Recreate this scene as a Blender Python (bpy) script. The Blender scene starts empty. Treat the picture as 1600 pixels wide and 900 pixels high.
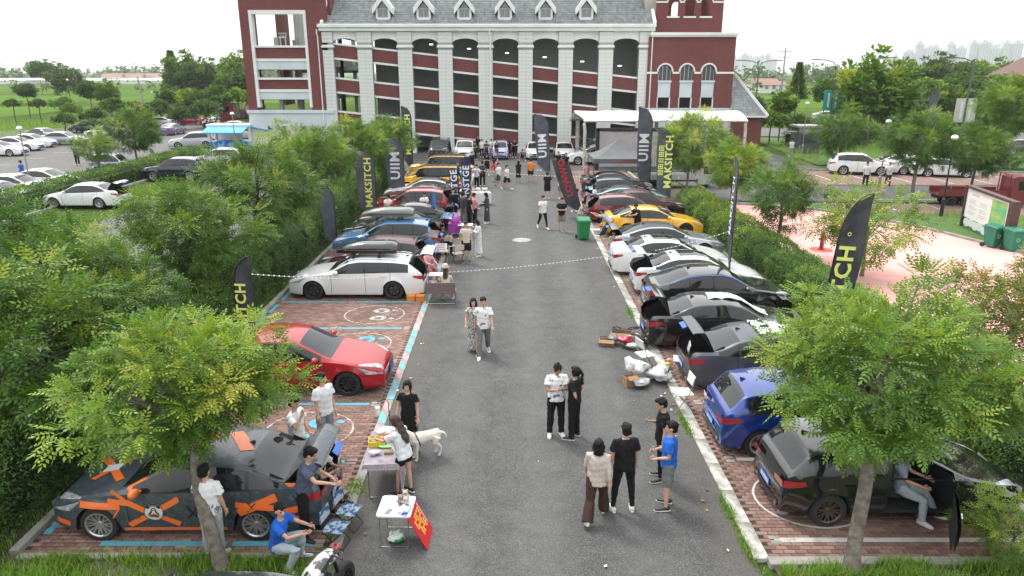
import bpy, bmesh, math, random
import numpy as np
from mathutils import Vector, Matrix, Euler, noise
SC = bpy.context.scene
COL = SC.collection
PI = math.pi
R = math.radians
# ---------------------------------------------------------------- camera
CAM_H = 7.7
PITCH = R(16.9)
FOC = 1110.0            # focal length in photo pixels (1600 wide)
cam_d = bpy.data.cameras.new('camera')
cam_d.sensor_width = 36.0
cam_d.lens = FOC / 1600 * 36
cam_d.clip_start = 0.1
cam_d.clip_end = 12000
cam = bpy.data.objects.new('camera', cam_d)
cam.location = (0, 0, CAM_H)
cam.rotation_euler = (PI / 2 - PITCH, 0, 0)
COL.objects.link(cam)
SC.camera = cam
# ---------------------------------------------------------------- sky and sun (thin bright overcast)
W = bpy.data.worlds.new("World")
SC.world = W
W.use_nodes = True
_nt = W.node_tree
_nt.nodes.clear()
_out = _nt.nodes.new('ShaderNodeOutputWorld')
_sky = _nt.nodes.new('ShaderNodeTexSky')
_sky.sky_type = 'NISHITA'
_sky.sun_disc = False
SUN_EL, SUN_AZ = R(58), R(-40)
_sky.sun_elevation = SUN_EL
_sky.sun_rotation = SUN_AZ
_sky.air_density = 1.5
_sky.dust_density = 4
_bg = _nt.nodes.new('ShaderNodeBackground')
_bg.inputs[1].default_value = 0.06
_hs = _nt.nodes.new('ShaderNodeHueSaturation')
_hs.inputs['Saturation'].default_value = 0.45
_nt.links.new(_sky.outputs[0], _hs.inputs['Color'])
_nt.links.new(_hs.outputs[0], _bg.inputs[0])
# cloud layer: brightest overhead, a little darker towards the horizon, faintly mottled
_tc = _nt.nodes.new('ShaderNodeTexCoord')
_sx = _nt.nodes.new('ShaderNodeSeparateXYZ')
_nt.links.new(_tc.outputs['Generated'], _sx.inputs[0])
_cr = _nt.nodes.new('ShaderNodeValToRGB')
_cr.color_ramp.elements[0].position = 0.0
_cr.color_ramp.elements[0].color = (0.74, 0.75, 0.765, 1)
_cr.color_ramp.elements[1].position = 0.7
_cr.color_ramp.elements[1].color = (1.28, 1.28, 1.28, 1)
_nt.links.new(_sx.outputs[2], _cr.inputs[0])
_nz = _nt.nodes.new('ShaderNodeTexNoise')
_nz.inputs['Scale'].default_value = 2.2
_nz.inputs['Detail'].default_value = 5
_nt.links.new(_tc.outputs['Generated'], _nz.inputs[0])
_mr = _nt.nodes.new('ShaderNodeMapRange')
_mr.inputs['From Min'].default_value = 0.3
_mr.inputs['From Max'].default_value = 0.7
_mr.inputs['To Min'].default_value = 0.78
_mr.inputs['To Max'].default_value = 1.0
_nt.links.new(_nz.outputs[0], _mr.inputs[0])
_mx = _nt.nodes.new('ShaderNodeMix')
_mx.data_type = 'RGBA'
_mx.blend_type = 'MULTIPLY'
_mx.inputs[0].default_value = 1.0
_nt.links.new(_cr.outputs[0], _mx.inputs[6])
_nt.links.new(_mr.outputs[0], _mx.inputs[7])
_bg2 = _nt.nodes.new('ShaderNodeBackground')
_bg2.inputs[1].default_value = 1.05
_nt.links.new(_mx.outputs[2], _bg2.inputs[0])
_ad = _nt.nodes.new('ShaderNodeAddShader')
_nt.links.new(_bg.outputs[0], _ad.inputs[0])
_nt.links.new(_bg2.outputs[0], _ad.inputs[1])
_nt.links.new(_ad.outputs[0], _out.inputs[0])
sun_d = bpy.data.lights.new('sun', 'SUN')
sun_d.energy = 1.5
sun_d.angle = R(10)
sun_d.color = (1.0, 0.96, 0.9)
sun = bpy.data.objects.new('sun', sun_d)
sun.rotation_euler = (PI / 2 - SUN_EL, 0, PI - SUN_AZ)
sun.location = (0, 0, 40)
COL.objects.link(sun)
SC.view_settings.view_transform = 'Standard'
SC.view_settings.look = 'None'
SC.view_settings.exposure = 0.64
SC.view_settings.gamma = 1.0
SC.cycles.max_bounces = 6
SC.cycles.diffuse_bounces = 3
SC.cycles.glossy_bounces = 3
SC.cycles.transmission_bounces = 4
SC.cycles.transparent_max_bounces = 8
SC.cycles.volume_bounces = 1
rnd = random.Random(7)

def G(px, py, z=0.0):
 """a point of the photograph (1600 wide) -> the point of the place at height z"""
 u = (px - 800) / FOC
 v = (450 - py) / FOC
 Z = -math.sin(PITCH) + v * math.cos(PITCH)
 Y = math.cos(PITCH) + v * math.sin(PITCH)
 t = (z - CAM_H) / Z
 return Vector((u * t, Y * t, z))

def D(px, py, y):
 """a point of the photograph -> the point of the place at distance y along the road"""
 u = (px - 800) / FOC
 v = (450 - py) / FOC
 Z = -math.sin(PITCH) + v * math.cos(PITCH)
 Y = math.cos(PITCH) + v * math.sin(PITCH)
 t = y / Y
 return Vector((u * t, y, CAM_H + Z * t))

# ---------------------------------------------------------------- object helpers
def tag(o, label=None, cat=None, group=None, kind=None):
 if label: o['label'] = label
 if cat: o['category'] = cat
 if group: o['group'] = group
 if kind: o['kind'] = kind
 return o

def link(name, me, parent=None, loc=None, rot=None, scale=None):
 o = bpy.data.objects.new(name, me)
 COL.objects.link(o)
 if parent is not None: o.parent = parent
 if loc is not None: o.location = loc
 if rot is not None: o.rotation_euler = rot
 if scale is not None: o.scale = scale
 return o

def thing(name, label, cat, loc=(0, 0, 0), rz=0.0, group=None, scale=None):
 o = link(name, None, None, loc, (0, 0, rz), scale)
 o.empty_display_size = 0.2
 return tag(o, label, cat, group)

def kids(o, table=None):
 return [c for c in bpy.data.objects if c.parent == o]

class MB:
 """collects shapes and links them as ONE mesh"""
 def __init__(s):
  s.v = []; s.f = []; s.m = []; s.cur = 0
 def add(s, vs, fs, mi=None):
  b = len(s.v)
  s.v.extend([tuple(p) for p in vs])
  s.f.extend([tuple(b + i for i in f) for f in fs])
  s.m.extend([s.cur if mi is None else mi] * len(fs))
  return s
 def box(s, c, d, rz=0.0, mat=None, mi=None, M=None):
  hx, hy, hz = d[0] / 2, d[1] / 2, d[2] / 2
  vs = [Vector((x, y, z)) for z in (-hz, hz) for x, y in ((-hx, -hy), (hx, -hy), (hx, hy), (-hx, hy))]
  if M is not None: vs = [M @ p for p in vs]
  if rz:
   q = Matrix.Rotation(rz, 3, 'Z'); vs = [q @ p for p in vs]
  vs = [p + Vector(c) for p in vs]
  return s.add(vs, [(0, 3, 2, 1), (4, 5, 6, 7), (0, 1, 5, 4), (1, 2, 6, 5), (2, 3, 7, 6), (3, 0, 4, 7)], mi)
 def bbox(s, x0, x1, y0, y1, z0, z1, mi=None):
  return s.box(((x0 + x1) / 2, (y0 + y1) / 2, (z0 + z1) / 2), (abs(x1 - x0), abs(y1 - y0), abs(z1 - z0)), mi=mi)
 def prism(s, poly, z0, z1, mi=None):
  n = len(poly)
  a = sum(poly[i][0] * poly[(i + 1) % n][1] - poly[(i + 1) % n][0] * poly[i][1] for i in range(n))
  if a < 0: poly = poly[::-1]
  vs = [(p[0], p[1], z0) for p in poly] + [(p[0], p[1], z1) for p in poly]
  fs = [tuple(range(n))[::-1], tuple(range(n, 2 * n))] + [(i, (i + 1) % n, n + (i + 1) % n, n + i) for i in range(n)]
  return s.add(vs, fs, mi)
 def poly(s, pts, mi=None):
  return s.add(pts, [tuple(range(len(pts)))], mi)
 def tube(s, pts, rad, seg=8, mi=None, caps=True, flat=None):
  pts = [Vector(p) for p in pts]
  n = len(pts)
  if not hasattr(rad, '__len__'): rad = [rad] * n
  rings = []
  up0 = None
  for i, p in enumerate(pts):
   t = (pts[min(i + 1, n - 1)] - pts[max(i - 1, 0)])
   if t.length < 1e-9: t = Vector((0, 0, 1))
   t.normalize()
   if up0 is None:
    up0 = Vector((1, 0, 0)) if abs(t.x) < 0.8 else Vector((0, 1, 0))
   a = (up0 - t * up0.dot(t))
   if a.length < 1e-4:
    a = t.orthogonal()
   a.normalize(); up0 = a
   b = t.cross(a)
   r = rad[i]
   ra, rb = (r if hasattr(r, '__len__') else (r, r))
   rings.append([p + a * (math.cos(2 * PI * k / seg) * ra) + b * (math.sin(2 * PI * k / seg) * rb) for k in range(seg)])
  vs = [q for rg in rings for q in rg]
  fs = [(i * seg + k, i * seg + (k + 1) % seg, (i + 1) * seg + (k + 1) % seg, (i + 1) * seg + k) for i in range(n - 1) for k in range(seg)]
  if caps:
   fs.append(tuple(range(seg))[::-1]); fs.append(tuple((n - 1) * seg + k for k in range(seg)))
  return s.add(vs, fs, mi)
 def ring(s, pts, rad, seg=6, mi=None):
  return s.tube(list(pts) + [pts[0]], rad, seg, mi, caps=False)
 def lathe(s, prof, seg=16, c=(0, 0, 0), M=None, mi=None, close=False):
  vs = []
  for r, z in prof:
   for k in range(seg):
    a = 2 * PI * k / seg
    vs.append(Vector((r * math.cos(a), r * math.sin(a), z)))
  if M is not None: vs = [M @ p for p in vs]
  vs = [p + Vector(c) for p in vs]
  n = len(prof)
  fs = [(i * seg + k, i * seg + (k + 1) % seg, (i + 1) * seg + (k + 1) % seg, (i + 1) * seg + k) for i in range(n - 1) for k in range(seg)]
  if close:
   fs.append(tuple(range(seg))[::-1]); fs.append(tuple((n - 1) * seg + k for k in range(seg)))
  return s.add(vs, fs, mi)
 def ball(s, c, r, seg=10, rings=6, mi=None, M=None):
  rx, ry, rz = r if hasattr(r, '__len__') else (r, r, r)
  vs = []
  for i in range(1, rings):
   a = PI * i / rings
   for k in range(seg):
    b = 2 * PI * k / seg
    vs.append(Vector((rx * math.sin(a) * math.cos(b), ry * math.sin(a) * math.sin(b), -rz * math.cos(a))))
  vs.append(Vector((0, 0, -rz))); vs.append(Vector((0, 0, rz)))
  if M is not None: vs = [M @ p for p in vs]
  vs = [p + Vector(c) for p in vs]
  lo, hi = len(vs) - 2, len(vs) - 1
  fs = [(i * seg + k, i * seg + (k + 1) % seg, (i + 1) * seg + (k + 1) % seg, (i + 1) * seg + k) for i in range(rings - 2) for k in range(seg)]
  fs += [(lo, (k + 1) % seg, k) for k in range(seg)] + [(hi, (rings - 2) * seg + k, (rings - 2) * seg + (k + 1) % seg) for k in range(seg)]
  return s.add(vs, fs, mi)
 def mesh(s, name, mats, smooth=False, ang=None):
  me = bpy.data.meshes.new(name)
  me.from_pydata(s.v, [], s.f)
  mats = mats if isinstance(mats, (list, tuple)) else [mats]
  for m in mats: me.materials.append(m)
  if len(mats) > 1: me.polygons.foreach_set('material_index', s.m)
  if smooth:
   me.polygons.foreach_set('use_smooth', [True] * len(s.f))
   if ang: me.set_sharp_from_angle(angle=R(ang))
  me.update()
  return me
 def build(s, name, mats, parent=None, smooth=False, ang=None, **kw):
  return link(name, s.mesh(name, mats, smooth, ang), parent, **kw)

def np_mesh(name, V, F, mats, midx=None, smooth=False, col=None):
 """quads or tris from numpy arrays"""
 me = bpy.data.meshes.new(name)
 k = F.shape[1]
 me.vertices.add(len(V)); me.vertices.foreach_set('co', V.astype(np.float32).ravel())
 me.loops.add(F.size); me.loops.foreach_set('vertex_index', F.astype(np.int32).ravel())
 me.polygons.add(len(F))
 me.polygons.foreach_set('loop_start', np.arange(0, F.size, k, dtype=np.int32))
 mats = mats if isinstance(mats, (list, tuple)) else [mats]
 for m in mats: me.materials.append(m)
 if midx is not None: me.polygons.foreach_set('material_index', midx.astype(np.int32))
 if smooth: me.polygons.foreach_set('use_smooth', np.ones(len(F), dtype=bool))
 me.update(calc_edges=True)
 if col is not None:
  at = me.attributes.new('tint', 'FLOAT', 'POINT')
  at.data.foreach_set('value', col.astype(np.float32))
 return me

# ---------------------------------------------------------------- materials
MATS = {}
def mat(name, col=(0.5, 0.5, 0.5), rough=0.6, metal=0.0, coat=0.0, vary=0.0, vscale=8.0, bump=0.0, bscale=40.0,
  col2=None, spec=0.5, emit=None, alpha=None, trans=0.0, detail=4.0, ramp=(0.35, 0.65)):
 """one principled material; col/col2 mixed by noise (dirt, grain), bump by finer noise"""
 if name in MATS: return MATS[name]
 m = bpy.data.materials.new(name)
 m.use_nodes = True
 nt = m.node_tree
 b = nt.nodes['Principled BSDF']
 b.inputs['Base Color'].default_value = (*col, 1)
 b.inputs['Roughness'].default_value = rough
 b.inputs['Metallic'].default_value = metal
 b.inputs['Coat Weight'].default_value = coat
 b.inputs['Coat Roughness'].default_value = 0.03
 b.inputs['Specular IOR Level'].default_value = spec
 b.inputs['Transmission Weight'].default_value = trans
 if alpha is not None: b.inputs['Alpha'].default_value = alpha
 if emit:
  b.inputs['Emission Color'].default_value = (*emit[0], 1)
  b.inputs['Emission Strength'].default_value = emit[1]
 if vary or col2 or bump:
  tc = nt.nodes.new('ShaderNodeTexCoord')
 if vary or col2:
  c2 = col2 or tuple(max(0, c * (1 - vary)) for c in col)
  nz = nt.nodes.new('ShaderNodeTexNoise')
  nz.inputs['Scale'].default_value = vscale
  nz.inputs['Detail'].default_value = detail
  nt.links.new(tc.outputs['Object'], nz.inputs[0])
  cr = nt.nodes.new('ShaderNodeValToRGB')
  cr.color_ramp.elements[0].position = ramp[0]
  cr.color_ramp.elements[1].position = ramp[1]
  cr.color_ramp.elements[0].color = (*col, 1)
  cr.color_ramp.elements[1].color = (*c2, 1)
  nt.links.new(nz.outputs[0], cr.inputs[0])
  nt.links.new(cr.outputs[0], b.inputs['Base Color'])
 if bump:
  n2 = nt.nodes.new('ShaderNodeTexNoise')
  n2.inputs['Scale'].default_value = bscale
  n2.inputs['Detail'].default_value = 3
  nt.links.new(tc.outputs['Object'], n2.inputs[0])
  bp = nt.nodes.new('ShaderNodeBump')
  bp.inputs['Strength'].default_value = bump
  bp.inputs['Distance'].default_value = 0.02
  nt.links.new(n2.outputs[0], bp.inputs['Height'])
  nt.links.new(bp.outputs[0], b.inputs['Normal'])
 MATS[name] = m
 return m

class NB:
 """small node builder"""
 def __init__(s, name):
  s.m = bpy.data.materials.new(name); s.m.use_nodes = True
  s.nt = s.m.node_tree; s.b = s.nt.nodes['Principled BSDF']
  MATS[name] = s.m
 def n(s, t, **kw):
  x = s.nt.nodes.new('ShaderNode' + t)
  for k, v in kw.items(): setattr(x, k, v)
  return x
 def l(s, a, b): s.nt.links.new(a, b)
 def coord(s, kind='Object'):
  return s.n('TexCoord').outputs[kind]
 def noise(s, co, scale, detail=4, rough=0.5):
  x = s.n('TexNoise'); x.inputs['Scale'].default_value = scale; x.inputs['Detail'].default_value = detail
  x.inputs['Roughness'].default_value = rough
  s.l(co, x.inputs[0]); return x.outputs[0]
 def ramp(s, f, stops):
  x = s.n('ValToRGB'); e = x.color_ramp.elements
  while len(e) < len(stops): e.new(0.5)
  for i, (p, c) in enumerate(stops):
   e[i].position = p; e[i].color = (*c, 1) if len(c) == 3 else c
  s.l(f, x.inputs[0]); return x.outputs[0]
 def mix(s, f, a, b, mode='MIX'):
  x = s.n('Mix', data_type='RGBA', blend_type=mode)
  for v, i in ((f, 0), (a, 6), (b, 7)):
   if hasattr(v, 'default_value') or hasattr(v, 'is_linked'): s.l(v, x.inputs[i])
   elif isinstance(v, (int, float)): x.inputs[i].default_value = v
   else: x.inputs[i].default_value = (*v, 1)
  return x.outputs[2]
 def bump(s, h, st, dist=0.02):
  x = s.n('Bump'); x.inputs['Strength'].default_value = st; x.inputs['Distance'].default_value = dist
  s.l(h, x.inputs['Height']); s.l(x.outputs[0], s.b.inputs['Normal'])
 def math(s, op, a, b=0.0):
  x = s.n('Math', operation=op)
  for v, i in ((a, 0), (b, 1)):
   if isinstance(v, (int, float)): x.inputs[i].default_value = v
   else: s.l(v, x.inputs[i])
  return x.outputs[0]

def text_mesh(name, body, size, mt, align='CENTER', extrude=0.0, spacing=1.0, shear=0.0, res=2, bold=.0):
 cu = bpy.data.curves.new(name, 'FONT')
 cu.body = body; cu.size = size; cu.align_x = align; cu.align_y = 'CENTER'
 cu.extrude = extrude; cu.offset = bold * size; cu.space_character = spacing; cu.shear = shear; cu.resolution_u = res
 o = bpy.data.objects.new(name, cu)
 COL.objects.link(o)
 dg = bpy.context.evaluated_depsgraph_get()
 me = bpy.data.meshes.new_from_object(o.evaluated_get(dg))
 bpy.data.objects.remove(o); bpy.data.curves.remove(cu)
 me.materials.clear(); me.materials.append(mt)
 me.name = name
 return me
# ================================================================ THE SETTING
def m_asphalt(name, dark, light, seed=0.0):
 k = NB(name); co = k.coord()
 mp = k.n('Mapping'); mp.inputs['Location'].default_value = (seed, seed, 0); k.l(co, mp.inputs[0]); co = mp.outputs[0]
 big = k.noise(co, 0.22, 6, 0.6); fine = k.noise(co, 26, 4, 0.75); mid = k.noise(co, 2.2, 5, 0.65)
 c = k.ramp(big, [(0.32, dark), (0.68, light)])
 c = k.mix(0.45, c, k.ramp(mid, [(0.35, tuple(x * .8 for x in dark)), (0.65, tuple(x * 1.1 for x in light))]))
 vo = k.n('TexVoronoi'); vo.inputs['Scale'].default_value = 42; k.l(co, vo.inputs[0])
 sp = k.ramp(vo.outputs['Distance'], [(0.10, (2.2, 2.15, 2.05)), (0.40, (0.70, .70, .70)), (.62, (.42, .42, .42))])
 c = k.mix(0.6, c, sp, 'MULTIPLY')
 c2 = k.ramp(fine, [(0.34, (0.55, 0.55, 0.55)), (0.66, (1.5, 1.5, 1.48))])
 c = k.mix(0.6, c, c2, 'MULTIPLY')
 # hairline cracks
 v2 = k.n('TexVoronoi', feature='DISTANCE_TO_EDGE'); v2.inputs['Scale'].default_value = 0.16
 wn = k.n('Mix', data_type='RGBA'); wn.inputs[0].default_value = 0.14
 k.l(co, wn.inputs[6]); nn = k.n('TexNoise'); nn.inputs['Scale'].default_value = 1.6; k.l(co, nn.inputs[0]); k.l(nn.outputs[1], wn.inputs[7])
 k.l(wn.outputs[2], v2.inputs[0])
 c = k.mix(k.ramp(v2.outputs[0], [(0.0, (.22, .22, .22)), (0.001, (0, 0, 0))]), c, (0.02, 0.02, 0.02))
 # pale scuffs and dust
 sc = k.ramp(k.noise(co, 0.9, 9, 0.72), [(0.56, (0, 0, 0)), (0.78, (0.55, .55, .55))])
 c = k.mix(sc, c, (0.17, 0.165, 0.155))
 # worn wheel lanes and dirt gathered along the edges of the lane
 if name == 'asphalt':
  sx = k.n('SeparateXYZ'); k.l(k.coord(), sx.inputs[0]); xs = sx.outputs[0]
  lane = k.math('COSINE', k.math('MULTIPLY', k.math('SUBTRACT', xs, .55), 3.6))
  wob = k.noise(co, .7, 6, .6)
  c = k.mix(k.math('MULTIPLY', k.math('MULTIPLY', k.math('ADD', lane, 1.0), wob), .22), c, (0.15, 0.15, 0.148))
  ed = k.math('ADD', k.math('ABSOLUTE', k.math('SUBTRACT', xs, .55)), k.math('MULTIPLY', k.math('SUBTRACT', wob, .5), 1.6))
  er = k.n('MapRange'); er.inputs['From Min'].default_value = 2.7; er.inputs['From Max'].default_value = 3.6; er.inputs['To Max'].default_value = .55; k.l(ed, er.inputs[0])
  er2 = k.math('MULTIPLY', er.outputs[0], k.math('LESS_THAN', k.math('ABSOLUTE', k.math('SUBTRACT', xs, .55)), 3.5))
  c = k.mix(er2, c, (0.095, 0.082, 0.066))
 k.l(c, k.b.inputs['Base Color']); k.b.inputs['Roughness'].default_value = 0.88; k.b.inputs['Specular IOR Level'].default_value = .3
 k.bump(fine, 0.5, 0.01)
 return k.m
M_road = m_asphalt('asphalt', (0.078, 0.080, 0.080), (0.112, 0.114, 0.114))
M_lot = m_asphalt('lot_asphalt', (0.12, 0.118, 0.112), (0.17, 0.165, 0.158), 40)

k = NB('field'); co = k.coord()
c = k.ramp(k.noise(co, 0.02, 6, 0.6), [(0.35, (0.045, 0.08, 0.022)), (0.5, (0.065, 0.105, 0.028)), (0.68, (0.09, 0.14, 0.03))])
c2 = k.ramp(k.noise(co, 0.6, 8, 0.75), [(0.3, (0.55, 0.6, 0.5)), (0.7, (1.3, 1.25, 1.1))])
k.l(k.mix(0.7, c, c2, 'MULTIPLY'), k.b.inputs['Base Color']); k.b.inputs['Roughness'].default_value = 1.0; k.b.inputs['Specular IOR Level'].default_value = 0
k.bump(k.noise(co, 1.5, 5), 0.6, 0.3)
M_field = k.m
M_paddy = mat('paddy', (0.095, 0.165, 0.03), 0.9, spec=0, col2=(0.07, 0.125, 0.028), vscale=0.05, detail=8)
M_paddy2 = mat('paddy_dark', (0.065, 0.115, 0.03), 0.9, spec=0, col2=(0.085, 0.13, 0.04), vscale=0.04, detail=8)

k = NB('soil'); co = k.coord()
c = k.ramp(k.noise(co, 1.6, 7, 0.65), [(0.36, (0.055, 0.045, 0.033)), (0.5, (0.085, 0.078, 0.045)), (0.66, (0.05, 0.085, 0.022))])
k.l(c, k.b.inputs['Base Color']); k.b.inputs['Roughness'].default_value = 0.95; k.bump(k.noise(co, 25, 4), 0.8, 0.03)
M_soil = k.m

k = NB('pink_paving'); co = k.coord()
c = k.ramp(k.noise(co, 0.25, 6, 0.6), [(0.3, (0.64, 0.32, 0.29)), (0.7, (0.70, 0.37, 0.34))])
d = k.ramp(k.noise(co, 3.0, 9, 0.75), [(0.68, (0, 0, 0)), (0.84, (.22, .22, .22))])
c = k.mix(d, c, (0.46, 0.26, 0.23))
k.l(c, k.b.inputs['Base Color']); k.b.inputs['Roughness'].default_value = 0.85; k.bump(k.noise(co, 40, 3), 0.2, 0.01)
M_pink = k.m

def brick_mat(name, stops, tex=False):
 k = NB(name); co = k.coord()
 rn = k.n('ObjectInfo').outputs['Random']
 gi = k.n('NewGeometry').outputs['Random Per Island']
 f = k.math('FRACT', k.math('ADD', k.math('MULTIPLY', gi, 3.7), rn))
 if tex:
  bt = k.n('TexBrick'); bt.inputs['Scale'].default_value = 1.0
  bt.inputs['Brick Width'].default_value = 0.2; bt.inputs['Row Height'].default_value = 0.1
  bt.inputs['Mortar Size'].default_value = 0.006
  bt.inputs['Color1'].default_value = (*stops[0], 1); bt.inputs['Color2'].default_value = (*stops[2], 1)
  bt.inputs['Mortar'].default_value = (0.06, 0.05, 0.042, 1)
  k.l(co, bt.inputs[0]); c = bt.outputs[0]
 else:
  c = k.ramp(f, [(0.0, stops[0]), (0.5, stops[1]), (1.0, stops[2])])
 # green-black moss and dust in large patches on the ground
 g = k.noise(co, 0.35, 7, 0.65)
 c = k.mix(k.ramp(g, [(0.46, (0, 0, 0)), (0.68, (.6, .6, .6))]), c, (0.055, 0.05, 0.038))
 c = k.mix(0.5, c, k.ramp(k.noise(co, 18, 5, 0.7), [(0.3, (.7, .7, .7)), (0.7, (1.25, 1.2, 1.15))]), 'MULTIPLY')
 k.l(c, k.b.inputs['Base Color']); k.b.inputs['Roughness'].default_value = 0.9
 k.bump(k.noise(co, 60, 3), 0.35, 0.01)
 return k.m
BR = [(0.165, 0.092, 0.075), (0.225, 0.135, 0.112), (0.29, 0.185, 0.155)]
M_brick = brick_mat('paving_brick', BR)
M_brickt = brick_mat('paving_brick_far', BR, True)
M_bed = mat('joint_sand', (0.05, 0.042, 0.032), 0.95, vary=0.4, vscale=3)
M_conc = mat('concrete', (0.33, 0.32, 0.30), 0.85, col2=(0.2, 0.19, 0.165), vscale=2.5, bump=0.3, detail=9)
M_kerbw = mat('kerb_whitewash', (0.46, 0.45, 0.42), 0.85, col2=(0.22, 0.21, 0.18), vscale=3.5, bump=0.4, detail=10, ramp=(0.42, 0.66))
M_kerbb = mat('kerb_blue', (0.13, 0.38, 0.45), 0.85, col2=(0.27, 0.23, 0.2), vscale=4.5, bump=0.4, detail=10, ramp=(0.42, 0.6))
M_kerbp = mat('kerb_pink', (0.45, 0.30, 0.31), 0.85, col2=(0.25, 0.22, 0.2), vscale=4.5, bump=0.4, detail=10, ramp=(0.42, 0.6))
M_lineb = mat('blue_line_paint', (0.08, 0.36, 0.46), 0.75, col2=(0.10, 0.24, 0.28), vscale=7, detail=10, ramp=(0.5, 0.7))
M_linew = mat('white_line_paint', (0.48, 0.47, 0.45), 0.75, col2=(0.3, 0.24, 0.2), vscale=6, detail=10, ramp=(0.52, 0.72))
M_chalk = mat('faded_paint', (0.42, 0.46, 0.45), 0.8, col2=(0.24, 0.15, 0.12), vscale=12, detail=10, ramp=(0.42, 0.6))

def sheet(name, polyxy, z, mt, sub=None):
 b = MB(); b.poly([(p[0], p[1], z) for p in polyxy])
 o = b.build(name, mt)
 return tag(o, kind='structure')
# horizon ground, in rings so it is one sheet
b = MB(); b.poly([(-4500, -300, -0.06), (4500, -300, -0.06), (4500, 7000, -0.06), (-4500, 7000, -0.06)])
tag(b.build('ground', M_field), kind='structure')
# paddies beyond the car park on the left, and a strip of field right
def rect(x0, x1, y0, y1): return [(x0, y0), (x1, y0), (x1, y1), (x0, y1)]
for i, (x0, x1, y0, y1, mm) in enumerate([(-190, -45, 190, 262, 0), (-330, -195, 175, 250, 1), (-195, -58, 268, 340, 0), (-360, -200, 262, 345, 0), (-230, -70, 350, 430, 1),
           (-420, -240, 355, 440, 0), (-300, -80, 440, 560, 0), (-700, -310, 450, 620, 1), (-150, -92, 128, 170, 0), (-420, -160, 120, 165, 1),
           (60, 130, 165, 255, 0), (135, 240, 180, 270, 1), (70, 260, 280, 420, 0)]):
 sheet('rice_field', rect(x0, x1, y0, y1), -0.02, M_paddy if mm == 0 else M_paddy2)
# asphalt: the lane, the apron before the building, the cross road to the right
sheet('road', rect(-2.9, 4.0, 2, 58), 0.0, M_road)
sheet('apron', [(-22, 58), (26, 58), (26, 76), (-22, 76)], 0.0, M_road)
sheet('cross_road', [(12.2, 44.2), (70, 41.0), (70, 49.5), (22, 50.5), (12.2, 58)], 0.004, M_road)
sheet('far_road', [(28, 92), (150, 64), (150, 78), (30, 106)], 0.0, M_lot)
sheet('car_park', [(-78, 30), (-30.2, 30), (-30.2, 68), (-22.05, 72), (-22.05, 118), (-55, 118), (-100, 60)], 0.0, M_lot)
sheet('side_lane', rect(-22.3, -11.35, 6, 57.9), 0.0, M_lot)
sheet('forecourt', [(-30.2, 72.2), (-22.1, 76.2), (-22.1, 84), (-30.2, 84)], 0.012, M_lot)
sheet('plaza', [(12.0, 3), (60, 3), (60, 22), (25, 26.5), (22.5, 31.0), (21.0, 36.4), (17.6, 41.0), (12.0, 43.6)], 0.0, M_pink)
# planting strips and verges of earth
sheet('planting_strip', rect(-11.2, -8.35, 6, 57), 0.012, M_soil)
sheet('planting_strip', rect(9.45, 12.0, 6, 57), 0.012, M_soil)
sheet('planting_strip', rect(-30.2, -27.2, 14, 66), 0.012, M_soil)
sheet('near_verge', rect(-8.35, -2.9, 3, 9.95), 0.012, M_soil)
sheet('near_verge', rect(4.25, 9.45, 3, 9.95), 0.012, M_soil)
M_grassg = mat('turf', (0.075, 0.15, 0.025), 0.95, col2=(0.05, 0.10, 0.02), vscale=2, bump=0.8, bscale=30)
sheet('lawn', [(12.0, 43.6), (17.6, 41.0), (21.0, 36.4), (22.5, 31.0), (25, 26.5), (60, 22), (60, 40.7), (12.2, 43.9)], 0.008, M_grassg)
sheet('lawn', [(26.5, 62), (80, 54), (80, 62), (29, 90)], 0.008, M_grassg)
sheet('brick_bays', [(19.0, 40.4), (38, 38.3), (38, 41.9), (19, 43.3)], 0.02, M_brickt)
sheet('brick_bays', [(19.5, 50.8), (48, 49.9), (48, 56), (22, 58.5)], 0.012, M_brickt)

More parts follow.
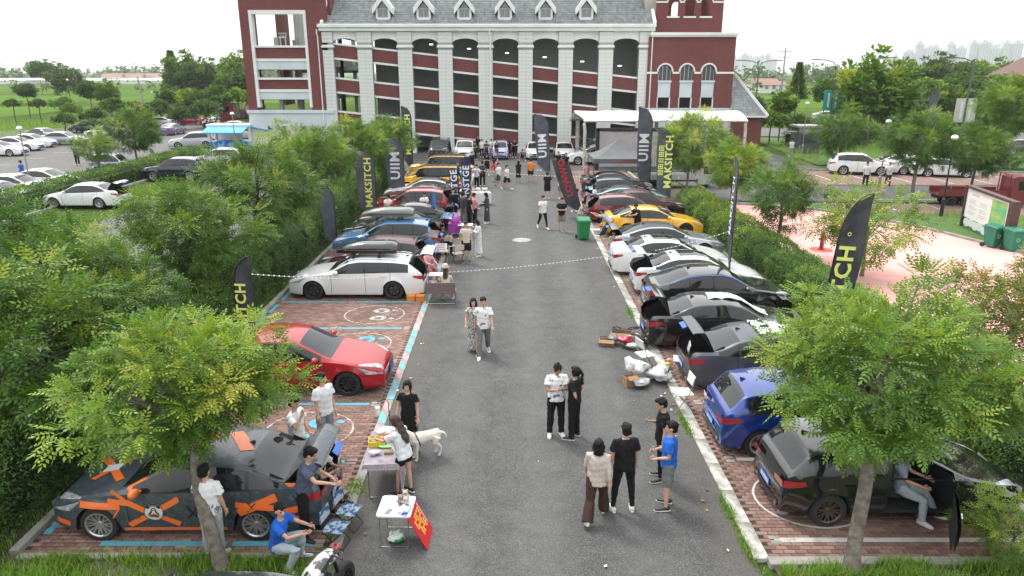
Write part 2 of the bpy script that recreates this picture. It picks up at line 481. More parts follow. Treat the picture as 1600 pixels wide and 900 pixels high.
# ---- brick parking bays either side of the lane: real bricks near, texture far
def paving(name, x0, x1, y0, y1, ysplit, first_x, first_y):
 root = thing(name, None, None)
 root['kind'] = 'structure'
 b = MB(); b.poly([(x0, y0, 0.008), (x1, y0, 0.008), (x1, ysplit, 0.008), (x0, ysplit, 0.008)])
 b.build('joint_bed', M_bed, root)
 b = MB(); b.poly([(x0, ysplit, 0.02), (x1, ysplit, 0.02), (x1, y1, 0.02), (x0, y1, 0.02)])
 b.build('far_bricks', M_brickt, root)
 bl, bw = 0.2, 0.1
 one = MB(); e = 0.006
 hx, hy = bl / 2 - 0.004, bw / 2 - 0.004
 vs = [(-hx, -hy, 0), (hx, -hy, 0), (hx, hy, 0), (-hx, hy, 0), (-hx + e, -hy + e, 0.013), (hx - e, -hy + e, 0.013), (hx - e, hy - e, 0.013), (-hx + e, hy - e, 0.013)]
 fs = [(4, 5, 6, 7), (0, 1, 5, 4), (1, 2, 6, 5), (2, 3, 7, 6), (3, 0, 4, 7)]
 one.add(vs, fs)
 me = one.mesh('brick', M_brick)
 V0 = np.array(vs); rs = np.random.RandomState(5)
 ny = int((ysplit - y0) / bw); nx = int((x1 - x0) / bl) + 1
 pos = []
 for j in range(ny):
  for i in range(nx):
   cx = x0 + (i + 0.5) * bl - (0.1 if j % 2 else 0)
   if cx - bl / 2 < x0 - 0.02 or cx + bl / 2 > x1 + 0.02: continue
   pos.append((cx, y0 + (j + .5) * bw))
 pos = np.array(pos)
 dist = np.hypot(pos[:, 0] - first_x, (pos[:, 1] - first_y) * 1.6)
 order = np.argsort(dist)
 for q in order[:300]:
  o = link('brick', me, root, (pos[q, 0] + rs.uniform(-.001, .001), pos[q, 1] + rs.uniform(-.001, .001), 0.009 + rs.uniform(-.002, .002)), (rs.uniform(-.008, .008), rs.uniform(-.008, .008), rs.uniform(-.012, .012)))
 rest = pos[order[300:]]; n = len(rest)
 V = np.repeat(V0[None], n, 0)
 a = rs.uniform(-.012, .012, n); ca, sa = np.cos(a)[:, None], np.sin(a)[:, None]
 X = V[:, :, 0] * ca - V[:, :, 1] * sa + rest[:, 0:1]; Y = V[:, :, 0] * sa + V[:, :, 1] * ca + rest[:, 1:2]
 tx, ty = rs.uniform(-.012, .012, (n, 1)), rs.uniform(-.012, .012, (n, 1))
 Z = V[:, :, 2] + 0.009 + rs.uniform(-.002, .002, (n, 1)) + V[:, :, 0] * tx + V[:, :, 1] * ty
 V = np.stack([X, Y, Z], 2).reshape(-1, 3)
 F = (np.array(fs)[None] + (np.arange(n) * 8)[:, None, None]).reshape(-1, 4)
 tag(link('bricks', np_mesh('bricks', V, F, M_brick), root), kind='stuff')
 return root
paving('parking_pavement', -8.2, -3.1, 10.05, 58, 30, -4.6, 10.6)
paving('parking_pavement', 4.25, 9.15, 9.95, 58, 30, 5.6, 10.4)

# ---- kerbs: each stone its own piece
def kerb(name, pts, mats, w=0.15, h=0.05, step=1.0, z=0.0, gap=0.012):
 root = thing(name, None, None); root['kind'] = 'structure'
 cache = {}
 for s_ in range(len(pts) - 1):
  a, b_ = Vector((*pts[s_], 0)), Vector((*pts[s_ + 1], 0))
  n = max(1, round((b_ - a).length / step)); L = (b_ - a).length / n
  ang = math.atan2((b_ - a).y, (b_ - a).x)
  for i in range(n):
   mi = rnd.choice(mats); key = (round(L, 2), mi.name)
   if key not in cache:
    bb = MB(); e = 0.008
    hx = L / 2 - gap / 2
    vs = [(-hx, -w / 2, -.05), (hx, -w / 2, -.05), (hx, w / 2, -.05), (-hx, w / 2, -.05), (-hx, -w / 2, h - e), (hx, -w / 2, h - e), (hx, w / 2, h - e), (-hx, w / 2, h - e),
      (-hx + e, -w / 2 + e, h), (hx - e, -w / 2 + e, h), (hx - e, w / 2 - e, h), (-hx + e, w / 2 - e, h)]
    fs = [(0, 1, 5, 4), (1, 2, 6, 5), (2, 3, 7, 6), (3, 0, 4, 7), (4, 5, 9, 8), (5, 6, 10, 9), (6, 7, 11, 10), (7, 4, 8, 11), (8, 9, 10, 11)]
    bb.add(vs, fs); cache[key] = bb.mesh('kerb_stone', mi)
   c = a.lerp(b_, (i + .5) / n)
   link('kerb_stone', cache[key], root, (c.x, c.y, z + rnd.uniform(-.004, .004)), (0, 0, ang + rnd.uniform(-.004, .004)))
 return root
kerb('kerb', [(4.125, 9.9), (4.125, 58)], [M_kerbw, M_kerbw, M_kerbw, M_conc], w=0.25, h=0.028)
kerb('kerb', [(-3.0, 10.05), (-3.0, 13.4)], [M_conc], w=0.2, h=0.026)
kerb('kerb', [(-3.0, 13.4), (-3.0, 30)], [M_kerbb, M_kerbb, M_kerbp, M_kerbw], w=0.2, h=0.026, step=.62)
kerb('kerb', [(-3.0, 30), (-3.0, 58)], [M_conc, M_kerbw], w=0.2, h=0.026)
kerb('kerb', [(-8.275, 10.0), (-8.275, 57)], [M_conc], h=0.12)
kerb('kerb', [(9.3, 9.95), (9.3, 57)], [M_conc], h=0.12, w=.2)
kerb('kerb', [(-8.2, 9.97), (-3.1, 9.97)], [M_conc], h=0.05, w=.14)
kerb('kerb', [(4.2, 9.83), (9.2, 9.83)], [M_conc], h=0.06, w=.2)
kerb('kerb', [(12.06, 6), (12.06, 43.6)], [M_conc], h=0.1, w=.12)
kerb('kerb', [(12.0, 43.7), (17.6, 41.1), (21.0, 36.5), (22.5, 31.1), (25, 26.6), (40, 24.6)], [M_conc], h=0.12, w=.14)
kerb('kerb', [(-27.1, 14), (-27.1, 66)], [M_conc], h=0.12, w=.14)
kerb('kerb', [(-11.3, 8), (-11.3, 57)], [M_conc], h=0.12, w=.14)
kerb('kerb', [(22, 58.7), (48, 56.2)], [M_conc], h=0.12, w=.14)

# ---- painted bay lines and cartoon rings
def strip(name, x0, x1, y0, y1, mt, z=0.028):
 b = MB(); b.poly([(x0, y0, z), (x1, y0, z), (x1, y1, z), (x0, y1, z)])
 tag(b.build(name, mt), kind='structure')
BAY = 2.655
BY0 = 10.3
for i in range(0, 12):
 y = BY0 + BAY * i
 if i == 0:
  strip('blue_bay_line', -7.0, -4.85, y - .06, y + .06, M_lineb); strip('blue_bay_line', -4.75, -3.35, y - .06, y + .06, M_lineb)
 else:
  strip('blue_bay_line', -8.0, -5.75, y - .06, y + .06, M_lineb); strip('blue_bay_line', -5.45, -3.45, y - .06, y + .06, M_lineb)
 strip('blue_bay_line', -8.15, -8.02, y + .25, y + 1.2, M_lineb); strip('blue_bay_line', -8.15, -8.02, y + 1.5, y + 2.4, M_lineb)
 # small concrete blocks set in the bricks at the end of each line
 for sx in (-3.3, -5.6):
  for dy in (-.06, .07):
   strip('marker_block', sx - .1, sx + .1, y + dy - .045, y + dy + .045, M_conc, 0.027)
for i in range(0, 12):
 y = BY0 + 0.1 + BAY * i
 strip('white_bay_line', 4.65 if i else 4.5, 9.0, y - .06, y + .06, M_linew)
 for dy in (-.06, .07):
  strip('marker_block', 4.42, 4.6, y + dy - .045, y + dy + .045, M_conc, 0.029)
def ring_flat(b, cx, cy, rx, ry, w, a0=0, a1=2 * PI, n=32, z=0.029):
 for i in range(n):
  a, c = a0 + (a1 - a0) * i / n, a0 + (a1 - a0) * (i + 1) / n
  b.poly([(cx + math.cos(a) * rx, cy + math.sin(a) * ry, z), (cx + math.cos(c) * rx, cy + math.sin(c) * ry, z),
    (cx + math.cos(c) * (rx - w), cy + math.sin(c) * (ry - w), z), (cx + math.cos(a) * (rx - w), cy + math.sin(a) * (ry - w), z)])
def face_art(x, y, s, mo, mf):
 """a plain round smiling face painted over a bay: outline ring, two star-eyed discs, cheeks and a nose"""
 b = MB(); ring_flat(b, x, y, 1.0, .92, .045)
 tag(b.build('painted_ring', mo), kind='structure')
 b = MB()
 for e in (-1, 1):
  cx, cy = x + s * .18, y + e * .36
  ring_flat(b, cx, cy, .27, .25, .15, n=20, z=.03)
  ring_flat(b, cx, cy, .1, .05, .07, n=8, z=.0305)
  ring_flat(b, x + s * .62, y + e * .42, .1, .09, .09, n=10, z=.03)
 tag(b.build('painted_face', mf), kind='structure')
 b = MB(); ring_flat(b, x + s * .52, y, .19, .07, .03, n=12, z=.0302)
 tag(b.build('painted_nose', mo), kind='structure')
for i in (0, 1, 2, 3, 4):
 face_art(-4.55, BY0 + BAY * (i + .5), 1, M_chalk if i else M_linew, M_lineb if i < 4 else M_chalk)
for i in range(0, 6):
 face_art(5.55, BY0 + .1 + BAY * (i + .5) - (.1 if i == 0 else 0), -1, M_linew, M_linew)
# edge lines and lot lines
strip('road_line', 20, 60, 44.55, 44.67, M_linew, 0.009)
for q in range(9):
 strip('bay_line', 23.6 + q * 2.7, 23.72 + q * 2.7, 50.9, 55.6, M_linew, 0.026)
for q in range(5):
 strip('bay_line', 19.6 + q * 2.7, 19.72 + q * 2.7, 40.6, 43.1 - q * .12, M_linew, 0.026)
for q in range(7):
 strip('lot_line', -46 + q * 0.0, -43.6, 42 + q * 5, 42.12 + q * 5, M_linew, 0.006)
for q in range(12):
 strip('lot_line', -58.2, -53.4, 52 + q * 2.7, 52.1 + q * 2.7, M_linew, 0.006)
# round manhole cover in the lane
p = G(815, 375)
t = thing('manhole_cover', 'round pale iron manhole cover in the asphalt lane', 'manhole cover', (p.x, p.y, 0))
M_iron = mat('worn_iron', (0.36, 0.35, 0.33), 0.6, vary=.4, vscale=12, bump=.5, bscale=60)
b = MB(); b.lathe([(0.0, .012), (.37, .012), (.38, .004)], 28); b.build('lid', M_iron, t)
b = MB(); b.lathe([(.39, .002), (.395, .009), (.45, .009), (.46, .002)], 28); b.build('frame', M_conc, t)
# ================================================================ THE BUILDING
def brickwall(name, c1, c2, mortar, w=0.24, h=0.07):
 k = NB(name); co = k.coord()
 sp = k.n('SeparateXYZ'); k.l(co, sp.inputs[0])
 nrm = k.n('SeparateXYZ'); k.l(k.n('NewGeometry').outputs['Normal'], nrm.inputs[0])
 ax = k.math('ABSOLUTE', nrm.outputs[0])
 cb = k.n('CombineXYZ')
 gt = k.math('GREATER_THAN', ax, 0.7)
 u = k.math('ADD', k.math('MULTIPLY', sp.outputs[0], k.math('SUBTRACT', 1.0, gt)), k.math('MULTIPLY', sp.outputs[1], gt))
 k.l(u, cb.inputs[0]); k.l(sp.outputs[2], cb.inputs[1])
 bt = k.n('TexBrick'); bt.inputs['Scale'].default_value = 1.0
 bt.inputs['Brick Width'].default_value = w; bt.inputs['Row Height'].default_value = h
 bt.inputs['Mortar Size'].default_value = 0.006
 bt.inputs['Color1'].default_value = (*c1, 1); bt.inputs['Color2'].default_value = (*c2, 1); bt.inputs['Mortar'].default_value = (*mortar, 1)
 k.l(cb.outputs[0], bt.inputs[0])
 c = k.mix(0.6, bt.outputs[0], k.ramp(k.noise(co, 0.5, 8, 0.65), [(0.3, (.78, .76, .76)), (0.7, (1.2, 1.2, 1.18))]), 'MULTIPLY')
 st = k.n('Mapping'); st.inputs['Scale'].default_value = (1.6, 1.6, 0.12); k.l(co, st.inputs[0])
 c = k.mix(k.ramp(k.noise(st.outputs[0], 1.0, 6, .6), [(.55, (0, 0, 0)), (.75, (.35, .35, .35))]), c, (0.12, 0.07, 0.06))
 k.l(c, k.b.inputs['Base Color']); k.b.inputs['Roughness'].default_value = 0.8
 return k.m
M_red = brickwall('red_facade_brick', (0.155, 0.037, 0.033), (0.125, 0.030, 0.028), (0.11, 0.05, 0.045))
M_white = mat('white_render', (0.66, 0.68, 0.66), 0.7, col2=(0.56, 0.58, 0.56), vscale=0.6, detail=9, ramp=(.45, .75))
M_stone = mat('stone_cladding', (0.60, 0.625, 0.585), 0.6, col2=(0.52, 0.545, 0.51), vscale=1.2, detail=6)
M_joint = mat('panel_joint', (0.30, 0.31, 0.295), 0.9)
M_inner = mat('ramp_interior', (0.42, 0.44, 0.42), 0.9, vary=.25, vscale=.4)
M_slab = mat('ramp_floor', (0.30, 0.31, 0.30), 0.85, vary=.3, vscale=.5)
M_bframe = mat('pale_blue_panel', (0.52, 0.58, 0.60), 0.7, vary=.12, vscale=.6)
M_wglass = mat('window_glass', (0.03, 0.035, 0.04), 0.08, spec=0.8)
M_metal = mat('grey_metal', (0.35, 0.36, 0.37), 0.4, metal=0.6)
def roof_mat():
 k = NB('roof_tile'); co = k.coord()
 gi = k.n('NewGeometry').outputs['Random Per Island']
 c = k.ramp(gi, [(0, (0.15, 0.165, 0.17)), (1, (0.235, 0.25, 0.255))])
 c = k.mix(.6, c, k.ramp(k.noise(co, 1.3, 8, .7), [(.3, (.7, .7, .7)), (.7, (1.25, 1.25, 1.22))]), 'MULTIPLY')
 k.l(c, k.b.inputs['Base Color']); k.b.inputs['Roughness'].default_value = .65
 return k.m
M_roof = roof_mat()
FY = 72.0     # facade plane
B = thing('parking_building', 'red brick car park building with white pillars, sloping ramp bands and grey dormer roof', 'building')
NB8 = 8; PITCHX = 3.857; X0 = -16.05
pill_w = 1.38
def opening(i): return X0 + PITCHX * i
def ramp_z(x): return 10.28 - 0.1075 * (x - X0)
# pillars with their cladding panels
pm = MB(); pm.box((0, 0, 0), (pill_w / 2 - .018, .03, .315)); panel_me = pm.mesh('stone_panel', M_stone)
px_list = [X0 - PITCHX / 2 + PITCHX * i for i in range(NB8 + 1)]
for i, px in enumerate(px_list):
 w = pill_w if 0 < i else 1.0
 if i == 0: px += .35
 q = MB(); q.bbox(px - w / 2, px + w / 2, FY - .30, FY + .5, 0, 11.45)
 po = q.build('pillar', M_joint, B)
 nc = 2
 for c in range(nc):
  for r in range(34):
   z = 0.17 + r * .335
   if z > 11.3 or abs(z - 10.05) < .2: continue
   link('stone_panel', panel_me, po, (px + (c - .5) * w / 2, FY - .30 - .012, z), None, (w / pill_w, 1, 1))
 q = MB()
 q.bbox(px - w / 2 - .1, px + w / 2 + .1, FY - .42, FY + .5, 9.95, 10.08); q.bbox(px - w / 2 - .05, px + w / 2 + .05, FY - .37, FY + .5, 10.08, 10.2)
 q.bbox(px - w / 2 - .06, px + w / 2 + .06, FY - .4, FY + .5, 0, .5)
 q.build('capital', M_white, B)
# arches over each opening
for i in range(NB8):
 cx = opening(i); hw = (PITCHX - pill_w) / 2
 q = MB(); n = 14
 def zarc(x):
  rise = .5; a = x / hw
  return 10.3 + rise * math.sqrt(max(0, 1 - a * a * .92))
 xs = [-hw + 2 * hw * k / n for k in range(n + 1)]
 for k in range(n):
  a, c = xs[k], xs[k + 1]
  q.add([(cx + a, FY - .12, zarc(a)), (cx + c, FY - .12, zarc(c)), (cx + c, FY - .12, 11.45), (cx + a, FY - .12, 11.45),
    (cx + a, FY + .3, zarc(a)), (cx + c, FY + .3, zarc(c)), (cx + c, FY + .3, 11.45), (cx + a, FY + .3, 11.45)],
    [(0, 1, 2, 3), (1, 0, 4, 5), (5, 4, 7, 6)])
 q.build('arch', M_white, B)
 q = MB()
 q.tube([(cx + x, FY - .14, zarc(x) + .03) for x in xs], .06, 6)
 q.build('arch_moulding', M_white, B)
 # sloping parapets
 for lv in range(4):
  q = MB(); wq = MB()
  za, zb = ramp_z(cx - hw) - 3.15 * lv, ramp_z(cx + hw) - 3.15 * lv
  def band(m, y0, y1, d0, d1):
   lo_a, lo_b = max(za - d1, 0.01), max(zb - d1, 0.01)
   hi_a, hi_b = za - d0, zb - d0
   if hi_b <= 0.05: return
   x0, x1 = cx - hw, cx + hw
   m.add([(x0, y0, lo_a), (x1, y0, lo_b), (x1, y0, hi_b), (x0, y0, hi_a), (x0, y1, lo_a), (x1, y1, lo_b), (x1, y1, hi_b), (x0, y1, hi_a)],
     [(0, 1, 2, 3), (5, 4, 7, 6), (3, 2, 6, 7), (1, 0, 4, 5), (0, 3, 7, 4), (2, 1, 5, 6)])
  band(wq, FY - .06, FY + .2, 0, .17); band(q, FY + .0, FY + .14, .17, 1.33)
  if wq.v: wq.build('parapet_coping', M_white, B)
  if q.v: q.build('parapet_panel', M_red, B)
  wq = MB(); band(wq, FY - .04, FY + .2, 1.33, 1.52)
  if wq.v: wq.build('slab_edge', M_white, B)
# ramp slabs, back wall and ceiling behind the openings
xa, xb = X0 - PITCHX / 2, X0 + PITCHX * 7.5
q = MB()
for lv in range(4):
 za, zb = ramp_z(xa) - 3.15 * lv - 1.2, ramp_z(xb) - 3.15 * lv - 1.2
 q.add([(xa, FY + .16, za), (xb, FY + .16, zb), (xb, FY + 6.5, zb), (xa, FY + 6.5, za), (xa, FY + .16, za - .3), (xb, FY + .16, zb - .3), (xb, FY + 6.5, zb - .3), (xa, FY + 6.5, za - .3)],
   [(0, 1, 2, 3), (7, 6, 5, 4), (0, 4, 5, 1), (3, 2, 6, 7)])
q.build('ramp', M_slab, B)
q = MB(); q.bbox(xa + 3.6, xb, FY + 6.5, FY + 6.7, 0, 11.4); q.bbox(xb - .2, xb, FY + .5, FY + 6.5, 0, 11.4); q.bbox(xa, xb, FY + .31, FY + 12, 11.3, 11.44)
q.build('inner_wall', M_inner, B)
q = MB()
for lv in range(1, 4):
 q.bbox(xa + .2, xa + .45, FY + 5.2, FY + 5.5, 0, 10.9); q.bbox(xa + 1.9, xa + 2.1, FY + 6, FY + 6.3, 0, 10.9)
q.build('inner_column', M_inner, B)
# ceiling lamps seen through the top arches
lm = MB(); lm.box((0, 0, 0), (.35, .2, .08)); lme = lm.mesh('ceiling_lamp', mat('lit_lamp', (.9, .9, .9), .5, emit=((1, 1, .96), 3.0)))
for i in range(2, 8):
 z = ramp_z(opening(i)) + .95
 link('ceiling_lamp', lme, B, (opening(i) + .1, FY + 4.4, min(z, 11.1)))
# cornice and gutter
q = MB(); x1c = X0 + PITCHX * 7.5 + .7
q.bbox(xa - .35, x1c, FY - .55, FY + .5, 11.45, 11.78); q.bbox(xa - .45, x1c + .05, FY - .72, FY + .5, 11.78, 11.98); q.bbox(xa - .4, x1c, FY - .62, FY + .4, 11.98, 12.08)
q.build('cornice', M_white, B)
q = MB()
for px in (xa - .55, opening(3) + 2.35, x1c - .25):
 q.tube([(px, FY - .5, 11.6), (px, FY - .55, 11.2), (px + .05, FY - .48, 10.9), (px + .05, FY - .48, 0.2)], .055, 6)
q.build('downpipe', M_white, B)
# tiled roof: every course a real step with tile rolls
slope = R(38); ry0, rz0 = FY - .5, 12.02
ncourse, ntile = 24, 112
V = []; F = []
x0r, x1r = xa + .1, x1c - .2
tw = (x1r - x0r) / ntile; cl = .36
cosS, sinS = math.cos(slope), math.sin(slope)
for r in range(ncourse):
 for c in range(ntile):
  xx = x0r + c * tw
  prof = [(0, .012), (tw * .22, .05), (tw * .44, .012), (tw * .98, .0)]
  b0 = len(V)
  for e, (s0, lift) in enumerate(((r * cl, .045), ((r + 1) * cl + .03, 0.0))):
   for (dx, dz) in prof:
    V.append((xx + dx, ry0 + s0 * cosS - (dz + lift) * sinS, rz0 + s0 * sinS + (dz + lift) * cosS))
  for (dx, dz) in prof:
   V.append((xx + dx, ry0 + r * cl * cosS, rz0 + r * cl * sinS - .02))
  for e in range(3):
   F.append((b0 + e, b0 + e + 1, b0 + 5 + e, b0 + 4 + e)); F.append((b0 + 8 + e, b0 + 9 + e, b0 + 1 + e, b0 + e))
ro = link('roof', np_mesh('roof', np.array(V), np.array(F), M_roof), B)
ro['kind'] = 'stuff'
# roof verge trims and body under the roof
q = MB(); L_ = ncourse * cl
for x in (x0r - .12, x1r + .12):
 q.add([(x - .14, ry0 - .1, rz0 - .05), (x + .14, ry0 - .1, rz0 - .05), (x + .14, ry0 + L_ * cosS, rz0 + L_ * sinS - .05), (x - .14, ry0 + L_ * cosS, rz0 + L_ * sinS - .05),
   (x - .14, ry0 - .1, rz0 + .2), (x + .14, ry0 - .1, rz0 + .2), (x + .14, ry0 + L_ * cosS, rz0 + L_ * sinS + .2), (x - .14, ry0 + L_ * cosS, rz0 + L_ * sinS + .2)],
   [(0, 3, 2, 1), (4, 5, 6, 7), (0, 1, 5, 4), (1, 2, 6, 5), (2, 3, 7, 6), (3, 0, 4, 7)])
q.build('verge', M_white, B)
q = MB(); q.add([(x0r, FY + .5, 12), (x1r, FY + .5, 12), (x1r, ry0 + L_ * cosS, rz0 + L_ * sinS - .1), (x0r, ry0 + L_ * cosS, rz0 + L_ * sinS - .1), (x0r, FY + 14, 12), (x1r, FY + 14, 12)],
     [(0, 1, 2, 3), (3, 2, 5, 4), (0, 3, 4), (1, 5, 2)])
q.build('roof_back', M_inner, B)
# dormers
def dormer(cx):
 zb = 12.55; y = FY - .02
 d = MB(); hw, he, hr = .58, .95, 1.0
 # cheeks and front wall
 for s in (-1, 1):
  d.bbox(cx + s * hw - .09, cx + s * hw + .09, y, y + 1.8, zb, zb + he)
 d.bbox(cx - hw, cx + hw, y + .02, y + .2, zb - .1, zb + .12)
 do = d.build('dormer', M_white, B)
 d = MB()
 # gabled roof: thick sloping white bands
 a = 0.95
 for s in (-1, 1):
  p0 = Vector((cx + s * a, y - .25, zb + .42)); p1 = Vector((cx, y - .25, zb + 1.62)); w = Vector((0, 0, .58))
  d.add([p0, p1, p1 + w, p0 + w] + [v + Vector((0, 2.6, 0)) for v in (p0, p1, p1 + w, p0 + w)],
    [(0, 1, 2, 3), (5, 4, 7, 6), (3, 2, 6, 7), (1, 0, 4, 5), (0, 3, 7, 4)])
 d.build('dormer_gable', M_white, do)
 d = MB(); d.add([(cx - hw + .08, y + .12, zb + .1), (cx + hw - .08, y + .12, zb + .1), (cx + hw - .08, y + .12, zb + .85), (cx, y + .12, zb + 1.5), (cx - hw + .08, y + .12, zb + .85)], [(0, 1, 2, 3, 4)])
 d.build('window', mat('dormer_glass', (.16, .18, .18), .15, spec=.8), do)
 d = MB()
 for x in (-.5, 0, .5): d.bbox(cx + x * .9 - .03, cx + x * .9 + .03, y + .06, y + .13, zb + .1, zb + .9)
 d.bbox(cx - .5, cx + .5, y + .06, y + .115, zb + .84, zb + .92); d.bbox(cx - .5, cx + .5, y + .06, y + .115, zb + .1, zb + .16)
 d.build('window_frame', M_metal, do)
for i in range(1, 7): dormer(opening(i) - .05)

# ---- left block (open frame storeys)
lx0, lx1 = -25.8, xa + .36
gx0, gx1 = -24.9, -19.6
q = MB()
q.bbox(lx0, gx0, FY - .3, FY + .3, 4.15, 17.5); q.bbox(gx1, lx1, FY - .3, FY + .3, 4.15, 17.5)
q.bbox(gx0, gx1, FY - .3, FY + .3, 13.3, 17.5)
q.bbox(gx0 + .3, gx1 - .1, FY - .1, FY + .12, 8.95, 9.95); q.bbox(gx0 + .3, gx1 - .1, FY - .1, FY + .12, 6.1, 7.0)
q.bbox(lx1 + .01, lx1 + .3, FY + .6, FY + 14, 11, 17.5)
q.bbox(lx0, lx0 + .4, FY + .31, FY + 3.2, 4.15, 17.5); q.bbox(lx0, lx0 + .4, FY + 10.5, FY + 14, 4.15, 17.5); q.bbox(lx0, lx0 + .4, FY + 3.2, FY + 10.5, 14.2, 17.5)
q.build('red_wall', M_red, B)
q = MB()
f = .28
q.bbox(gx0, gx0 + f, FY - .36, FY + .36, 4.4, 13.3); q.bbox(gx1 - .16, gx1 + .1, FY - .36, FY + .36, 4.4, 13.3); q.bbox(gx0, gx1, FY - .37, FY + .37, 12.95, 13.3)
for z0, z1 in ((9.95, 10.15), (7.0, 7.2)): q.bbox(gx0 + f, gx1 - .16, FY - .28, FY + .3, z0, z1)
for z0, z1 in ((8.7, 8.95), (5.85, 6.1)): q.bbox(gx0 + f, gx1 - .16, FY - .2, FY + .34, z0, z1)
q.build('opening_frame', M_white, B)
q = MB(); q.bbox(gx0 + f, gx1 - .16, FY - .12, FY + .3, 7.95, 8.7); q.bbox(gx0 + f, gx1 - .16, FY - .12, FY + .3, 5.15, 5.85)
q.build('beam', M_bframe, B)
q = MB(); q.bbox(lx0 - .15, lx1 + .2, FY - .5, FY + .3, 3.85, 4.15); q.bbox(lx0 - .02, lx0 + 1.7, FY - .38, FY + .3, 0, 3.85); q.bbox(lx0 + 1.7, lx1 + .1, FY - .38, FY + .3, 2.6, 3.85)
q.bbox(lx1 - 1.6, lx1 + .1, FY - .38, FY + .3, 0, 2.6); q.bbox(lx0 - .02, lx0 + .4, FY + .3, FY + 3, 0, 4.15)
q.build('base_wall', M_bframe, B)
q = MB()
for z in (8.25, 5.45, 2.9): q.bbox(lx0 + .42, lx1 - .2, FY + .36, FY + 13.6, z - .35, z)
q.build('floor_slab', M_slab, B)
q = MB()
for x in (gx0 + .1, gx0 + 2.3, gx0 + 4.6, lx1 - .5):
 for y in (FY + 7, FY + 13.7): q.bbox(x - .2, x + .2, y - .2, y + .2, 0, 11.2)
q.bbox(gx0 + .1, lx1, FY + 13.5, FY + 13.9, 9.9, 10.3); q.bbox(gx0, lx1, FY + 13.5, FY + 13.9, 7.6, 8.2); q.bbox(gx0, lx1, FY + 13.5, FY + 13.9, 4.9, 5.4)
q.bbox(gx0 + 1.5, gx0 + 1.8, FY + 9, FY + 13.5, 10.3, 16.5)
q.build('column', M_inner, B)
q = MB(); q.bbox(gx0 + .5, lx1, FY + 13.55, FY + 13.8, 8.25, 9.1); q.bbox(gx0 + .5, lx1, FY + 13.55, FY + 13.8, 5.45, 6.3)
q.build('rear_parapet', M_slab, B)
# floodlight on the open top storey
q = MB(); q.box((-22.3, FY + 1.2, 11.1), (.75, .12, .5), M=Matrix.Rotation(-.35, 3, 'X')); q.bbox(-22.6, -22.5, FY + 1.1, FY + 1.3, 10.2, 11.0); q.bbox(-22.1, -22.0, FY + 1.1, FY + 1.3, 10.2, 11.0)
q.build('floodlight', M_metal, B)
q = MB()
for a in (-22.6, -22.42, -22.24, -22.06): q.bbox(a - .06, a + .06, FY + 1.1, FY + 1.13, 10.95, 11.28)
q.build('floodlight_lens', M_wglass, B)

# ---- right block with arched windows, and its upper tower
def arch_wall(name, x0, x1, z0, z1, y0, y1, holes, mt, parent):
 """front wall with round-headed or square holes (cx, half width, sill z, head z, arched)"""
 q = MB(); holes = sorted(holes); y = y0
 xs = [x0]
 for (cx, hw, s, h, a) in holes: xs += [cx - hw, cx + hw]
 xs.append(x1)
 for i in range(0, len(xs), 2): q.bbox(xs[i], xs[i + 1], y0, y1, z0, z1)
 for (cx, hw, s, h, a) in holes:
  if s > z0: q.bbox(cx - hw, cx + hw, y0, y1, z0, s)
  n = 10 if a else 1
  pts = [(cx - hw + 2 * hw * k / n) for k in range(n + 1)]
  zf = (lambda x: h + math.sqrt(max(0, hw * hw - (x - cx) ** 2))) if a else (lambda x: h)
  for k in range(n):
   a_, c_ = pts[k], pts[k + 1]; za, zc = zf(a_), zf(c_)
   q.add([(a_, y0, za), (c_, y0, zc), (c_, y0, z1), (a_, y0, z1), (a_, y1, za), (c_, y1, zc), (c_, y1, z1), (a_, y1, z1)], [(0, 1, 2, 3), (1, 0, 4, 5), (5, 4, 7, 6)])
 return q.build(name, mt, parent)
rx0, rx1 = x1c - .55, 21.35
yA, yB = FY - .45, FY
wx = [14.75, 16.85, 18.95]
T = thing('tower_block', 'red brick tower with round arched windows right of the dormer roof', 'building')
arch_wall('brick_wall', rx0, rx1, 4.35, 10.9, yA, yB, [(x, .62, 4.36, 7.75, True) for x in wx], M_red, T)
q = MB()
for x in wx:
 n = 12; q.tube([(x + math.cos(PI - PI * k / n) * .72, yA - .03, 7.75 + math.sin(PI * k / n) * .72) for k in range(n + 1)], .085, 6)
edges = [rx0 - .02] + [v for x in wx for v in (x - .72, x + .72)] + [rx1 + .05]
for i in range(0, len(edges), 2): q.bbox(edges[i], edges[i + 1], yA - .08, yA + .02, 7.55, 7.73)
q.build('string_course', M_white, T)
for x in wx:
 q = MB(); q.bbox(x - .66, x + .66, yA - .1, yA + .3, 6.75, 6.93); q.bbox(x - .6, x + .6, yA + .02, yA + .22, 5.35, 6.75)
 q.build('window_panel', M_bframe, T)
 q = MB()
 for dx in (-.56, -.2, .2, .56): q.bbox(x + dx - .035, x + dx + .035, yA + .18, yA + .25, 6.93, 8.3)
 q.build('window_frame', M_metal, T)
 q = MB(); q.bbox(x - .6, x + .6, yA + .27, yA + .29, 6.93, 8.35); q.build('window_glass', M_wglass, T)
 q = MB(); q.bbox(x - .64, x - .56, yA - .02, yA + .3, 4.36, 5.35); q.bbox(x + .56, x + .64, yA - .02, yA + .3, 4.36, 5.35); q.build('reveal', M_white, T)
q = MB(); q.bbox(rx0 + .2, rx1, yA - .25, yB + 8, 10.9, 11.05); q.bbox(rx0 + .1, rx1 + .12, yA - .38, yB + 8, 11.05, 11.3); q.build('cornice', M_white, T)
q = MB(); q.bbox(rx0, rx1 + .1, yA - .1, yB, 0, 4.35); q.bbox(rx1 - .3, rx1 + .1, yB, yB + 8, 0, 4.35); q.build('base_wall', M_bframe, T)
q = MB(); q.bbox(rx1 - .3, rx1, yB, yB + 8, 4.35, 10.9); q.build('side_wall', M_red, T)
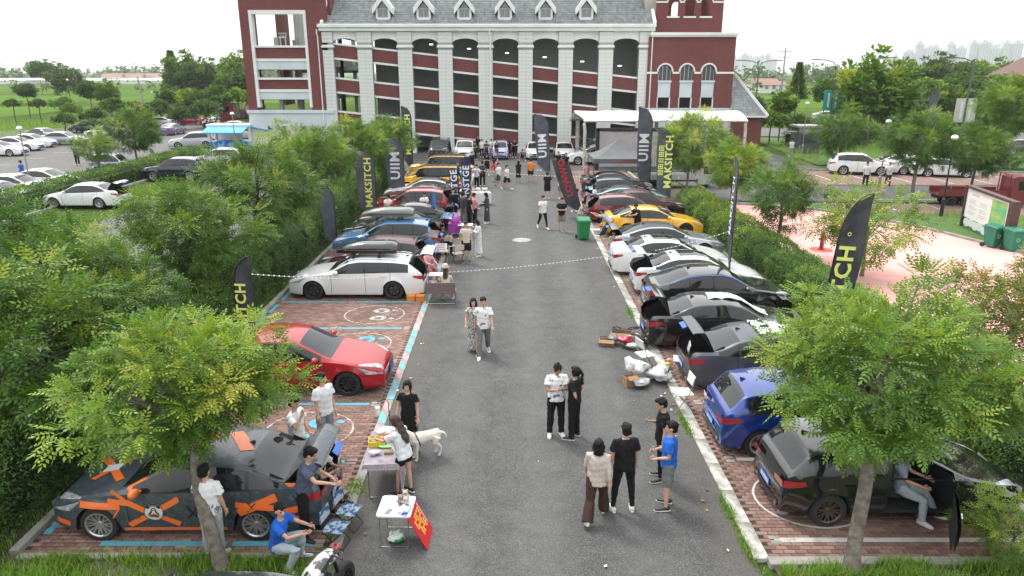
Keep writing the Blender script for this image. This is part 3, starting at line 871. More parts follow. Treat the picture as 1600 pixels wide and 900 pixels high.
q = MB(); q.bbox(rx0, rx1 - .3, yB + 3.5, yB + 3.7, 0, 10.9); q.bbox(rx0, rx1 - .3, yB, yB + 3.5, 4.0, 4.3); q.bbox(rx0, rx1 - .3, yB, yB + 3.5, 6.9, 7.1); q.build('inner_wall', M_inner, T)
q = MB()
for x in (rx0 + .6, 16, 18.2): q.bbox(x - .15, x + .15, yB + .8, yB + 1.1, 4.3, 10.8)
q.build('inner_column', M_inner, T)
# upper tower, set back
ux0, ux1, uy = 13.85, 20.3, FY + 1.0
ux = [15.5, 17.1, 18.65]
arch_wall('tower_wall', ux0, ux1, 11.3, 17.5, uy, uy + .35, [(x, .48, 12.85, 14.2, True) for x in ux], M_red, T)
arch_wall('tower_wall', ux0, ux1, 11.3, 17.5, uy + 6.2, uy + 6.5, [(x - .9, .5, 12.4, 14.2, True) for x in (16.3, 18.0)], M_red, T)
q = MB()
for x in ux: q.tube([(x + math.cos(PI - PI * k / 12) * .58, uy - .03, 14.2 + math.sin(PI * k / 12) * .58) for k in range(13)], .075, 6); q.bbox(x - .6, x + .6, uy - .08, uy + .3, 12.7, 12.85)
edges = [ux0 - .05] + [v for x in ux for v in (x - .58, x + .58)] + [ux1 + .08]
for i in range(0, len(edges), 2): q.bbox(edges[i], edges[i + 1], uy - .08, uy + .0, 14.05, 14.2)
q.build('string_course', M_white, T)
q = MB(); q.bbox(ux1 - .35, ux1, uy + .35, uy + 6.2, 11.3, 17.5); q.build('tower_side', M_red, T)
q = MB(); q.bbox(ux0 - .8, ux0, uy + .2, uy + 6, 11.3, 17.5)
for k in range(5): q.bbox(ux0 - 1.0, ux0 + .02, uy + .1 + k * .9, uy + .5 + k * .9, 11.3, 14.3 + .3 * (k % 2))
q.build('tower_pier', mat('old_stone', (.42, .38, .34), .8, vary=.3, vscale=1), T)
# low annex with a steep slate roof on the right side
A = thing('annex', 'low brick annex with steep grey slate roof beside the tower', 'building')
q = MB(); q.bbox(rx1 + .1, 24.4, FY - 1, FY + 6, 0, 3.7); q.build('brick_wall', M_red, A)
V = []; F = []
for r in range(14):
 for c in range(10):
  f0, f1 = r / 14, (r + 1) / 14
  y0, y1 = FY - 1.3 + f0 * .0, FY - 1.3
  xr0, xr1 = rx1 + .12 + c * .3, rx1 + .12 + (c + .94) * .3
  lim = lambda f: 24.7 - 2.6 * f
  za, zb = 3.7 + 3.7 * f0, 3.7 + 3.7 * f1 + .03
  xa0, xa1 = min(xr0, lim(f0)), min(xr1, lim(f0)); xb0, xb1 = min(xr0, lim(f1)), min(xr1, lim(f1))
  ya, yb = FY - 1.4 + 3.0 * f0 - .05, FY - 1.4 + 3.0 * f1
  if xr0 > lim(f1): continue
  b0 = len(V); V += [(xa0, ya, za), (xa1, ya, za), (xb1, yb, zb), (xb0, yb, zb)]; F.append((b0, b0 + 1, b0 + 2, b0 + 3))
  b0 = len(V); V += [(xa0, ya + .05, za - .05), (xa1, ya + .05, za - .05), (xa1, ya, za), (xa0, ya, za)]; F.append((b0, b0 + 1, b0 + 2, b0 + 3))
o = link('slate_roof', np_mesh('slate_roof', np.array(V), np.array(F), M_roof), A); o['kind'] = 'stuff'
q = MB(); q.tube([(24.75, FY - 1.5, 3.65), (22.1, FY + 1.6, 7.5)], .16, 4); q.bbox(rx1 + .1, 24.7, FY - 1.5, FY - 1.3, 3.5, 3.68); q.build('verge', M_white, A)
q = MB(); q.add([(rx1, FY - 1.2, 3.6), (24.6, FY - 1.2, 3.6), (22, FY + 1.7, 7.3), (rx1, FY + 1.7, 7.3)], [(0, 1, 2, 3)]); q.build('roof_deck', M_inner, A)

# ---- stage canopy, truss screen and stage in front of the right end
M_membrane = mat('white_membrane', (0.72, 0.72, 0.69), 0.55, vary=.1, vscale=.5)
M_tube = mat('white_steel', (0.60, 0.57, 0.52), 0.5, col2=(.45, .40, .34), vscale=3)
CN = thing('stage_canopy', 'long white membrane canopy on curved steel posts before the brick tower', 'canopy')
cx0, cx1, cy0, cy1 = 5.4, 19.6, 60.5, 67.5
V = []; F = []; nx, ny = 24, 12
for j in range(ny + 1):
 f = j / ny
 y = cy0 + (cy1 - cy0) * f
 z = 3.5 + 1.0 * math.sin(PI * (0.12 + f * .86) ** 1.0) * 1.0
 for i in range(nx + 1):
  g = i / nx
  sag = -.05 * math.sin(PI * ((g * 4) % 1.0)) ** 2
  xo = (g * (cx1 - cx0)) + cx0 + (.0 if f > .25 else (0.25 - f) * 2.8 * (1 - g))
  V.append((xo, y, z + sag))
for j in range(ny):
 for i in range(nx): F.append((j * (nx + 1) + i, j * (nx + 1) + i + 1, (j + 1) * (nx + 1) + i + 1, (j + 1) * (nx + 1) + i))
V2 = [(x, y, z - .03) for x, y, z in V]; n0 = len(V)
F2 = [(d + n0, c + n0, b_ + n0, a + n0) for a, b_, c, d in F]
link('membrane', np_mesh('membrane', np.array(V + V2), np.array(F + F2), M_membrane, smooth=True), CN)
for x in (cx0 + .7, cx0 + 8, cx1 - .1):
 q = MB()
 q.tube([(x, cy0 + .2, 0), (x, cy0 + .1, 3.0), (x - .1, cy0, 3.6)], .13, 8)
 q.build('post', M_tube, CN)
for x, dx in ((cx0 + .65, 1), (cx0 + 8, 0), (cx1 - .1, 0)):
 q = MB(); q.tube([(cx0 + .7 - (f * .7 if dx else 0) if dx else x, cy0 + (cy1 - cy0) * f, 3.47 + 1.0 * math.sin(PI * (0.12 + f * .86)) - .1) for f in [k / 12 for k in range(13)]], .1, 8)
 q.build('arch_beam', M_tube, CN)
q = MB(); q.tube([(cx0 + .7, cy0, 3.8), (cx1, cy0, 3.82)], .09, 8); q.tube([(cx0, cy1, 3.5), (cx1, cy1, 3.5)], .09, 8); q.build('edge_beam', M_tube, CN)
for x in (cx0 + .7, cx0 + 8, cx1 - .1):
 q = MB(); q.bbox(x - .15, x + .15, cy1 - .15, cy1 + .15, 0, 3.5); q.build('post', M_tube, CN)
ST = thing('stage_backdrop', 'grey lilac printed fabric backdrop on a black truss under the canopy', 'backdrop')
p0, p1 = 7.1, 12.3; yy = 58.6
k = NB('backdrop_print'); co = k.coord()
c = k.ramp(k.noise(co, .7, 8, .6), [(.3, (.23, .215, .225)), (.5, (.31, .29, .30)), (.7, (.38, .345, .35))])
k.l(c, k.b.inputs['Base Color']); k.b.inputs['Roughness'].default_value = .6
q = MB(); q.bbox(p0, p1, yy, yy + .05, .3, 3.1); q.build('fabric', k.m, ST)
M_truss = mat('black_truss', (.03, .03, .032), .4, metal=.5)
q = MB()
for x in (p0 - .15, p1 + .15): q.bbox(x - .14, x + .14, yy - .05, yy + .25, 0, 3.3)
q.bbox(p0 - .3, p1 + .3, yy - .05, yy + .25, 3.12, 3.38)
q.build('truss', M_truss, ST)
# ================================================================ CARS
M_cglass = mat('car_glass', (0.010, 0.012, 0.013), 0.03, spec=0.55)
M_seam = mat('panel_gap', (0.01, 0.01, 0.01), 0.7)
M_under = mat('underbody', (0.012, 0.012, 0.013), 0.9)
M_trim = mat('black_trim', (0.015, 0.015, 0.016), 0.35)
M_tyre = mat('tyre_rubber', (0.018, 0.018, 0.019), 0.8, bump=.3, bscale=90)
M_chrome = mat('chrome', (0.7, 0.7, 0.7), 0.15, metal=1.0)
M_headl = mat('headlamp_glass', (0.42, 0.44, 0.46), 0.08, spec=1.0, vary=.55, vscale=9)
M_taill = mat('tail_lamp_glass', (0.30, 0.012, 0.015), 0.12, coat=.8)
M_rimd = mat('dark_rim', (0.03, 0.03, 0.032), 0.35, metal=.6)
M_rims = mat('silver_rim', (0.5, 0.5, 0.5), 0.3, metal=.8)
M_rimb = mat('bronze_rim', (0.10, 0.085, 0.065), 0.35, metal=.7)
M_disc = mat('brake_disc', (0.18, 0.17, 0.17), 0.4, metal=.7)
M_plate = mat('blue_plate', (0.03, 0.12, 0.42), 0.5)
M_platew = mat('plate_mark', (0.7, 0.7, 0.7), 0.5)
M_cabin = mat('cabin_trim', (0.03, 0.03, 0.032), 0.8)
M_liner = mat('boot_lining', (0.022, 0.022, 0.024), 0.9, vary=.5, vscale=6)
def paint(name, col, rough=.22, metal=.25, coat=1.0, **kw):
 return mat(name, col, rough, metal, coat, **kw)
P = dict(white=paint('white_paint', (.68, .69, .69), .25, 0), black=paint('black_paint', (.008, .008, .009), .15, .2), red=paint('red_paint', (.30, .004, .010), .3, .1, .7, spec=.3),
   crimson=paint('crimson_paint', (.26, .006, .022), .22, .3), maroon=paint('maroon_matt_paint', (.065, .022, .026), .38, .3, .3), blue=paint('deep_blue_paint', (.005, .035, .22), .2, .3),
   sky=paint('mid_blue_paint', (.075, .19, .36), .25, .2), yellow=paint('yellow_paint', (.78, .40, .005), .25, 0), grey=paint('grey_satin_paint', (.085, .088, .105), .36, .5, .3),
   silver=paint('silver_paint', (.33, .35, .38), .28, .6), teal=paint('pale_teal_paint', (.28, .56, .60), .28, 0), turq=paint('turquoise_paint', (.03, .40, .50), .25, .1),
   dred=paint('dark_red_paint', (.13, .008, .012), .2, .3), lilac=paint('lilac_paint', (.48, .46, .66), .35, 0), navy=paint('navy_paint', (.015, .02, .04), .2, .4),
   purple=paint('violet_paint', (.13, .10, .22), .25, .4), graphite=paint('graphite_paint', (.045, .048, .052), .25, .5), wgrey=paint('light_grey_paint', (.42, .44, .45), .3, .2))
# slate camouflage wrap with scratches and orange splashes
k = NB('slate_wrap'); co = k.coord()
c = k.ramp(k.noise(co, 9, 10, .75), [(.3, (.025, .032, .040)), (.55, (.05, .062, .075)), (.72, (.15, .17, .18))])
mp = k.n('Mapping'); mp.inputs['Scale'].default_value = (1.0, .5, 1.6); mp.inputs['Location'].default_value = (7.3, 2.2, 5.4); k.l(co, mp.inputs[0])
o_ = k.noise(mp.outputs[0], .95, 2, .45)
c = k.mix(k.ramp(o_, [(.62, (0, 0, 0)), (.627, (1, 1, 1))]), c, (.72, .15, .03))
k.l(c, k.b.inputs['Base Color']); k.b.inputs['Roughness'].default_value = .38; k.b.inputs['Coat Weight'].default_value = .4
P['wrap'] = k.m
M_orange = mat('orange_wrap', (.74, .15, .025), .4, coat=.3)

def interp(pts, x):
 if x <= pts[0][0]: return pts[0][1]
 for (a, b), (c, d) in zip(pts, pts[1:]):
  if x <= c:
   t = (x - a) / max(c - a, 1e-6)
   return b + (d - b) * t
 return pts[-1][1]
def smooth_pts(pts, n=90):
 """pchip-like resample so silhouettes are rounded"""
 xs = [p[0] for p in pts]; ys = [p[1] for p in pts]; m = len(pts)
 d = [(ys[i + 1] - ys[i]) / max(xs[i + 1] - xs[i], 1e-6) for i in range(m - 1)]
 t = [d[0]] + [0 if d[i - 1] * d[i] <= 0 else 2 * d[i - 1] * d[i] / (d[i - 1] + d[i]) for i in range(1, m - 1)] + [d[-1]]
 out = []
 for i in range(m - 1):
  h = xs[i + 1] - xs[i]
  for q in range(6):
   s = q / 6
   out.append((xs[i] + h * s, (2 * s ** 3 - 3 * s ** 2 + 1) * ys[i] + (s ** 3 - 2 * s ** 2 + s) * h * t[i] + (-2 * s ** 3 + 3 * s ** 2) * ys[i + 1] + (s ** 3 - s ** 2) * h * t[i + 1]))
 out.append(pts[-1]); return out

CT = {
 'sedan': dict(L=4.65, W=.91, R=.33, wh=(.88, 3.55), top=[(0, .56), (.06, .66), (.3, .77), (1.0, .90), (1.28, .96), (2.02, 1.37), (2.5, 1.45), (3.05, 1.44), (3.45, 1.37), (4.08, 1.10), (4.5, 1.07), (4.6, 1.0), (4.65, .78)],
 sh=[(0, .54), (.3, .70), (1.28, .90), (2.5, .94), (3.6, .98), (4.1, 1.02), (4.55, .98), (4.65, .76)], cowl=1.28, rf=2.05, rr=3.42, rb=4.06, sg0=1.5, sg1=3.98, B=2.62, C=3.45, d=(1.42, 2.64, 3.5)),
 'hatch': dict(L=4.28, W=.90, R=.33, wh=(.86, 3.49), top=[(0, .56), (.05, .66), (.28, .78), (.95, .92), (1.15, .98), (1.85, 1.38), (2.35, 1.48), (3.0, 1.47), (3.6, 1.42), (3.85, 1.36), (4.12, 1.02), (4.22, .94), (4.28, .6)],
 sh=[(0, .54), (.3, .72), (1.15, .92), (2.5, .95), (3.6, .98), (4.1, .97), (4.22, .9), (4.28, .58)], cowl=1.15, rf=1.88, rr=3.82, rb=4.12, sg0=1.36, sg1=3.8, B=2.5, C=3.3, d=(1.32, 2.52, 3.4)),
 'wagon': dict(L=4.76, W=.93, R=.345, wh=(.90, 3.72), top=[(0, .62), (.05, .70), (.3, .80), (1.1, .94), (1.4, .99), (2.1, 1.37), (2.6, 1.44), (3.4, 1.43), (4.1, 1.38), (4.28, 1.33), (4.6, 1.02), (4.7, .92), (4.76, .6)],
 sh=[(0, .58), (.3, .74), (1.4, .93), (2.6, .97), (4.0, 1.0), (4.58, .98), (4.7, .9), (4.76, .58)], cowl=1.4, rf=2.13, rr=4.24, rb=4.6, sg0=1.62, sg1=4.25, B=2.72, C=3.55, d=(1.55, 2.74, 3.62)),
 'suv': dict(L=4.6, W=.94, R=.365, wh=(.92, 3.62), top=[(0, .72), (.05, .84), (.3, .96), (1.0, 1.06), (1.25, 1.12), (1.95, 1.56), (2.4, 1.68), (3.2, 1.68), (3.95, 1.6), (4.12, 1.54), (4.42, 1.12), (4.54, 1.0), (4.6, .65)],
 sh=[(0, .70), (.3, .88), (1.25, 1.05), (2.5, 1.08), (3.8, 1.12), (4.4, 1.08), (4.54, .96), (4.6, .62)], cowl=1.25, rf=1.98, rr=4.08, rb=4.42, sg0=1.45, sg1=4.1, B=2.62, C=3.45, d=(1.45, 2.64, 3.55)),
 'coupe_suv': dict(L=4.66, W=.93, R=.36, wh=(.92, 3.62), top=[(0, .68), (.05, .80), (.3, .92), (1.0, 1.02), (1.28, 1.08), (2.0, 1.5), (2.45, 1.6), (3.0, 1.58), (3.5, 1.5), (4.35, 1.16), (4.5, 1.14), (4.6, 1.0), (4.66, .66)],
 sh=[(0, .66), (.3, .84), (1.28, 1.01), (2.5, 1.05), (3.6, 1.1), (4.35, 1.1), (4.6, .96), (4.66, .64)], cowl=1.28, rf=2.03, rr=3.4, rb=4.34, sg0=1.48, sg1=4.05, B=2.64, C=3.4, d=(1.45, 2.66, 3.5)),
 'fastback': dict(L=4.75, W=.93, R=.345, wh=(.90, 3.72), top=[(0, .54), (.06, .64), (.3, .75), (1.1, .90), (1.4, .95), (2.15, 1.34), (2.65, 1.42), (3.1, 1.41), (3.6, 1.33), (4.4, 1.05), (4.6, 1.03), (4.7, .95), (4.75, .72)],
 sh=[(0, .52), (.3, .69), (1.4, .89), (2.6, .93), (3.7, .97), (4.4, 1.0), (4.65, .94), (4.75, .7)], cowl=1.4, rf=2.18, rr=3.5, rb=4.4, sg0=1.62, sg1=4.1, B=2.75, C=3.6, d=(1.55, 2.77, 3.62)),
 'boxy': dict(L=4.3, W=.92, R=.39, wh=(.82, 3.42), top=[(0, .92), (.04, 1.04), (.2, 1.10), (.9, 1.14), (1.12, 1.17), (1.55, 1.72), (1.75, 1.82), (2.6, 1.84), (4.0, 1.82), (4.12, 1.78), (4.2, 1.2), (4.27, 1.12), (4.3, .7)],
 sh=[(0, .9), (.2, 1.02), (1.12, 1.09), (2.6, 1.1), (4.1, 1.1), (4.27, 1.05), (4.3, .68)], cowl=1.12, rf=1.58, rr=4.08, rb=4.2, sg0=1.25, sg1=4.0, B=2.2, C=3.0, d=(1.2, 2.22, 3.1), wr=.82),
 'mini': dict(L=3.1, W=.76, R=.29, wh=(.5, 2.55), top=[(0, .7), (.05, .8), (.2, .9), (.5, 1.0), (.62, 1.05), (1.1, 1.5), (1.4, 1.6), (2.3, 1.6), (2.8, 1.54), (2.88, 1.48), (3.0, 1.1), (3.06, 1.0), (3.1, .6)],
 sh=[(0, .68), (.2, .82), (.62, .98), (1.5, 1.0), (2.8, 1.0), (3.06, .95), (3.1, .58)], cowl=.62, rf=1.12, rr=2.86, rb=3.0, sg0=.75, sg1=2.75, B=1.72, C=2.1, d=(.75, 1.74, 2.1), wr=.8),
}
RIM_CACHE = {}
def wheel_meshes(Rw, rim, style):
 key = (round(Rw, 3), rim.name, style)
 if key in RIM_CACHE: return RIM_CACHE[key]
 w = .11; rr = Rw * .70
 b = MB(); M = Matrix.Rotation(PI / 2, 3, 'X')   # axis along y, outer face towards -y
 b.lathe([(rr - .01, -w), (rr + .03, -w * 1.03), (Rw - .03, -w), (Rw - .008, -w * .8), (Rw, -w * .4), (Rw, w * .4), (Rw - .008, w * .8), (Rw - .03, w), (rr, w)], 28, M=M)
 tyre = b.mesh('tyre', M_tyre, True, 40)
 b = MB()
 b.lathe([(rr + .005, w * 1.0), (rr - .012, w * 1.02), (rr - .028, w * .9), (rr - .03, -w * .9)], 28, M=M)
 n = {'five': 5, 'ten': 10, 'mesh': 8}[style]
 for i in range(n):
  a = 2 * PI * i / n
  offs = ((-.13, -.05), (.13, .05)) if style in ('five', 'mesh') else ((0, 0),)
  for (o1, o2) in offs:
   da, db = (a + o1 * (1.3 if style == 'mesh' else .9), a + o2)
   p0 = Vector((math.cos(db) * .045, 0, math.sin(db) * .045)); p1 = Vector((math.cos(da) * (rr - .015), 0, math.sin(da) * (rr - .015)))
   t = (p1 - p0).normalized(); s = Vector((0, 1, 0)).cross(t)
   w0, w1 = (.018, .014) if style != 'ten' else (.02, .016)
   y0, y1 = -w * .62, -w * .9
   b.add([p0 - s * w0 + Vector((0, y0, 0)), p0 + s * w0 + Vector((0, y0, 0)), p1 + s * w1 + Vector((0, y1, 0)), p1 - s * w1 + Vector((0, y1, 0)),
     p0 - s * w0 + Vector((0, y0 + .04, 0)), p0 + s * w0 + Vector((0, y0 + .04, 0)), p1 + s * w1 + Vector((0, y1 + .04, 0)), p1 - s * w1 + Vector((0, y1 + .04, 0))],
     [(0, 1, 2, 3), (0, 4, 5, 1), (2, 6, 7, 3), (1, 5, 6, 2), (3, 7, 4, 0)])
 b.lathe([(.0, w * .66), (.04, w * .68), (.055, w * .6)], 12, M=M)
 rimm = b.mesh('rim', rim, False)
 b = MB(); b.lathe([(0, w * .2), (rr * .68, w * .2), (rr * .68, w * .05)], 20, M=M); disc = b.mesh('brake_disc', M_disc)
 b = MB(); b.lathe([(0, -w * .1), (rr - .02, -w * .1)], 20, M=M); back = b.mesh('wheel_well', M_under)
 RIM_CACHE[key] = (tyre, rimm, disc, back)
 return RIM_CACHE[key]

class Car:
 """a body lofted from cross sections; x runs from the nose (0) to the tail (L), y sideways, z up"""
 def __init__(s, kind):
  c = s.c = CT[kind]; s.kind = kind
  s.L = c['L']; s.W = c['W']; s.R = c['R']
  s.top = smooth_pts(c['top']); s.sh = smooth_pts(c['sh'])
  s.wr = c.get('wr', .765)
  cowl, rf, rr, rb = c['cowl'], c['rf'], c['rr'], c['rb']
  xs = {0, .02, .06, .12, .2, .32, .45, .7, .95, cowl, (cowl + rf) / 2, rf, c['sg0'], c['sg1'], c['B'] - .04, c['B'] + .04, c['C'] - .035, c['C'] + .035,
    rr, rb, (rr + rb) / 2, s.L, s.L - .02, s.L - .06, s.L - .12, s.L - .22, s.L - .38, (rf + rr) / 2, rf + .35, rr - .35, rb + .12}
  for d in c['d']: xs |= {d - .008, d + .008}
  for w in c['wh']:
   for k in range(-7, 8): xs.add(w + math.sin(k / 7 * PI / 2) * (s.R + .045))
   xs |= {w - s.R - .09, w + s.R + .09}
  xs = sorted(x for x in xs if 0 <= x <= s.L)
  out = [xs[0]]
  keep = {round(v, 4) for d in c['d'] for v in (d - .008, d + .008)} | {round(v, 4) for v in (cowl, rf, rr, rb, c['sg0'], c['sg1'], c['B'] - .04, c['B'] + .04)}
  for x in xs[1:]:
   if x - out[-1] < .011 and round(x, 4) not in keep: continue
   out.append(x)
  s.xs = out
  s.fr = [0, .10, .25, .42, .6, .76, .9, 1.0]
  s.gr = [.07, .5, .93, 1.0]
  s.tr = [.09, .35, .68, 1.0]
  s.rows = [s.half(x) for x in s.xs]
  s.nh = len(s.rows[0])
 def pw(s, x):
  a, n = .85, 2.4
  w = s.W
  if x < a: w *= 1 - .26 * ((a - x) / a) ** n
  r = s.L - x
  if r < .7: w *= 1 - .17 * ((.7 - r) / .7) ** n
  return w
 def prof(s, z, x):
  h = interp(s.sh, x)
  f = z / h
  return interp([(0, .86), (.2, .93), (.38, .985), (.62, 1.0), (.8, .985), (1.0, .945)], f)
 def hw(s, x, z):
  y = s.pw(x) * s.prof(z, x)
  for w in s.c['wh']:
   d = math.hypot(x - w, z - s.R) - (s.R + .05)
   if d < .12: y += .022 * max(0, 1 - max(d, 0) / .12) * (1 if abs(x - s.L / 2) > s.L * .2 else 0)
  # crease low on the doors
  y -= .018 * math.exp(-((z - .42) / .07) ** 2) * (1 if s.c['d'][0] < x < s.c['d'][2] else .3)
  return y
 def zb(s, x):
  base = .20 if x > .15 and x < s.L - .15 else .24
  if s.kind in ('suv', 'boxy'): base += .08
  for w in s.c['wh']:
   ra = s.R + .045
   if abs(x - w) <= ra: base = max(base, s.R + math.sqrt(max(0, ra * ra - (x - w) ** 2)))
  return base
 def half(s, x):
  """half ring from the underside centre up the side to the roof centre"""
  c = s.c; zb, zs, zt = s.zb(x), interp(s.sh, x), interp(s.top, x)
  zt = max(zt, zs + .015)
  g = min(1, max(0, (zt - zs - .07) / .36)) if c['cowl'] < x < c['rb'] + .05 else 0
  zs_ = max(zs, zb + .03)
  pts = [(x, 0, .2), (x, s.pw(x) - .3, .2), (x, s.pw(x) - .3, zb)]
  for f in s.fr:
   z = zb + (zs_ - zb) * f
   pts.append((x, s.hw(x, z), z))
  ysh = s.hw(x, zs_)
  ye = ysh * (.90 * (1 - g)) + s.wr * s.W * g
  ze = (zs_ + (zt - zs_) * .72) * (1 - g) + (zt - .075) * g
  for f in s.gr:
   y = ysh + (ye - ysh) * f; z = zs_ + (ze - zs_) * f
   y += .03 * math.sin(PI * f) * g
   pts.append((x, y, z))
  for f in s.tr:
   y = ye * (1 - f); z = ze + (zt - ze) * (1 - (1 - f) ** 2.2)
   pts.append((x, y, z))
  return pts
 def surf(s, x, f, up=True):
  """point on the top skin: x station, f = -1..1 across"""
  r = s.half(x); n0 = 3 + len(s.fr) - 1
  ks = r[n0:]
  y = abs(f) * ks[0][1]
  for a, b in zip(ks, ks[1:]):
   if b[1] <= y <= a[1] + 1e-6:
    t = (a[1] - y) / max(a[1] - b[1], 1e-6)
    return Vector((x, math.copysign(y, f), a[2] + (b[2] - a[2]) * t))
  return Vector((x, math.copysign(y, f), ks[-1][2]))
 # ring row index helpers
 def seg(s, j):
  """what band of the section is between row j and j+1"""
  nf, ng = len(s.fr), len(s.gr)
  if j < 3: return 'under'
  if j < 3 + nf - 1: return ('side', j - 3)
  j2 = j - (3 + nf - 1)
  if j2 < ng: return ('green', j2)
  return ('top', j2 - ng)
 def faces(s):
  """yields (part, faces) grouped; both sides"""
  c = s.c; groups = {}
  n, m = len(s.xs), s.nh
  for i in range(n - 1):
   xm = (s.xs[i] + s.xs[i + 1]) / 2; w = s.xs[i + 1] - s.xs[i]
   for j in range(m - 1):
    sg = s.seg(j); key = 'body'
    inarch = False
    if sg == 'under': key = 'under'
    elif sg[0] == 'side':
     if abs(w - .016) < .0015 and any(abs(xm - d) < .003 for d in c['d']) and sg[1] >= 1: key = 'seam'
     elif sg[1] >= 1 and c['d'][0] < xm < c['d'][1]: key = 'front_door'
     elif sg[1] >= 1 and c['d'][1] < xm < c['d'][2]: key = 'rear_door'
     elif sg[1] == 0: key = 'sill'
    elif sg[0] == 'green':
     if c['sg0'] < xm < c['sg1'] and sg[1] in (1, 2):
      if abs(xm - c['B']) < .041: key = 'trim'
      elif xm < c['B']: key = 'front_side_window'
      elif xm < c['C'] - .03 or s.kind in ('sedan', 'fastback', 'coupe_suv', 'mini') and False: key = 'rear_side_window'
      elif xm < c['C'] + .036: key = 'trim'
      else: key = 'quarter_window'
     elif c['sg0'] < xm < c['sg1'] and sg[1] == 0: key = 'trim'
    elif sg[0] == 'top':
     if c['cowl'] < xm < c['rf'] and sg[1] >= 1: key = 'windscreen'
     elif c['rr'] < xm < c['rb'] and sg[1] >= 1: key = 'rear_window'
     elif c['rf'] < xm < c['rr'] and sg[1] >= 1: key = 'roof_panel'
     elif xm > c['rb']: key = 'lid'
     elif xm < c['cowl'] - .02: key = 'bonnet'
    groups.setdefault(key, []).append((i, j))
  return groups
 def submesh(s, cells, side, skip_rows=None):
  """verts and faces for the given (i,j) cells on side +1/-1/0 (both)"""
  vs, fs, idx = [], [], {}
  for sd in ((1, -1) if side == 0 else (side,)):
   for (i, j) in cells:
    q = []
    for (a, b) in ((i, j), (i + 1, j), (i + 1, j + 1), (i, j + 1)):
     k = (a, b, sd if s.rows[a][b][1] > 1e-5 else 0)
     if k not in idx:
      p = s.rows[a][b]; idx[k] = len(vs); vs.append(Vector((p[0], p[1] * sd, p[2])))
     q.append(idx[k])
    if sd < 0: q = q[::-1]
    q2 = []
    for t in q:
     if t not in q2: q2.append(t)
    if len(q2) >= 3: fs.append(tuple(q2))
  return vs, fs
 def cap(s, i, sd_end, zmax=None):
  """end cap: grid between the two half rings"""
  r = s.rows[i]; vs, fs = [], []
  pts = [p for p in r[3:]]
  n = len(pts); cols = [1, .6, .2, -.2, -.6, -1]
  bul = (-.05 if i == 0 else .04)
  for p in pts:
   for cc in cols:
    z = p[2] if zmax is None else min(p[2], zmax)
    vs.append(Vector((p[0] + bul * (1 - cc * cc), p[1] * cc, z)))
  m = len(cols)
  for a in range(n - 1):
   for b in range(m - 1):
    f = (a * m + b, a * m + b + 1, (a + 1) * m + b + 1, (a + 1) * m + b)
    fs.append(f if i == 0 else f[::-1])
  return vs, fs
 def patch_side(s, xz, side, off=.006, sub=5):
  """quad patch in the side view (x,z)x4 laid on the body side"""
  vs, fs = [], []
  a, b_, c_, d_ = [Vector(p) for p in xz]
  for u in range(sub + 1):
   for v in range(sub + 1):
    p = a.lerp(b_, u / sub).lerp(d_.lerp(c_, u / sub), v / sub)
    vs.append(Vector((p.x, (s.hw(p.x, p.y) + off) * side, p.y)))
  for u in range(sub):
   for v in range(sub):
    f = (u * (sub + 1) + v, (u + 1) * (sub + 1) + v, (u + 1) * (sub + 1) + v + 1, u * (sub + 1) + v + 1)
    fs.append(f if side < 0 else f[::-1])
  return vs, fs
 def patch_top(s, xf, off=.006, sub=5):
  vs, fs = [], []
  a, b_, c_, d_ = [Vector(p) for p in xf]
  for u in range(sub + 1):
   for v in range(sub + 1):
    p = a.lerp(b_, u / sub).lerp(d_.lerp(c_, u / sub), v / sub)
    q = s.surf(p.x, p.y); vs.append(q + Vector((0, 0, off)))
  for u in range(sub):
   for v in range(sub):
    fs.append((u * (sub + 1) + v, (u + 1) * (sub + 1) + v, (u + 1) * (sub + 1) + v + 1, u * (sub + 1) + v + 1))
  return vs, fs

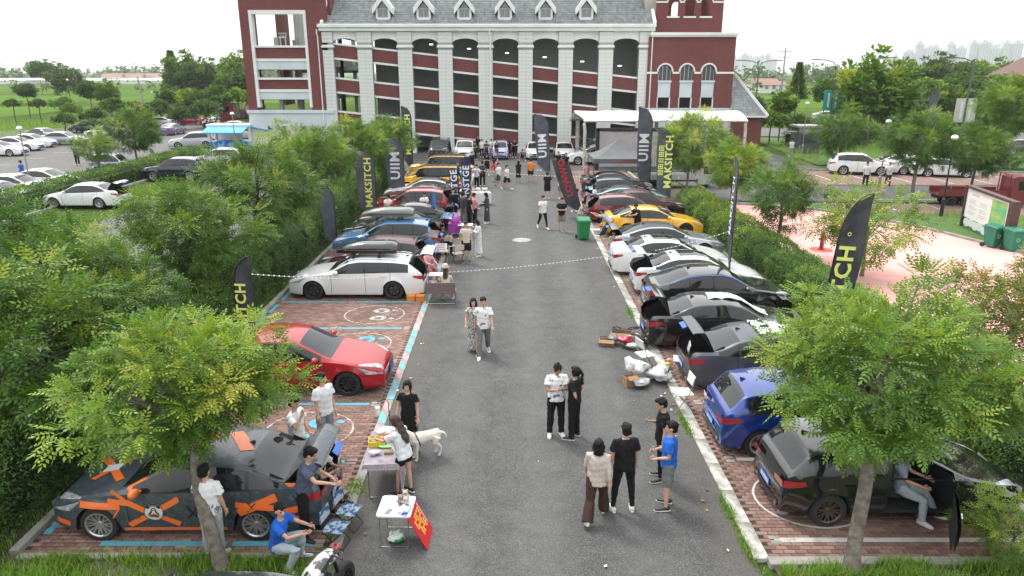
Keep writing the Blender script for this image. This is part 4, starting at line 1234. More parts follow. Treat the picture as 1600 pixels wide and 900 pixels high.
CARP = {}
LHINGE = {}
def car_parts(kind, rim, style, detail, tail_open, sunroof, nodoor=False, black_roof=False, hood=None):
 key = (kind, rim.name, style, detail, tail_open, sunroof, nodoor, black_roof)
 if key in CARP: return CARP[key]
 s = Car(kind); c = s.c; g = s.faces(); parts = []   # (name, mesh, paint slot?, children[(name, mesh)], loc, rot)
 PT = P['white']
 def mk(name, cells, side, mats, smooth=True, ang=38):
  vs, fs = s.submesh(cells, side)
  b = MB(); b.add(vs, fs); return b.mesh(name, mats, smooth, ang)
 body_cells = g['body'] + g.get('sill', [])
 if not detail: body_cells = body_cells + g['front_door'] + g['rear_door'] + g['bonnet'] + g['seam']
 roof = g['roof_panel']
 is_hatch = kind in ('hatch', 'wagon', 'suv', 'boxy', 'mini', 'coupe_suv')
 lid = list(g['lid'])
 cut = .74
 if not (sunroof or black_roof): body_cells = body_cells + roof
 if not tail_open:
  body_cells = body_cells + lid
 b = MB()
 vs, fs = s.submesh(body_cells, 0); b.add(vs, fs, 0)
 if not detail: vs, fs = s.submesh(g['trim'], 0); b.add(vs, fs, 1)
 else:
  vs, fs = s.submesh(g['seam'] + g['trim'], 0); b.add(vs, fs, 1)
 vs, fs = s.submesh(g['under'], 0); b.add(vs, fs, 2)
 vs, fs = s.cap(0, -1); b.add(vs, fs, 0)
 vs, fs = s.cap(len(s.xs) - 1, 1, cut if tail_open else None); b.add(vs, fs, 0)
 if tail_open:
  # boot cavity: floor, sides and a back panel behind the opening
  xr = c['rr'] if is_hatch else c['rb']; L = s.L
  yw = s.pw(L - .4) - .14
  xb = max(xr - (.1 if is_hatch else .45), 0)
  b.add([(xb, -yw, cut - .22), (L - .08, -yw * .92, cut - .22), (L - .08, yw * .92, cut - .22), (xb, yw, cut - .22)], [(0, 1, 2, 3)], 3)
  zr = interp(s.top, xb) - (.12 if is_hatch else .1)
  b.add([(xb, -yw, cut - .22), (xb, yw, cut - .22), (xb, yw * .9, zr), (xb, -yw * .9, zr)], [(0, 1, 2, 3)], 3)
  for sd in (-1, 1):
   b.add([(xb, yw * sd, cut - .22), (L - .08, yw * .92 * sd, cut - .22), (L - .1, yw * .9 * sd, cut + .1), (xb + .2, yw * .9 * sd, zr)], [(0, 1, 2, 3)], 3)
  b.add([(L - .085, -yw, cut - .22), (L - .085, yw, cut - .22), (L - .06, yw, cut), (L - .06, -yw, cut)], [(0, 1, 2, 3)], 3)
 parts.append(('body', b.mesh('body', [PT, M_trim, M_under, M_liner], True, 38), True, []))
 if sunroof or black_roof:
  if black_roof: parts.append(('roof_panel', mk('roof_panel', roof, 0, [M_trim if not sunroof else M_cglass]), False, []))
  else:
   sun = [(i, j) for (i, j) in roof if s.seg(j)[1] >= 2 and c['rf'] + .05 < (s.xs[i] + s.xs[i + 1]) / 2 < c['rf'] + .9]
   rest = [q for q in roof if q not in sun]
   parts.append(('roof_panel', mk('roof_panel', rest, 0, [PT]), True, []))
   parts.append(('sunroof', mk('sunroof', sun, 0, [M_cglass]), False, []))
 if detail:
  parts.append(('bonnet', mk('bonnet', g['bonnet'], 0, [PT]), True, []))
  for sd in (-1, 1):
   for dn in ('front_door', 'rear_door'):
    if nodoor and dn == 'front_door' and sd == nodoor: continue
    x0 = c['d'][1] - .24 if dn == 'front_door' else c['d'][2] - .22
    ch = []
    zh = interp(s.sh, x0) - .12
    h = MB(); y = s.hw(x0, zh)
    h.box((x0, (y + .022) * sd, zh), (.17, .018, .026)); h.box((x0 - .07, (y + .01) * sd, zh), (.02, .03, .022)); h.box((x0 + .07, (y + .01) * sd, zh), (.02, .03, .022))
    ch.append(('handle', h.mesh('handle', PT), True))
    parts.append(('door', mk('door', g[dn], sd, [PT]), True, ch))
 glass = {'windscreen': 0, 'rear_window': 0, 'front_side_window': 1, 'rear_side_window': 1, 'quarter_window': 1}
 for gn, sided in glass.items():
  if gn not in g: continue
  if gn == 'rear_window' and tail_open and is_hatch: continue
  for sd in ((1, -1) if sided else (0,)):
   if nodoor and gn == 'front_side_window' and sd == nodoor: continue
   parts.append((gn if not sided else 'side_window', mk(gn, g[gn], sd, [M_cglass], True, 60), False, []))
 # lamps, grille, plate
 hz = interp(s.sh, .25)
 for sd in (-1, 1):
  b = MB(); z0, z1 = hz - .17, hz + .0
  vs, fs = s.patch_side([(.0, z0 + .02), (.42, z0 + .075), (.62, interp(s.sh, .62) - .012), (.0, min(z1 - .05, interp(s.sh, 0) - .005))], sd, .007); b.add(vs, fs)
  y = s.hw(0, z0 + .03)
  vs, fs = s.patch_top([(.03, .9 * sd), (.6, .97 * sd), (.62, .93 * sd), (.1, .6 * sd)], .005); b.add(vs, fs if sd < 0 else [f[::-1] for f in fs])
  b.add([(-.012, y * sd, z0 + .02), (-.05, y * .62 * sd, z0 + .01), (-.05, y * .62 * sd, z0 + .07), (-.012, y * sd, z1 - .05)], [(0, 1, 2, 3) if sd > 0 else (3, 2, 1, 0)])
  parts.append(('headlight', b.mesh('headlight', M_headl, True, 60), False, []))
  b = MB(); L = s.L; tz = interp(s.sh, L - .2)
  a0, a1 = (.10, .26) if kind != 'boxy' else (.12, .4)
  vs, fs = s.patch_side([(L - .36, tz - a0 - .05), (L - .005, tz - a1), (L - .005, tz - a0 - .02), (L - .34, tz - a0 + .02)], sd, .007); b.add(vs, fs)
  y = s.hw(L, tz - a1)
  b.add([(L + .012, y * sd, tz - a1), (L + .035, y * .55 * sd, tz - a1 + .02), (L + .035, y * .55 * sd, tz - a0 - .04), (L + .012, y * sd, tz - a0 - .03)], [(3, 2, 1, 0) if sd > 0 else (0, 1, 2, 3)])
  parts.append(('tail_light', b.mesh('tail_light', M_taill, True, 60), False, []))
  # mirror
  if detail and not (nodoor == sd):
   b = MB(); zc = interp(s.sh, c['sg0']) + .09
   b.ball((c['sg0'] + .12, (s.hw(c['sg0'], zc - .1) + .12) * sd, zc), (.085, .12, .075), 10, 6); b.box((c['sg0'] + .14, (s.hw(c['sg0'], zc - .1) + .0) * sd, zc - .04), (.07, .16, .03))
   parts.append(('side_mirror', b.mesh('side_mirror', PT, True, 60), True, []))
 b = MB(); zg = hz - .19; gw = s.hw(0, .4)
 def front_strip(z0, z1, yw, off):
  n = 6
  for q in range(n):
   ya, yb = -yw + 2 * yw * q / n, -yw + 2 * yw * (q + 1) / n
   xa, xb_ = -.05 * (1 - (ya / gw) ** 2) - off, -.05 * (1 - (yb / gw) ** 2) - off
   b.add([(xa, ya, z0), (xb_, yb, z0), (xb_, yb, z1), (xa, ya, z1)], [(3, 2, 1, 0)])
 front_strip(zg - .02, zg + .1, .36, .008); front_strip(.27, .40, .56, .012)
 parts.append(('grille', b.mesh('grille', M_trim), False, []))
 b = MB(); b.box((-.075, 0, .42), (.012, .44, .13)); parts.append(('number_plate', b.mesh('number_plate', M_plate), False, []))
 if not (tail_open and is_hatch):
  zp = .8 if not tail_open else .5
  if kind in ('suv', 'coupe_suv', 'boxy'): zp = .82 if not tail_open else .5
 else: zp = .42
 zp = min(zp, interp(s.sh, s.L - .05) - .12) if not tail_open else zp
 if kind == 'hatch': zp = .50
 b = MB(); b.box((s.L + .052, 0, zp), (.012, .44, .13)); plm = b.mesh('number_plate', M_plate)
 b = MB()
 for q in range(7): b.box((s.L + .059, -.17 + q * .057, zp), (.004, .032, .07))
 parts.append(('number_plate', plm, False, [('plate_characters', b.mesh('plate_characters', M_platew), False)]))
 # rear bumper insert and exhausts
 if detail:
  b = MB()
  n = 6; gw2 = s.hw(s.L, .32)
  for q in range(n):
   ya, yb = -gw2 * .8 + 1.6 * gw2 * q / n, -gw2 * .8 + 1.6 * gw2 * (q + 1) / n
   f = lambda y: s.L + .04 * (1 - (y / gw2) ** 2) + .008
   b.add([(f(ya), ya, .25), (f(yb), yb, .25), (f(yb), yb, .38), (f(ya), ya, .38)], [(0, 1, 2, 3)])
  parts.append(('rear_diffuser', b.mesh('rear_diffuser', M_trim), False, []))
  b = MB()
  for sd in (-1, 1): b.tube([(s.L - .05, .5 * sd, .27), (s.L + .05, .5 * sd, .27)], .045, 10, caps=False)
  parts.append(('exhaust_tip', b.mesh('exhaust_tip', M_chrome), False, []))
  # antenna fin
  b = MB(); xf = c['rr'] - .12; z = s.surf(xf, 0).z
  b.add([(xf - .1, -.02, z), (xf - .1, .02, z), (xf + .06, .015, z), (xf + .06, -.015, z), (xf + .05, 0, z + .06)], [(0, 1, 4), (1, 2, 4), (2, 3, 4), (3, 0, 4)])
  parts.append(('antenna_fin', b.mesh('antenna_fin', M_trim), False, []))
 # the raised lid
 if tail_open:
  cells = lid + (g['rear_window'] if is_hatch else [])
  xh = c['rr'] if is_hatch else c['rb']
  if is_hatch: zh = interp(s.top, c['rr']) - .02
  else: zh = interp(s.top, c['rb']) - .01
  b = MB()
  gc = g['rear_window'] if is_hatch else []
  hing = Vector((xh, 0, zh))
  def put(cells, mi):
   vs, fs = s.submesh(cells, 0)
   vs = [v - hing for v in vs]
   b.add(vs, fs, mi)
   b.add([v - Vector((0, 0, .035)) + Vector((-.01, 0, 0)) for v in vs], [f[::-1] for f in fs], 2)
  put([q for q in lid if s.seg(q[1])[0] == 'top'], 0)
  if gc: put(gc, 1)
  # lower panel down to the bumper
  r = s.rows[-1]; yl = s.hw(s.L, .8) * (.93)
  zt = interp(s.top, s.L)
  for off, mi, fl in ((.0, 0, False), (-.04, 2, True)):
   grid = []
   for z in (zt, zt - (zt - cut) * .5, cut + .01):
    grid.append([Vector((s.L + .03 * (1 - (q / 3) ** 2) + off, yl * q / 3, z)) - hing for q in range(-3, 4)])
   vs = [p for row in grid for p in row]
   fs = [(a * 7 + q, (a + 1) * 7 + q, (a + 1) * 7 + q + 1, a * 7 + q + 1) for a in range(2) for q in range(6)]
   b.add(vs, [f if not fl else f[::-1] for f in fs], mi)
  lm_ = b.mesh('tailgate' if is_hatch else 'boot_lid', [PT, M_cglass, M_liner], True, 40)
  pl = MB(); pl.box(Vector((s.L + .05, 0, zt - .12)) - hing, (.012, .42, .12)); plm2 = pl.mesh('number_plate', M_plate)
  LHINGE[key] = hing
  parts.append(('tailgate' if is_hatch else 'boot_lid', lm_, True, [('number_plate', plm2, False)], hing, 72 if is_hatch else 68))
 CARP[key] = (s, parts, key)
 return CARP[key]

def set_paint(o, p):
 if o.data.materials:
  o.material_slots[0].link = 'OBJECT'; o.material_slots[0].material = p

WHEEL_N = [0]
def make_car(kind, label, pos, heading, col, cat='car', name='parked_car', rim=None, style='five', detail=True, tail=False, sunroof=False, black_roof=False,
    nodoor=0, group=None, scale=1.0, lid_angle=None, bonnet=None, roof_col=None, mirror=None, hscale=1.0):
 """pos = centre of the car on the ground; heading = direction of the nose in degrees, 0 = +x, 90 = +y"""
 rim = rim or M_rimd
 s, parts, key = car_parts(kind, rim, style, detail, tail, sunroof, nodoor, black_roof)
 t = thing(name, label, cat, (pos[0], pos[1], pos[2] if len(pos) > 2 else 0), R(heading) + PI, group)
 t.scale = (scale, scale, scale * hscale)
 half = s.L / 2
 for p in parts:
  nm, me, pt, ch = p[:4]
  o = link(nm, me, t, (-half, 0, 0))
  if len(p) > 4:
   o.location = (p[4].x - half, p[4].y, p[4].z)
   o.rotation_euler = (0, -R(lid_angle if lid_angle is not None else p[5]), 0)
  if pt:
   cc = col
   if nm == 'bonnet' and bonnet is not None: cc = bonnet
   if nm == 'side_mirror' and mirror is not None: cc = mirror
   if nm == 'roof_panel' and roof_col is not None: cc = roof_col
   set_paint(o, cc)
  for (cn, cm, cp) in ch:
   q = link(cn, cm, o)
   if cp: set_paint(q, col)
 tyre, rimm, disc, back = wheel_meshes(s.R, rim, style)
 for w in s.c['wh']:
  for sd in (-1, 1):
   wo = link('wheel', tyre, t, (w - half, (s.W - .125) * sd, s.R), (0, rnd.uniform(0, 6), 0 if sd < 0 else PI))
   link('rim', rimm, wo)
   if detail: link('brake_disc', disc, wo)
   link('wheel_hub', back, wo)
 t['_half'] = half
 del t['_half']
 return t, s
def car_local(t, s, p):
 return t.matrix_basis @ (Vector(p) - Vector((s.L / 2, 0, 0)))

# ---------------------------------------------------------------- the front cars
BYc = lambda i: BY0 + BAY * (i + .5)
# wrapped sedan, near left
wrapcar, ws = make_car('sedan', 'slate sedan', (-5.58, 11.27), 180, P['wrap'], rim=M_rims, style='mesh', tail=True, lid_angle=50, mirror=M_orange)
wrapcar['label'] = 'slate grey sedan with orange splatter wrap and raised boot lid'
half = ws.L / 2
# seen side is +y local (car turned to face left, camera side is -y world -> local +y is world -y? handled by both sides)
for sd in (-1, 1):
 b = MB()
 def st(x0, z0, x1, z1, w):
  a, c_ = Vector((x0, z0)), Vector((x1, z1)); d = (c_ - a).normalized(); nrm = Vector((-d.y, d.x)) * w
  vs, fs = ws.patch_side([a - nrm, c_ - nrm, c_ + nrm, a + nrm], sd, .008, 6); b.add(vs, fs)
 st(1.42, .78, 2.28, .36, .05); st(1.42, .34, 2.3, .84, .05); st(1.1, .80, 1.46, .76, .045); st(.62, .74, 1.3, .70, .055)
 st(3.3, .60, 3.95, .88, .07); st(3.25, .74, 3.95, .68, .05); st(1.3, .68, 1.18, .5, .012); st(4.05, .6, 4.4, .68, .06); st(4.1, .5, 4.35, .45, .05)
 st(1.32, .26, 3.05, .26, .035); st(.1, .36, .38, .34, .05); st(1.18, .98, 1.5, .72, .03)
 o = b.build('orange_decal', M_orange, wrapcar, True); o.location = (-half, 0, 0)
 b = MB()
 st(2.42, .72, 2.62, .45, .012); st(2.62, .72, 2.42, .45, .012); st(3.45, .8, 3.6, .62, .012); st(3.62, .8, 3.45, .62, .012)
 st(1.5, .4, 1.58, .5, .008); st(1.58, .5, 1.7, .42, .008); st(1.7, .42, 1.66, .36, .008)
 o = b.build('black_decal', M_trim, wrapcar, True); o.location = (-half, 0, 0)
 # round badge on the front door
 b = MB(); bl = MB(); cx, cz, rr_ = 1.87, .6, .165
 def disc(bb, cx, cz, r0, r1, a0, a1, off, n=20):
  for q in range(n):
   a, c_ = a0 + (a1 - a0) * q / n, a0 + (a1 - a0) * (q + 1) / n
   pts = [(cx + math.cos(a) * r0, cz + math.sin(a) * r0), (cx + math.cos(a) * r1, cz + math.sin(a) * r1), (cx + math.cos(c_) * r1, cz + math.sin(c_) * r1), (cx + math.cos(c_) * r0, cz + math.sin(c_) * r0)]
   vs = [Vector((x, (ws.hw(x, z) + off) * sd, z)) for x, z in pts]
   bb.add(vs, [(0, 1, 2, 3) if sd < 0 else (3, 2, 1, 0)])
 disc(b, cx, cz, 0, rr_, 0, 2 * PI, .012)
 o = b.build('door_badge', mat('badge_white', (.55, .58, .57), .4), wrapcar); o.location = (-half, 0, 0)
 disc(bl, cx, cz, rr_ - .012, rr_, 0, 2 * PI, .016); disc(bl, cx, cz, .11, .155, PI * .2, PI * .8, .0155, 10)
 for q in range(3):
  a = PI / 2 + q * 2 * PI / 3
  disc(bl, cx + math.cos(a) * .05, cz - .01 + math.sin(a) * .05, .032, .048, a - 2.4, a + 2.4, .017, 12)
 disc(bl, cx, cz - .01, .05, .062, 0, 2 * PI, .0165, 14)
 o2 = bl.build('biohazard_mark', M_trim, wrapcar); o2.location = (-half, 0, 0)
 tm = text_mesh('badge_text', 'HAIDA', .045, mat('badge_white', (.55, .58, .57)))
 to = link('badge_text', tm, wrapcar, (cx - half, (ws.hw(cx, cz + .12) + .02) * sd, cz + .122), (PI / 2, 0, 0 if sd < 0 else PI))
b = MB()
def sh_(x0, f0, x1, f1, w, mt=None):
 a, c_ = Vector((x0, f0)), Vector((x1, f1)); d = (c_ - a).normalized(); nrm = Vector((-d.y, d.x)) * w
 vs, fs = ws.patch_top([a - nrm, c_ - nrm, c_ + nrm, a + nrm], .008, 7); b.add(vs, fs)
sh_(.25, .75, 1.1, -.5, .07); sh_(.5, -.3, .95, .45, .07); sh_(2.15, .5, 2.7, .1, .12); sh_(2.9, .4, 3.3, -.3, .12)
o = b.build('orange_decal', M_orange, wrapcar, True); o.location = (-half, 0, 0)
b = MB(); sh_(.55, .1, .85, .1, .14); o = b.build('bonnet_badge', mat('badge_white', (.55, .58, .57)), wrapcar, True); o.location = (-half, 0, .002)

# red sedan, nose to the lane
redcar, rs_ = make_car('sedan', 'glossy red sedan parked nose to the lane behind the near left tree', (-5.5, 16.95), 0, P['red'], style='ten')
b = MB(); b.box((-.062, 0, .61), (.012, .5, .16)); o = b.build('radiator_grille', M_trim, redcar); o.location = (-rs_.L / 2 + .0, 0, 0)
# white wagon with roof box, tailgate up
wag, wg = make_car('wagon', 'white estate car under a black roof box at the end of the empty bays', (-5.5, 24.75), 180, P['white'], style='five', tail=True)
def roof_box(label, pos, rz, L, W_, H, mt, trim, parent_car):
 t = thing('roof_box', label, 'roof box', pos, rz)
 b = MB(); n = 12
 for i in range(n + 1):
  f = i / n
  w = W_ / 2 * (1 - .35 * max(0, (f - .7) / .3) ** 2) * (1 - .12 * max(0, (.1 - f) / .1)); h = H * (1 - .62 * max(0, (f - .55) / .45) ** 1.6) * (1 - .25 * max(0, (.12 - f) / .12) ** 2)
  x = (f - .5) * L
  for (yy, zz) in ((-.97, .0), (-1, .35), (-.96, .7), (-.7, .97), (0, 1.02), (.7, .97), (.96, .7), (1, .35), (.97, 0)):
   b.v.append((x, yy * w, .1 + zz * h))
 m = 9
 for i in range(n):
  for j in range(m - 1): b.f.append((i * m + j, i * m + j + 1, (i + 1) * m + j + 1, (i + 1) * m + j)); b.m.append(0)
  b.f.append((i * m + m - 1, i * m, (i + 1) * m, (i + 1) * m + m - 1)); b.m.append(0)
 b.f.append(tuple(range(m))[::-1]); b.f.append(tuple(n * m + j for j in range(m))); b.m += [0, 0]
 b.build('shell', mt, t, True, 50)
 b = MB(); b.bbox(-L / 2 + .1, L / 2 - .3, -W_ / 2 - .004, W_ / 2 + .004, .1 + H * .3, .1 + H * .36); b.build('lid_seam', trim, t)
 for x in (-L * .22, L * .2):
  b = MB(); b.bbox(x - .03, x + .03, -.55, .55, .02, .06)
  for s_ in (-.5, .5): b.bbox(x - .04, x + .04, s_ - .04, s_ + .04, -.06, .1)
  b.build('crossbar', M_trim, t)
 return t
M_boxbl = mat('gloss_black_plastic', (.012, .012, .013), .15, coat=.8)
roof_box('gloss black roof box on the white estate car', (-5.15, 24.75, 1.47), PI, 2.15, .85, .36, M_boxbl, M_chrome, wag)
for sd in (-1, 1):
 b = MB(); pts = [wg.surf(x, .66) for x in np.linspace(2.1, 4.2, 10)]
 b.tube([(p.x - wg.L / 2, p.y * sd, p.z + .05) for p in pts], .014, 6); b.build('roof_rail', M_chrome, wag)
# maroon car next to it
make_car('hatch', 'matt maroon hatchback with raised tailgate between white estate and blue SUV', (-5.45, 27.5), 180, P['maroon'], tail=True)
# blue suv with grey roof box
make_car('suv', 'mid blue SUV with raised tailgate under a grey roof box', (-5.35, 30.2), 180, P['sky'], tail=True, rim=M_rims)
roof_box('dark olive grey roof box on the blue SUV', (-5.3, 30.2, 1.72), PI, 2.2, .85, .33, mat('grey_green_plastic', (.12, .13, .12), .25, coat=.5), M_trim, None)
left = [
 ('sedan', 'black sedan half hidden beside the blue SUV', 33.0, P['black'], {}),
 ('fastback', 'black car with bright red bonnet beside the red-capped person', 35.8, P['black'], dict(bonnet=P['red'], tail=True)),
 ('suv', 'crimson SUV with raised tailgate in the left row', 38.7, P['crimson'], dict(tail=True, black_roof=False)),
 ('fastback', 'black-roofed car with dark red bonnet behind the crimson SUV', 41.6, P['graphite'], dict(bonnet=P['crimson'])),
 ('fastback', 'white sports sedan with black roof before the yellow off-roader', 44.4, P['white'], dict(black_roof=True)),
 ('boxy', 'yellow boxy off-roader with raised rear door and black roof rack', 47.6, P['yellow'], dict(tail=True, black_roof=True)),
 ('sedan', 'turquoise sedan nosing into the hedge between the two yellow off-roaders', 50.6, P['turq'], {}),
 ('boxy', 'farther yellow boxy off-roader carrying a flat black rack', 53.8, P['yellow'], dict(black_roof=True)),
]
for kd, lb, y, col, kw in left:
 make_car(kd, lb, (-5.5 + rnd.uniform(-.15, .15), y), 180 + rnd.uniform(-1.5, 1.5), col, rim=rnd.choice([M_rimd, M_rims]), style=rnd.choice(['five', 'ten', 'mesh']), **kw)
# right row: black hatch with an open driver's door, tail to the lane
bh, bs = make_car('hatch', 'black hatchback with its driver door open, nearest car on the right', (6.9, 11.65), 0, P['black'], rim=M_rimb, style='mesh', nodoor=1)
blue, _ = make_car('hatch', 'deep blue hatchback between the black hatchback and the grey sedan', (6.5, 14.0), 0, P['blue'], rim=M_rims, style='five', black_roof=False)
gsed, gs = make_car('sedan', 'matt grey sedan with raised boot lid behind a white folding chair', (6.75, 17.1), 0, P['grey'], tail=True)
bsed, bd = make_car('sedan', 'black sedan with raised boot lid and a white cover over its roof', (6.25, 19.85), 0, P['black'], tail=True, lid_angle=80)
csuv, cs = make_car('coupe_suv', 'black fastback SUV with blue window line between white and black sedans', (6.75, 22.55), 0, P['black'])
wsed, wd = make_car('sedan', 'white sedan with raised boot lid and dark sunroof', (6.75, 25.1), 0, P['white'], tail=True, sunroof=True, style='ten', rim=M_rims)
osed, od = make_car('sedan', 'older white sedan with dark sunroof and closed boot by the string of lights', (6.3, 27.7), 0, P['white'], sunroof=True, rim=M_rims)
ssed, sd_ = make_car('fastback', 'silver grey sedan with raised boot lid beside the squatting people', (6.75, 30.5), 0, P['silver'], tail=True, black_roof=True)
ysed, yd = make_car('fastback', 'bright yellow fastback sedan with closed boot beside the green wheelie bin', (6.95, 34.7), 0, P['yellow'], rim=M_rimd)
make_car('hatch', 'dark red hatchback with raised tailgate behind the yellow fastback', (6.3, 37.9), 0, P['dred'], tail=True, lid_angle=60)
make_car('fastback', 'pale teal coupe with black roof and raised boot lid', (6.9, 41.2), 0, P['teal'], tail=True, black_roof=True)
make_car('sedan', 'maroon sedan beyond the dark red hatchback', (7.3, 39.6), 0, P['maroon'], detail=False)
make_car('hatch', 'black hatchback in front of the grey gazebo', (6.9, 44.3), 0, P['black'], tail=True)
make_car('sedan', 'dark grey sedan beside the grey gazebo', (6.9, 47.2), 0, P['graphite'], detail=False)
# front door of the black hatch, swung open: its own part with window frame and handle
s = bs; c = s.c; cells = s.faces()['front_door'] + s.faces()['front_side_window']
hx = c['d'][0]
def open_door(car, s, side, ang):
 g = s.faces(); hinge = Vector((s.c['d'][0], s.hw(s.c['d'][0], .6) * side, 0))
 b = MB()
 for cells, mi in ((g['front_door'], 0), (g['front_side_window'], 1)):
  vs, fs = s.submesh(cells, side); vs = [v - hinge for v in vs]; b.add(vs, fs, mi)
  if mi == 0: b.add([v - Vector((0, .05 * side, 0)) for v in vs], [f[::-1] for f in fs], 2)
 d = b.build('door', [car.children[0].material_slots[0].material, M_cglass, M_cabin], car, True, 38)
 d.location = hinge - Vector((s.L / 2, 0, 0)); d.rotation_euler = (0, 0, R(ang) * side)
 h = MB(); x0 = s.c['d'][1] - .24; zh = interp(s.sh, x0) - .12
 h.box(Vector((x0, (s.hw(x0, zh) + .022) * side, zh)) - hinge, (.17, .018, .026)); h.build('handle', M_chrome, d)
 mm = MB(); zc = interp(s.sh, s.c['sg0']) + .09; mm.ball(Vector((s.c['sg0'] + .12, (s.hw(s.c['sg0'], zc - .1) + .12) * side, zc)) - hinge, (.085, .12, .075), 10, 6); mm.build('side_mirror', M_trim, d, True)
 # dark cabin seen through the opening: floor, seat, dash
 x0, x1 = s.c['d'][0], s.c['d'][1]; yi = s.hw(x0, .5) - .1
 q = MB(); q.bbox(x0, x1, -.6, yi, .24, .3); q.bbox(x0, x1, -.62, -.58, .3, .92); q.bbox(x0 - .04, x0, -.6, yi, .3, .93); q.bbox(x1 + .0, x1 + .04, -.6, yi, .3, 1.0); o = q.build('cabin_floor', M_cabin, car); o.location = (-s.L / 2, 0, 0)
 q = MB(); q.box((x0 + .75, .36 * side, .52), (.5, .5, .16)); q.box((x0 + 1.08, .36 * side, .85), (.14, .5, .62), M=Matrix.Rotation(.2, 3, 'Y')); o = q.build('driver_seat', mat('seat_leather', (.035, .033, .033), .5), car); o.location = (-s.L / 2, 0, 0)
 q = MB(); M = Matrix.Rotation(1.2, 3, 'Y'); q.ring([Vector((x0 + .35, .36 * side, .88)) + M @ Vector((math.cos(a) * .18, math.sin(a) * .18, 0)) for a in np.linspace(0, 2 * PI, 17)[:-1]], .016); o = q.build('steering_wheel', M_trim, car); o.location = (-s.L / 2, 0, 0)
open_door(bh, bs, 1, 62)
# window line, roof covers, stickers
for sd in (-1, 1):
 b = MB(); b.tube([Vector((x - cs.L / 2, 0, 0)) + Vector((0, (cs.half(x)[3 + len(cs.fr) + 2][1] + .012) * sd, cs.half(x)[3 + len(cs.fr) + 2][2])) for x in np.linspace(1.55, 4.0, 14)], .018, 5)
 b.build('window_trim', mat('blue_trim', (.03, .16, .45), .3, coat=1), csuv)
M_cover = mat('white_cloth', (.66, .67, .68), .85, vary=.15, vscale=5, bump=.8, bscale=14)
def drape(name, label, cat, car, s, x0, x1, f0, f1, nx=18, ny=9, holes=False):
 t = thing(name, label, cat, car_local(car, s, (0, 0, 0)), car.rotation_euler.z)
 V = []; F = []
 rs = np.random.RandomState(3)
 for i in range(nx + 1):
  for j in range(ny + 1):
   x = x0 + (x1 - x0) * i / nx + rs.uniform(-.03, .03); f = f0 + (f1 - f0) * j / ny + rs.uniform(-.02, .02)
   p = s.surf(min(max(x, .1), s.L - .1), max(-.98, min(.98, f)))
   V.append((p.x, p.y, p.z + .025 + .045 * noise.noise(Vector((x * 5, f * 6, 1))) + .03 * abs(math.sin(f * 11 + x * 2))))
 for i in range(nx):
  for j in range(ny):
   if holes and j % 3 == 2 and i % 6 in (1, 2, 3): continue
   F.append((i * (ny + 1) + j, (i + 1) * (ny + 1) + j, (i + 1) * (ny + 1) + j + 1, i * (ny + 1) + j + 1))
 n0 = len(V); V2 = [(a, b_, c_ - .02) for a, b_, c_ in V]; F2 = [tuple(n0 + q for q in f[::-1]) for f in F]
 link('cloth', np_mesh('cloth', np.array(V + V2), np.array(F + F2), M_cover, smooth=True), t)
 return t
drape('windscreen_cover', 'rolled white windscreen cover lying over the black sedan roof', 'cover', bsed, bd, 1.15, 2.9, -.2, .35)
drape('car_cover', 'white slatted sunshade laid over the grey sedan roof', 'cover', gsed, gs, 1.5, 2.9, -.85, .55, holes=True)
# roof rack on the first yellow off-roader and the flat rack on the second
for y in (47.6, 53.8):
 t = thing('roof_rack', 'black roof rack on the nearer yellow off-roader' if y < 50 else 'flat black platform rack on the farther yellow off-roader', 'roof rack', (-5.3, y, 1.9))
 q = MB()
 q.ring([(-1.2, -.62, .1), (1.2, -.62, .1), (1.2, .62, .1), (-1.2, .62, .1)], .025)
 q.build('rack_frame', M_trim, t)
 for i in range(7): q = MB(); q.bbox(-1.1 + i * .36, -1.03 + i * .36, -.6, .6, .02, .05); q.build('crossbar', M_trim, t)
# farther rows: cars before the building, nose to the camera
def far_car(kind, label, px, py, heading, col, detail=False, group=None, **kw):
 p = G(px, py)
 t, s = make_car(kind, label, (p.x, p.y), heading, col, detail=detail, group=group, rim=kw.pop('rim', M_rims), **kw)
 return t
far_car('boxy', 'black boxy off-roader facing the lane before the brick wall', 688, 247, -90, P['black'])
far_car('suv', 'white SUV facing the lane left of the standing crowd', 727, 247, -90, P['white'])
far_car('mini', 'pale lilac microcar behind the crowd of onlookers', 782, 247, -90, P['lilac'])
far_car('sedan', 'white sedan facing the lane behind the first leaning dark flag', 836, 246, -90, P['white'])
far_car('fastback', 'white sedan facing the lane just left of the canopy posts', 881, 246, -90, P['white'])
far_car('suv', 'black SUV facing the lane between the two canopy posts', 915, 243, -90, P['black'])
far_car('suv', 'white SUV parked side on behind the canopy posts', 926, 256, 180, P['white'], detail=True)
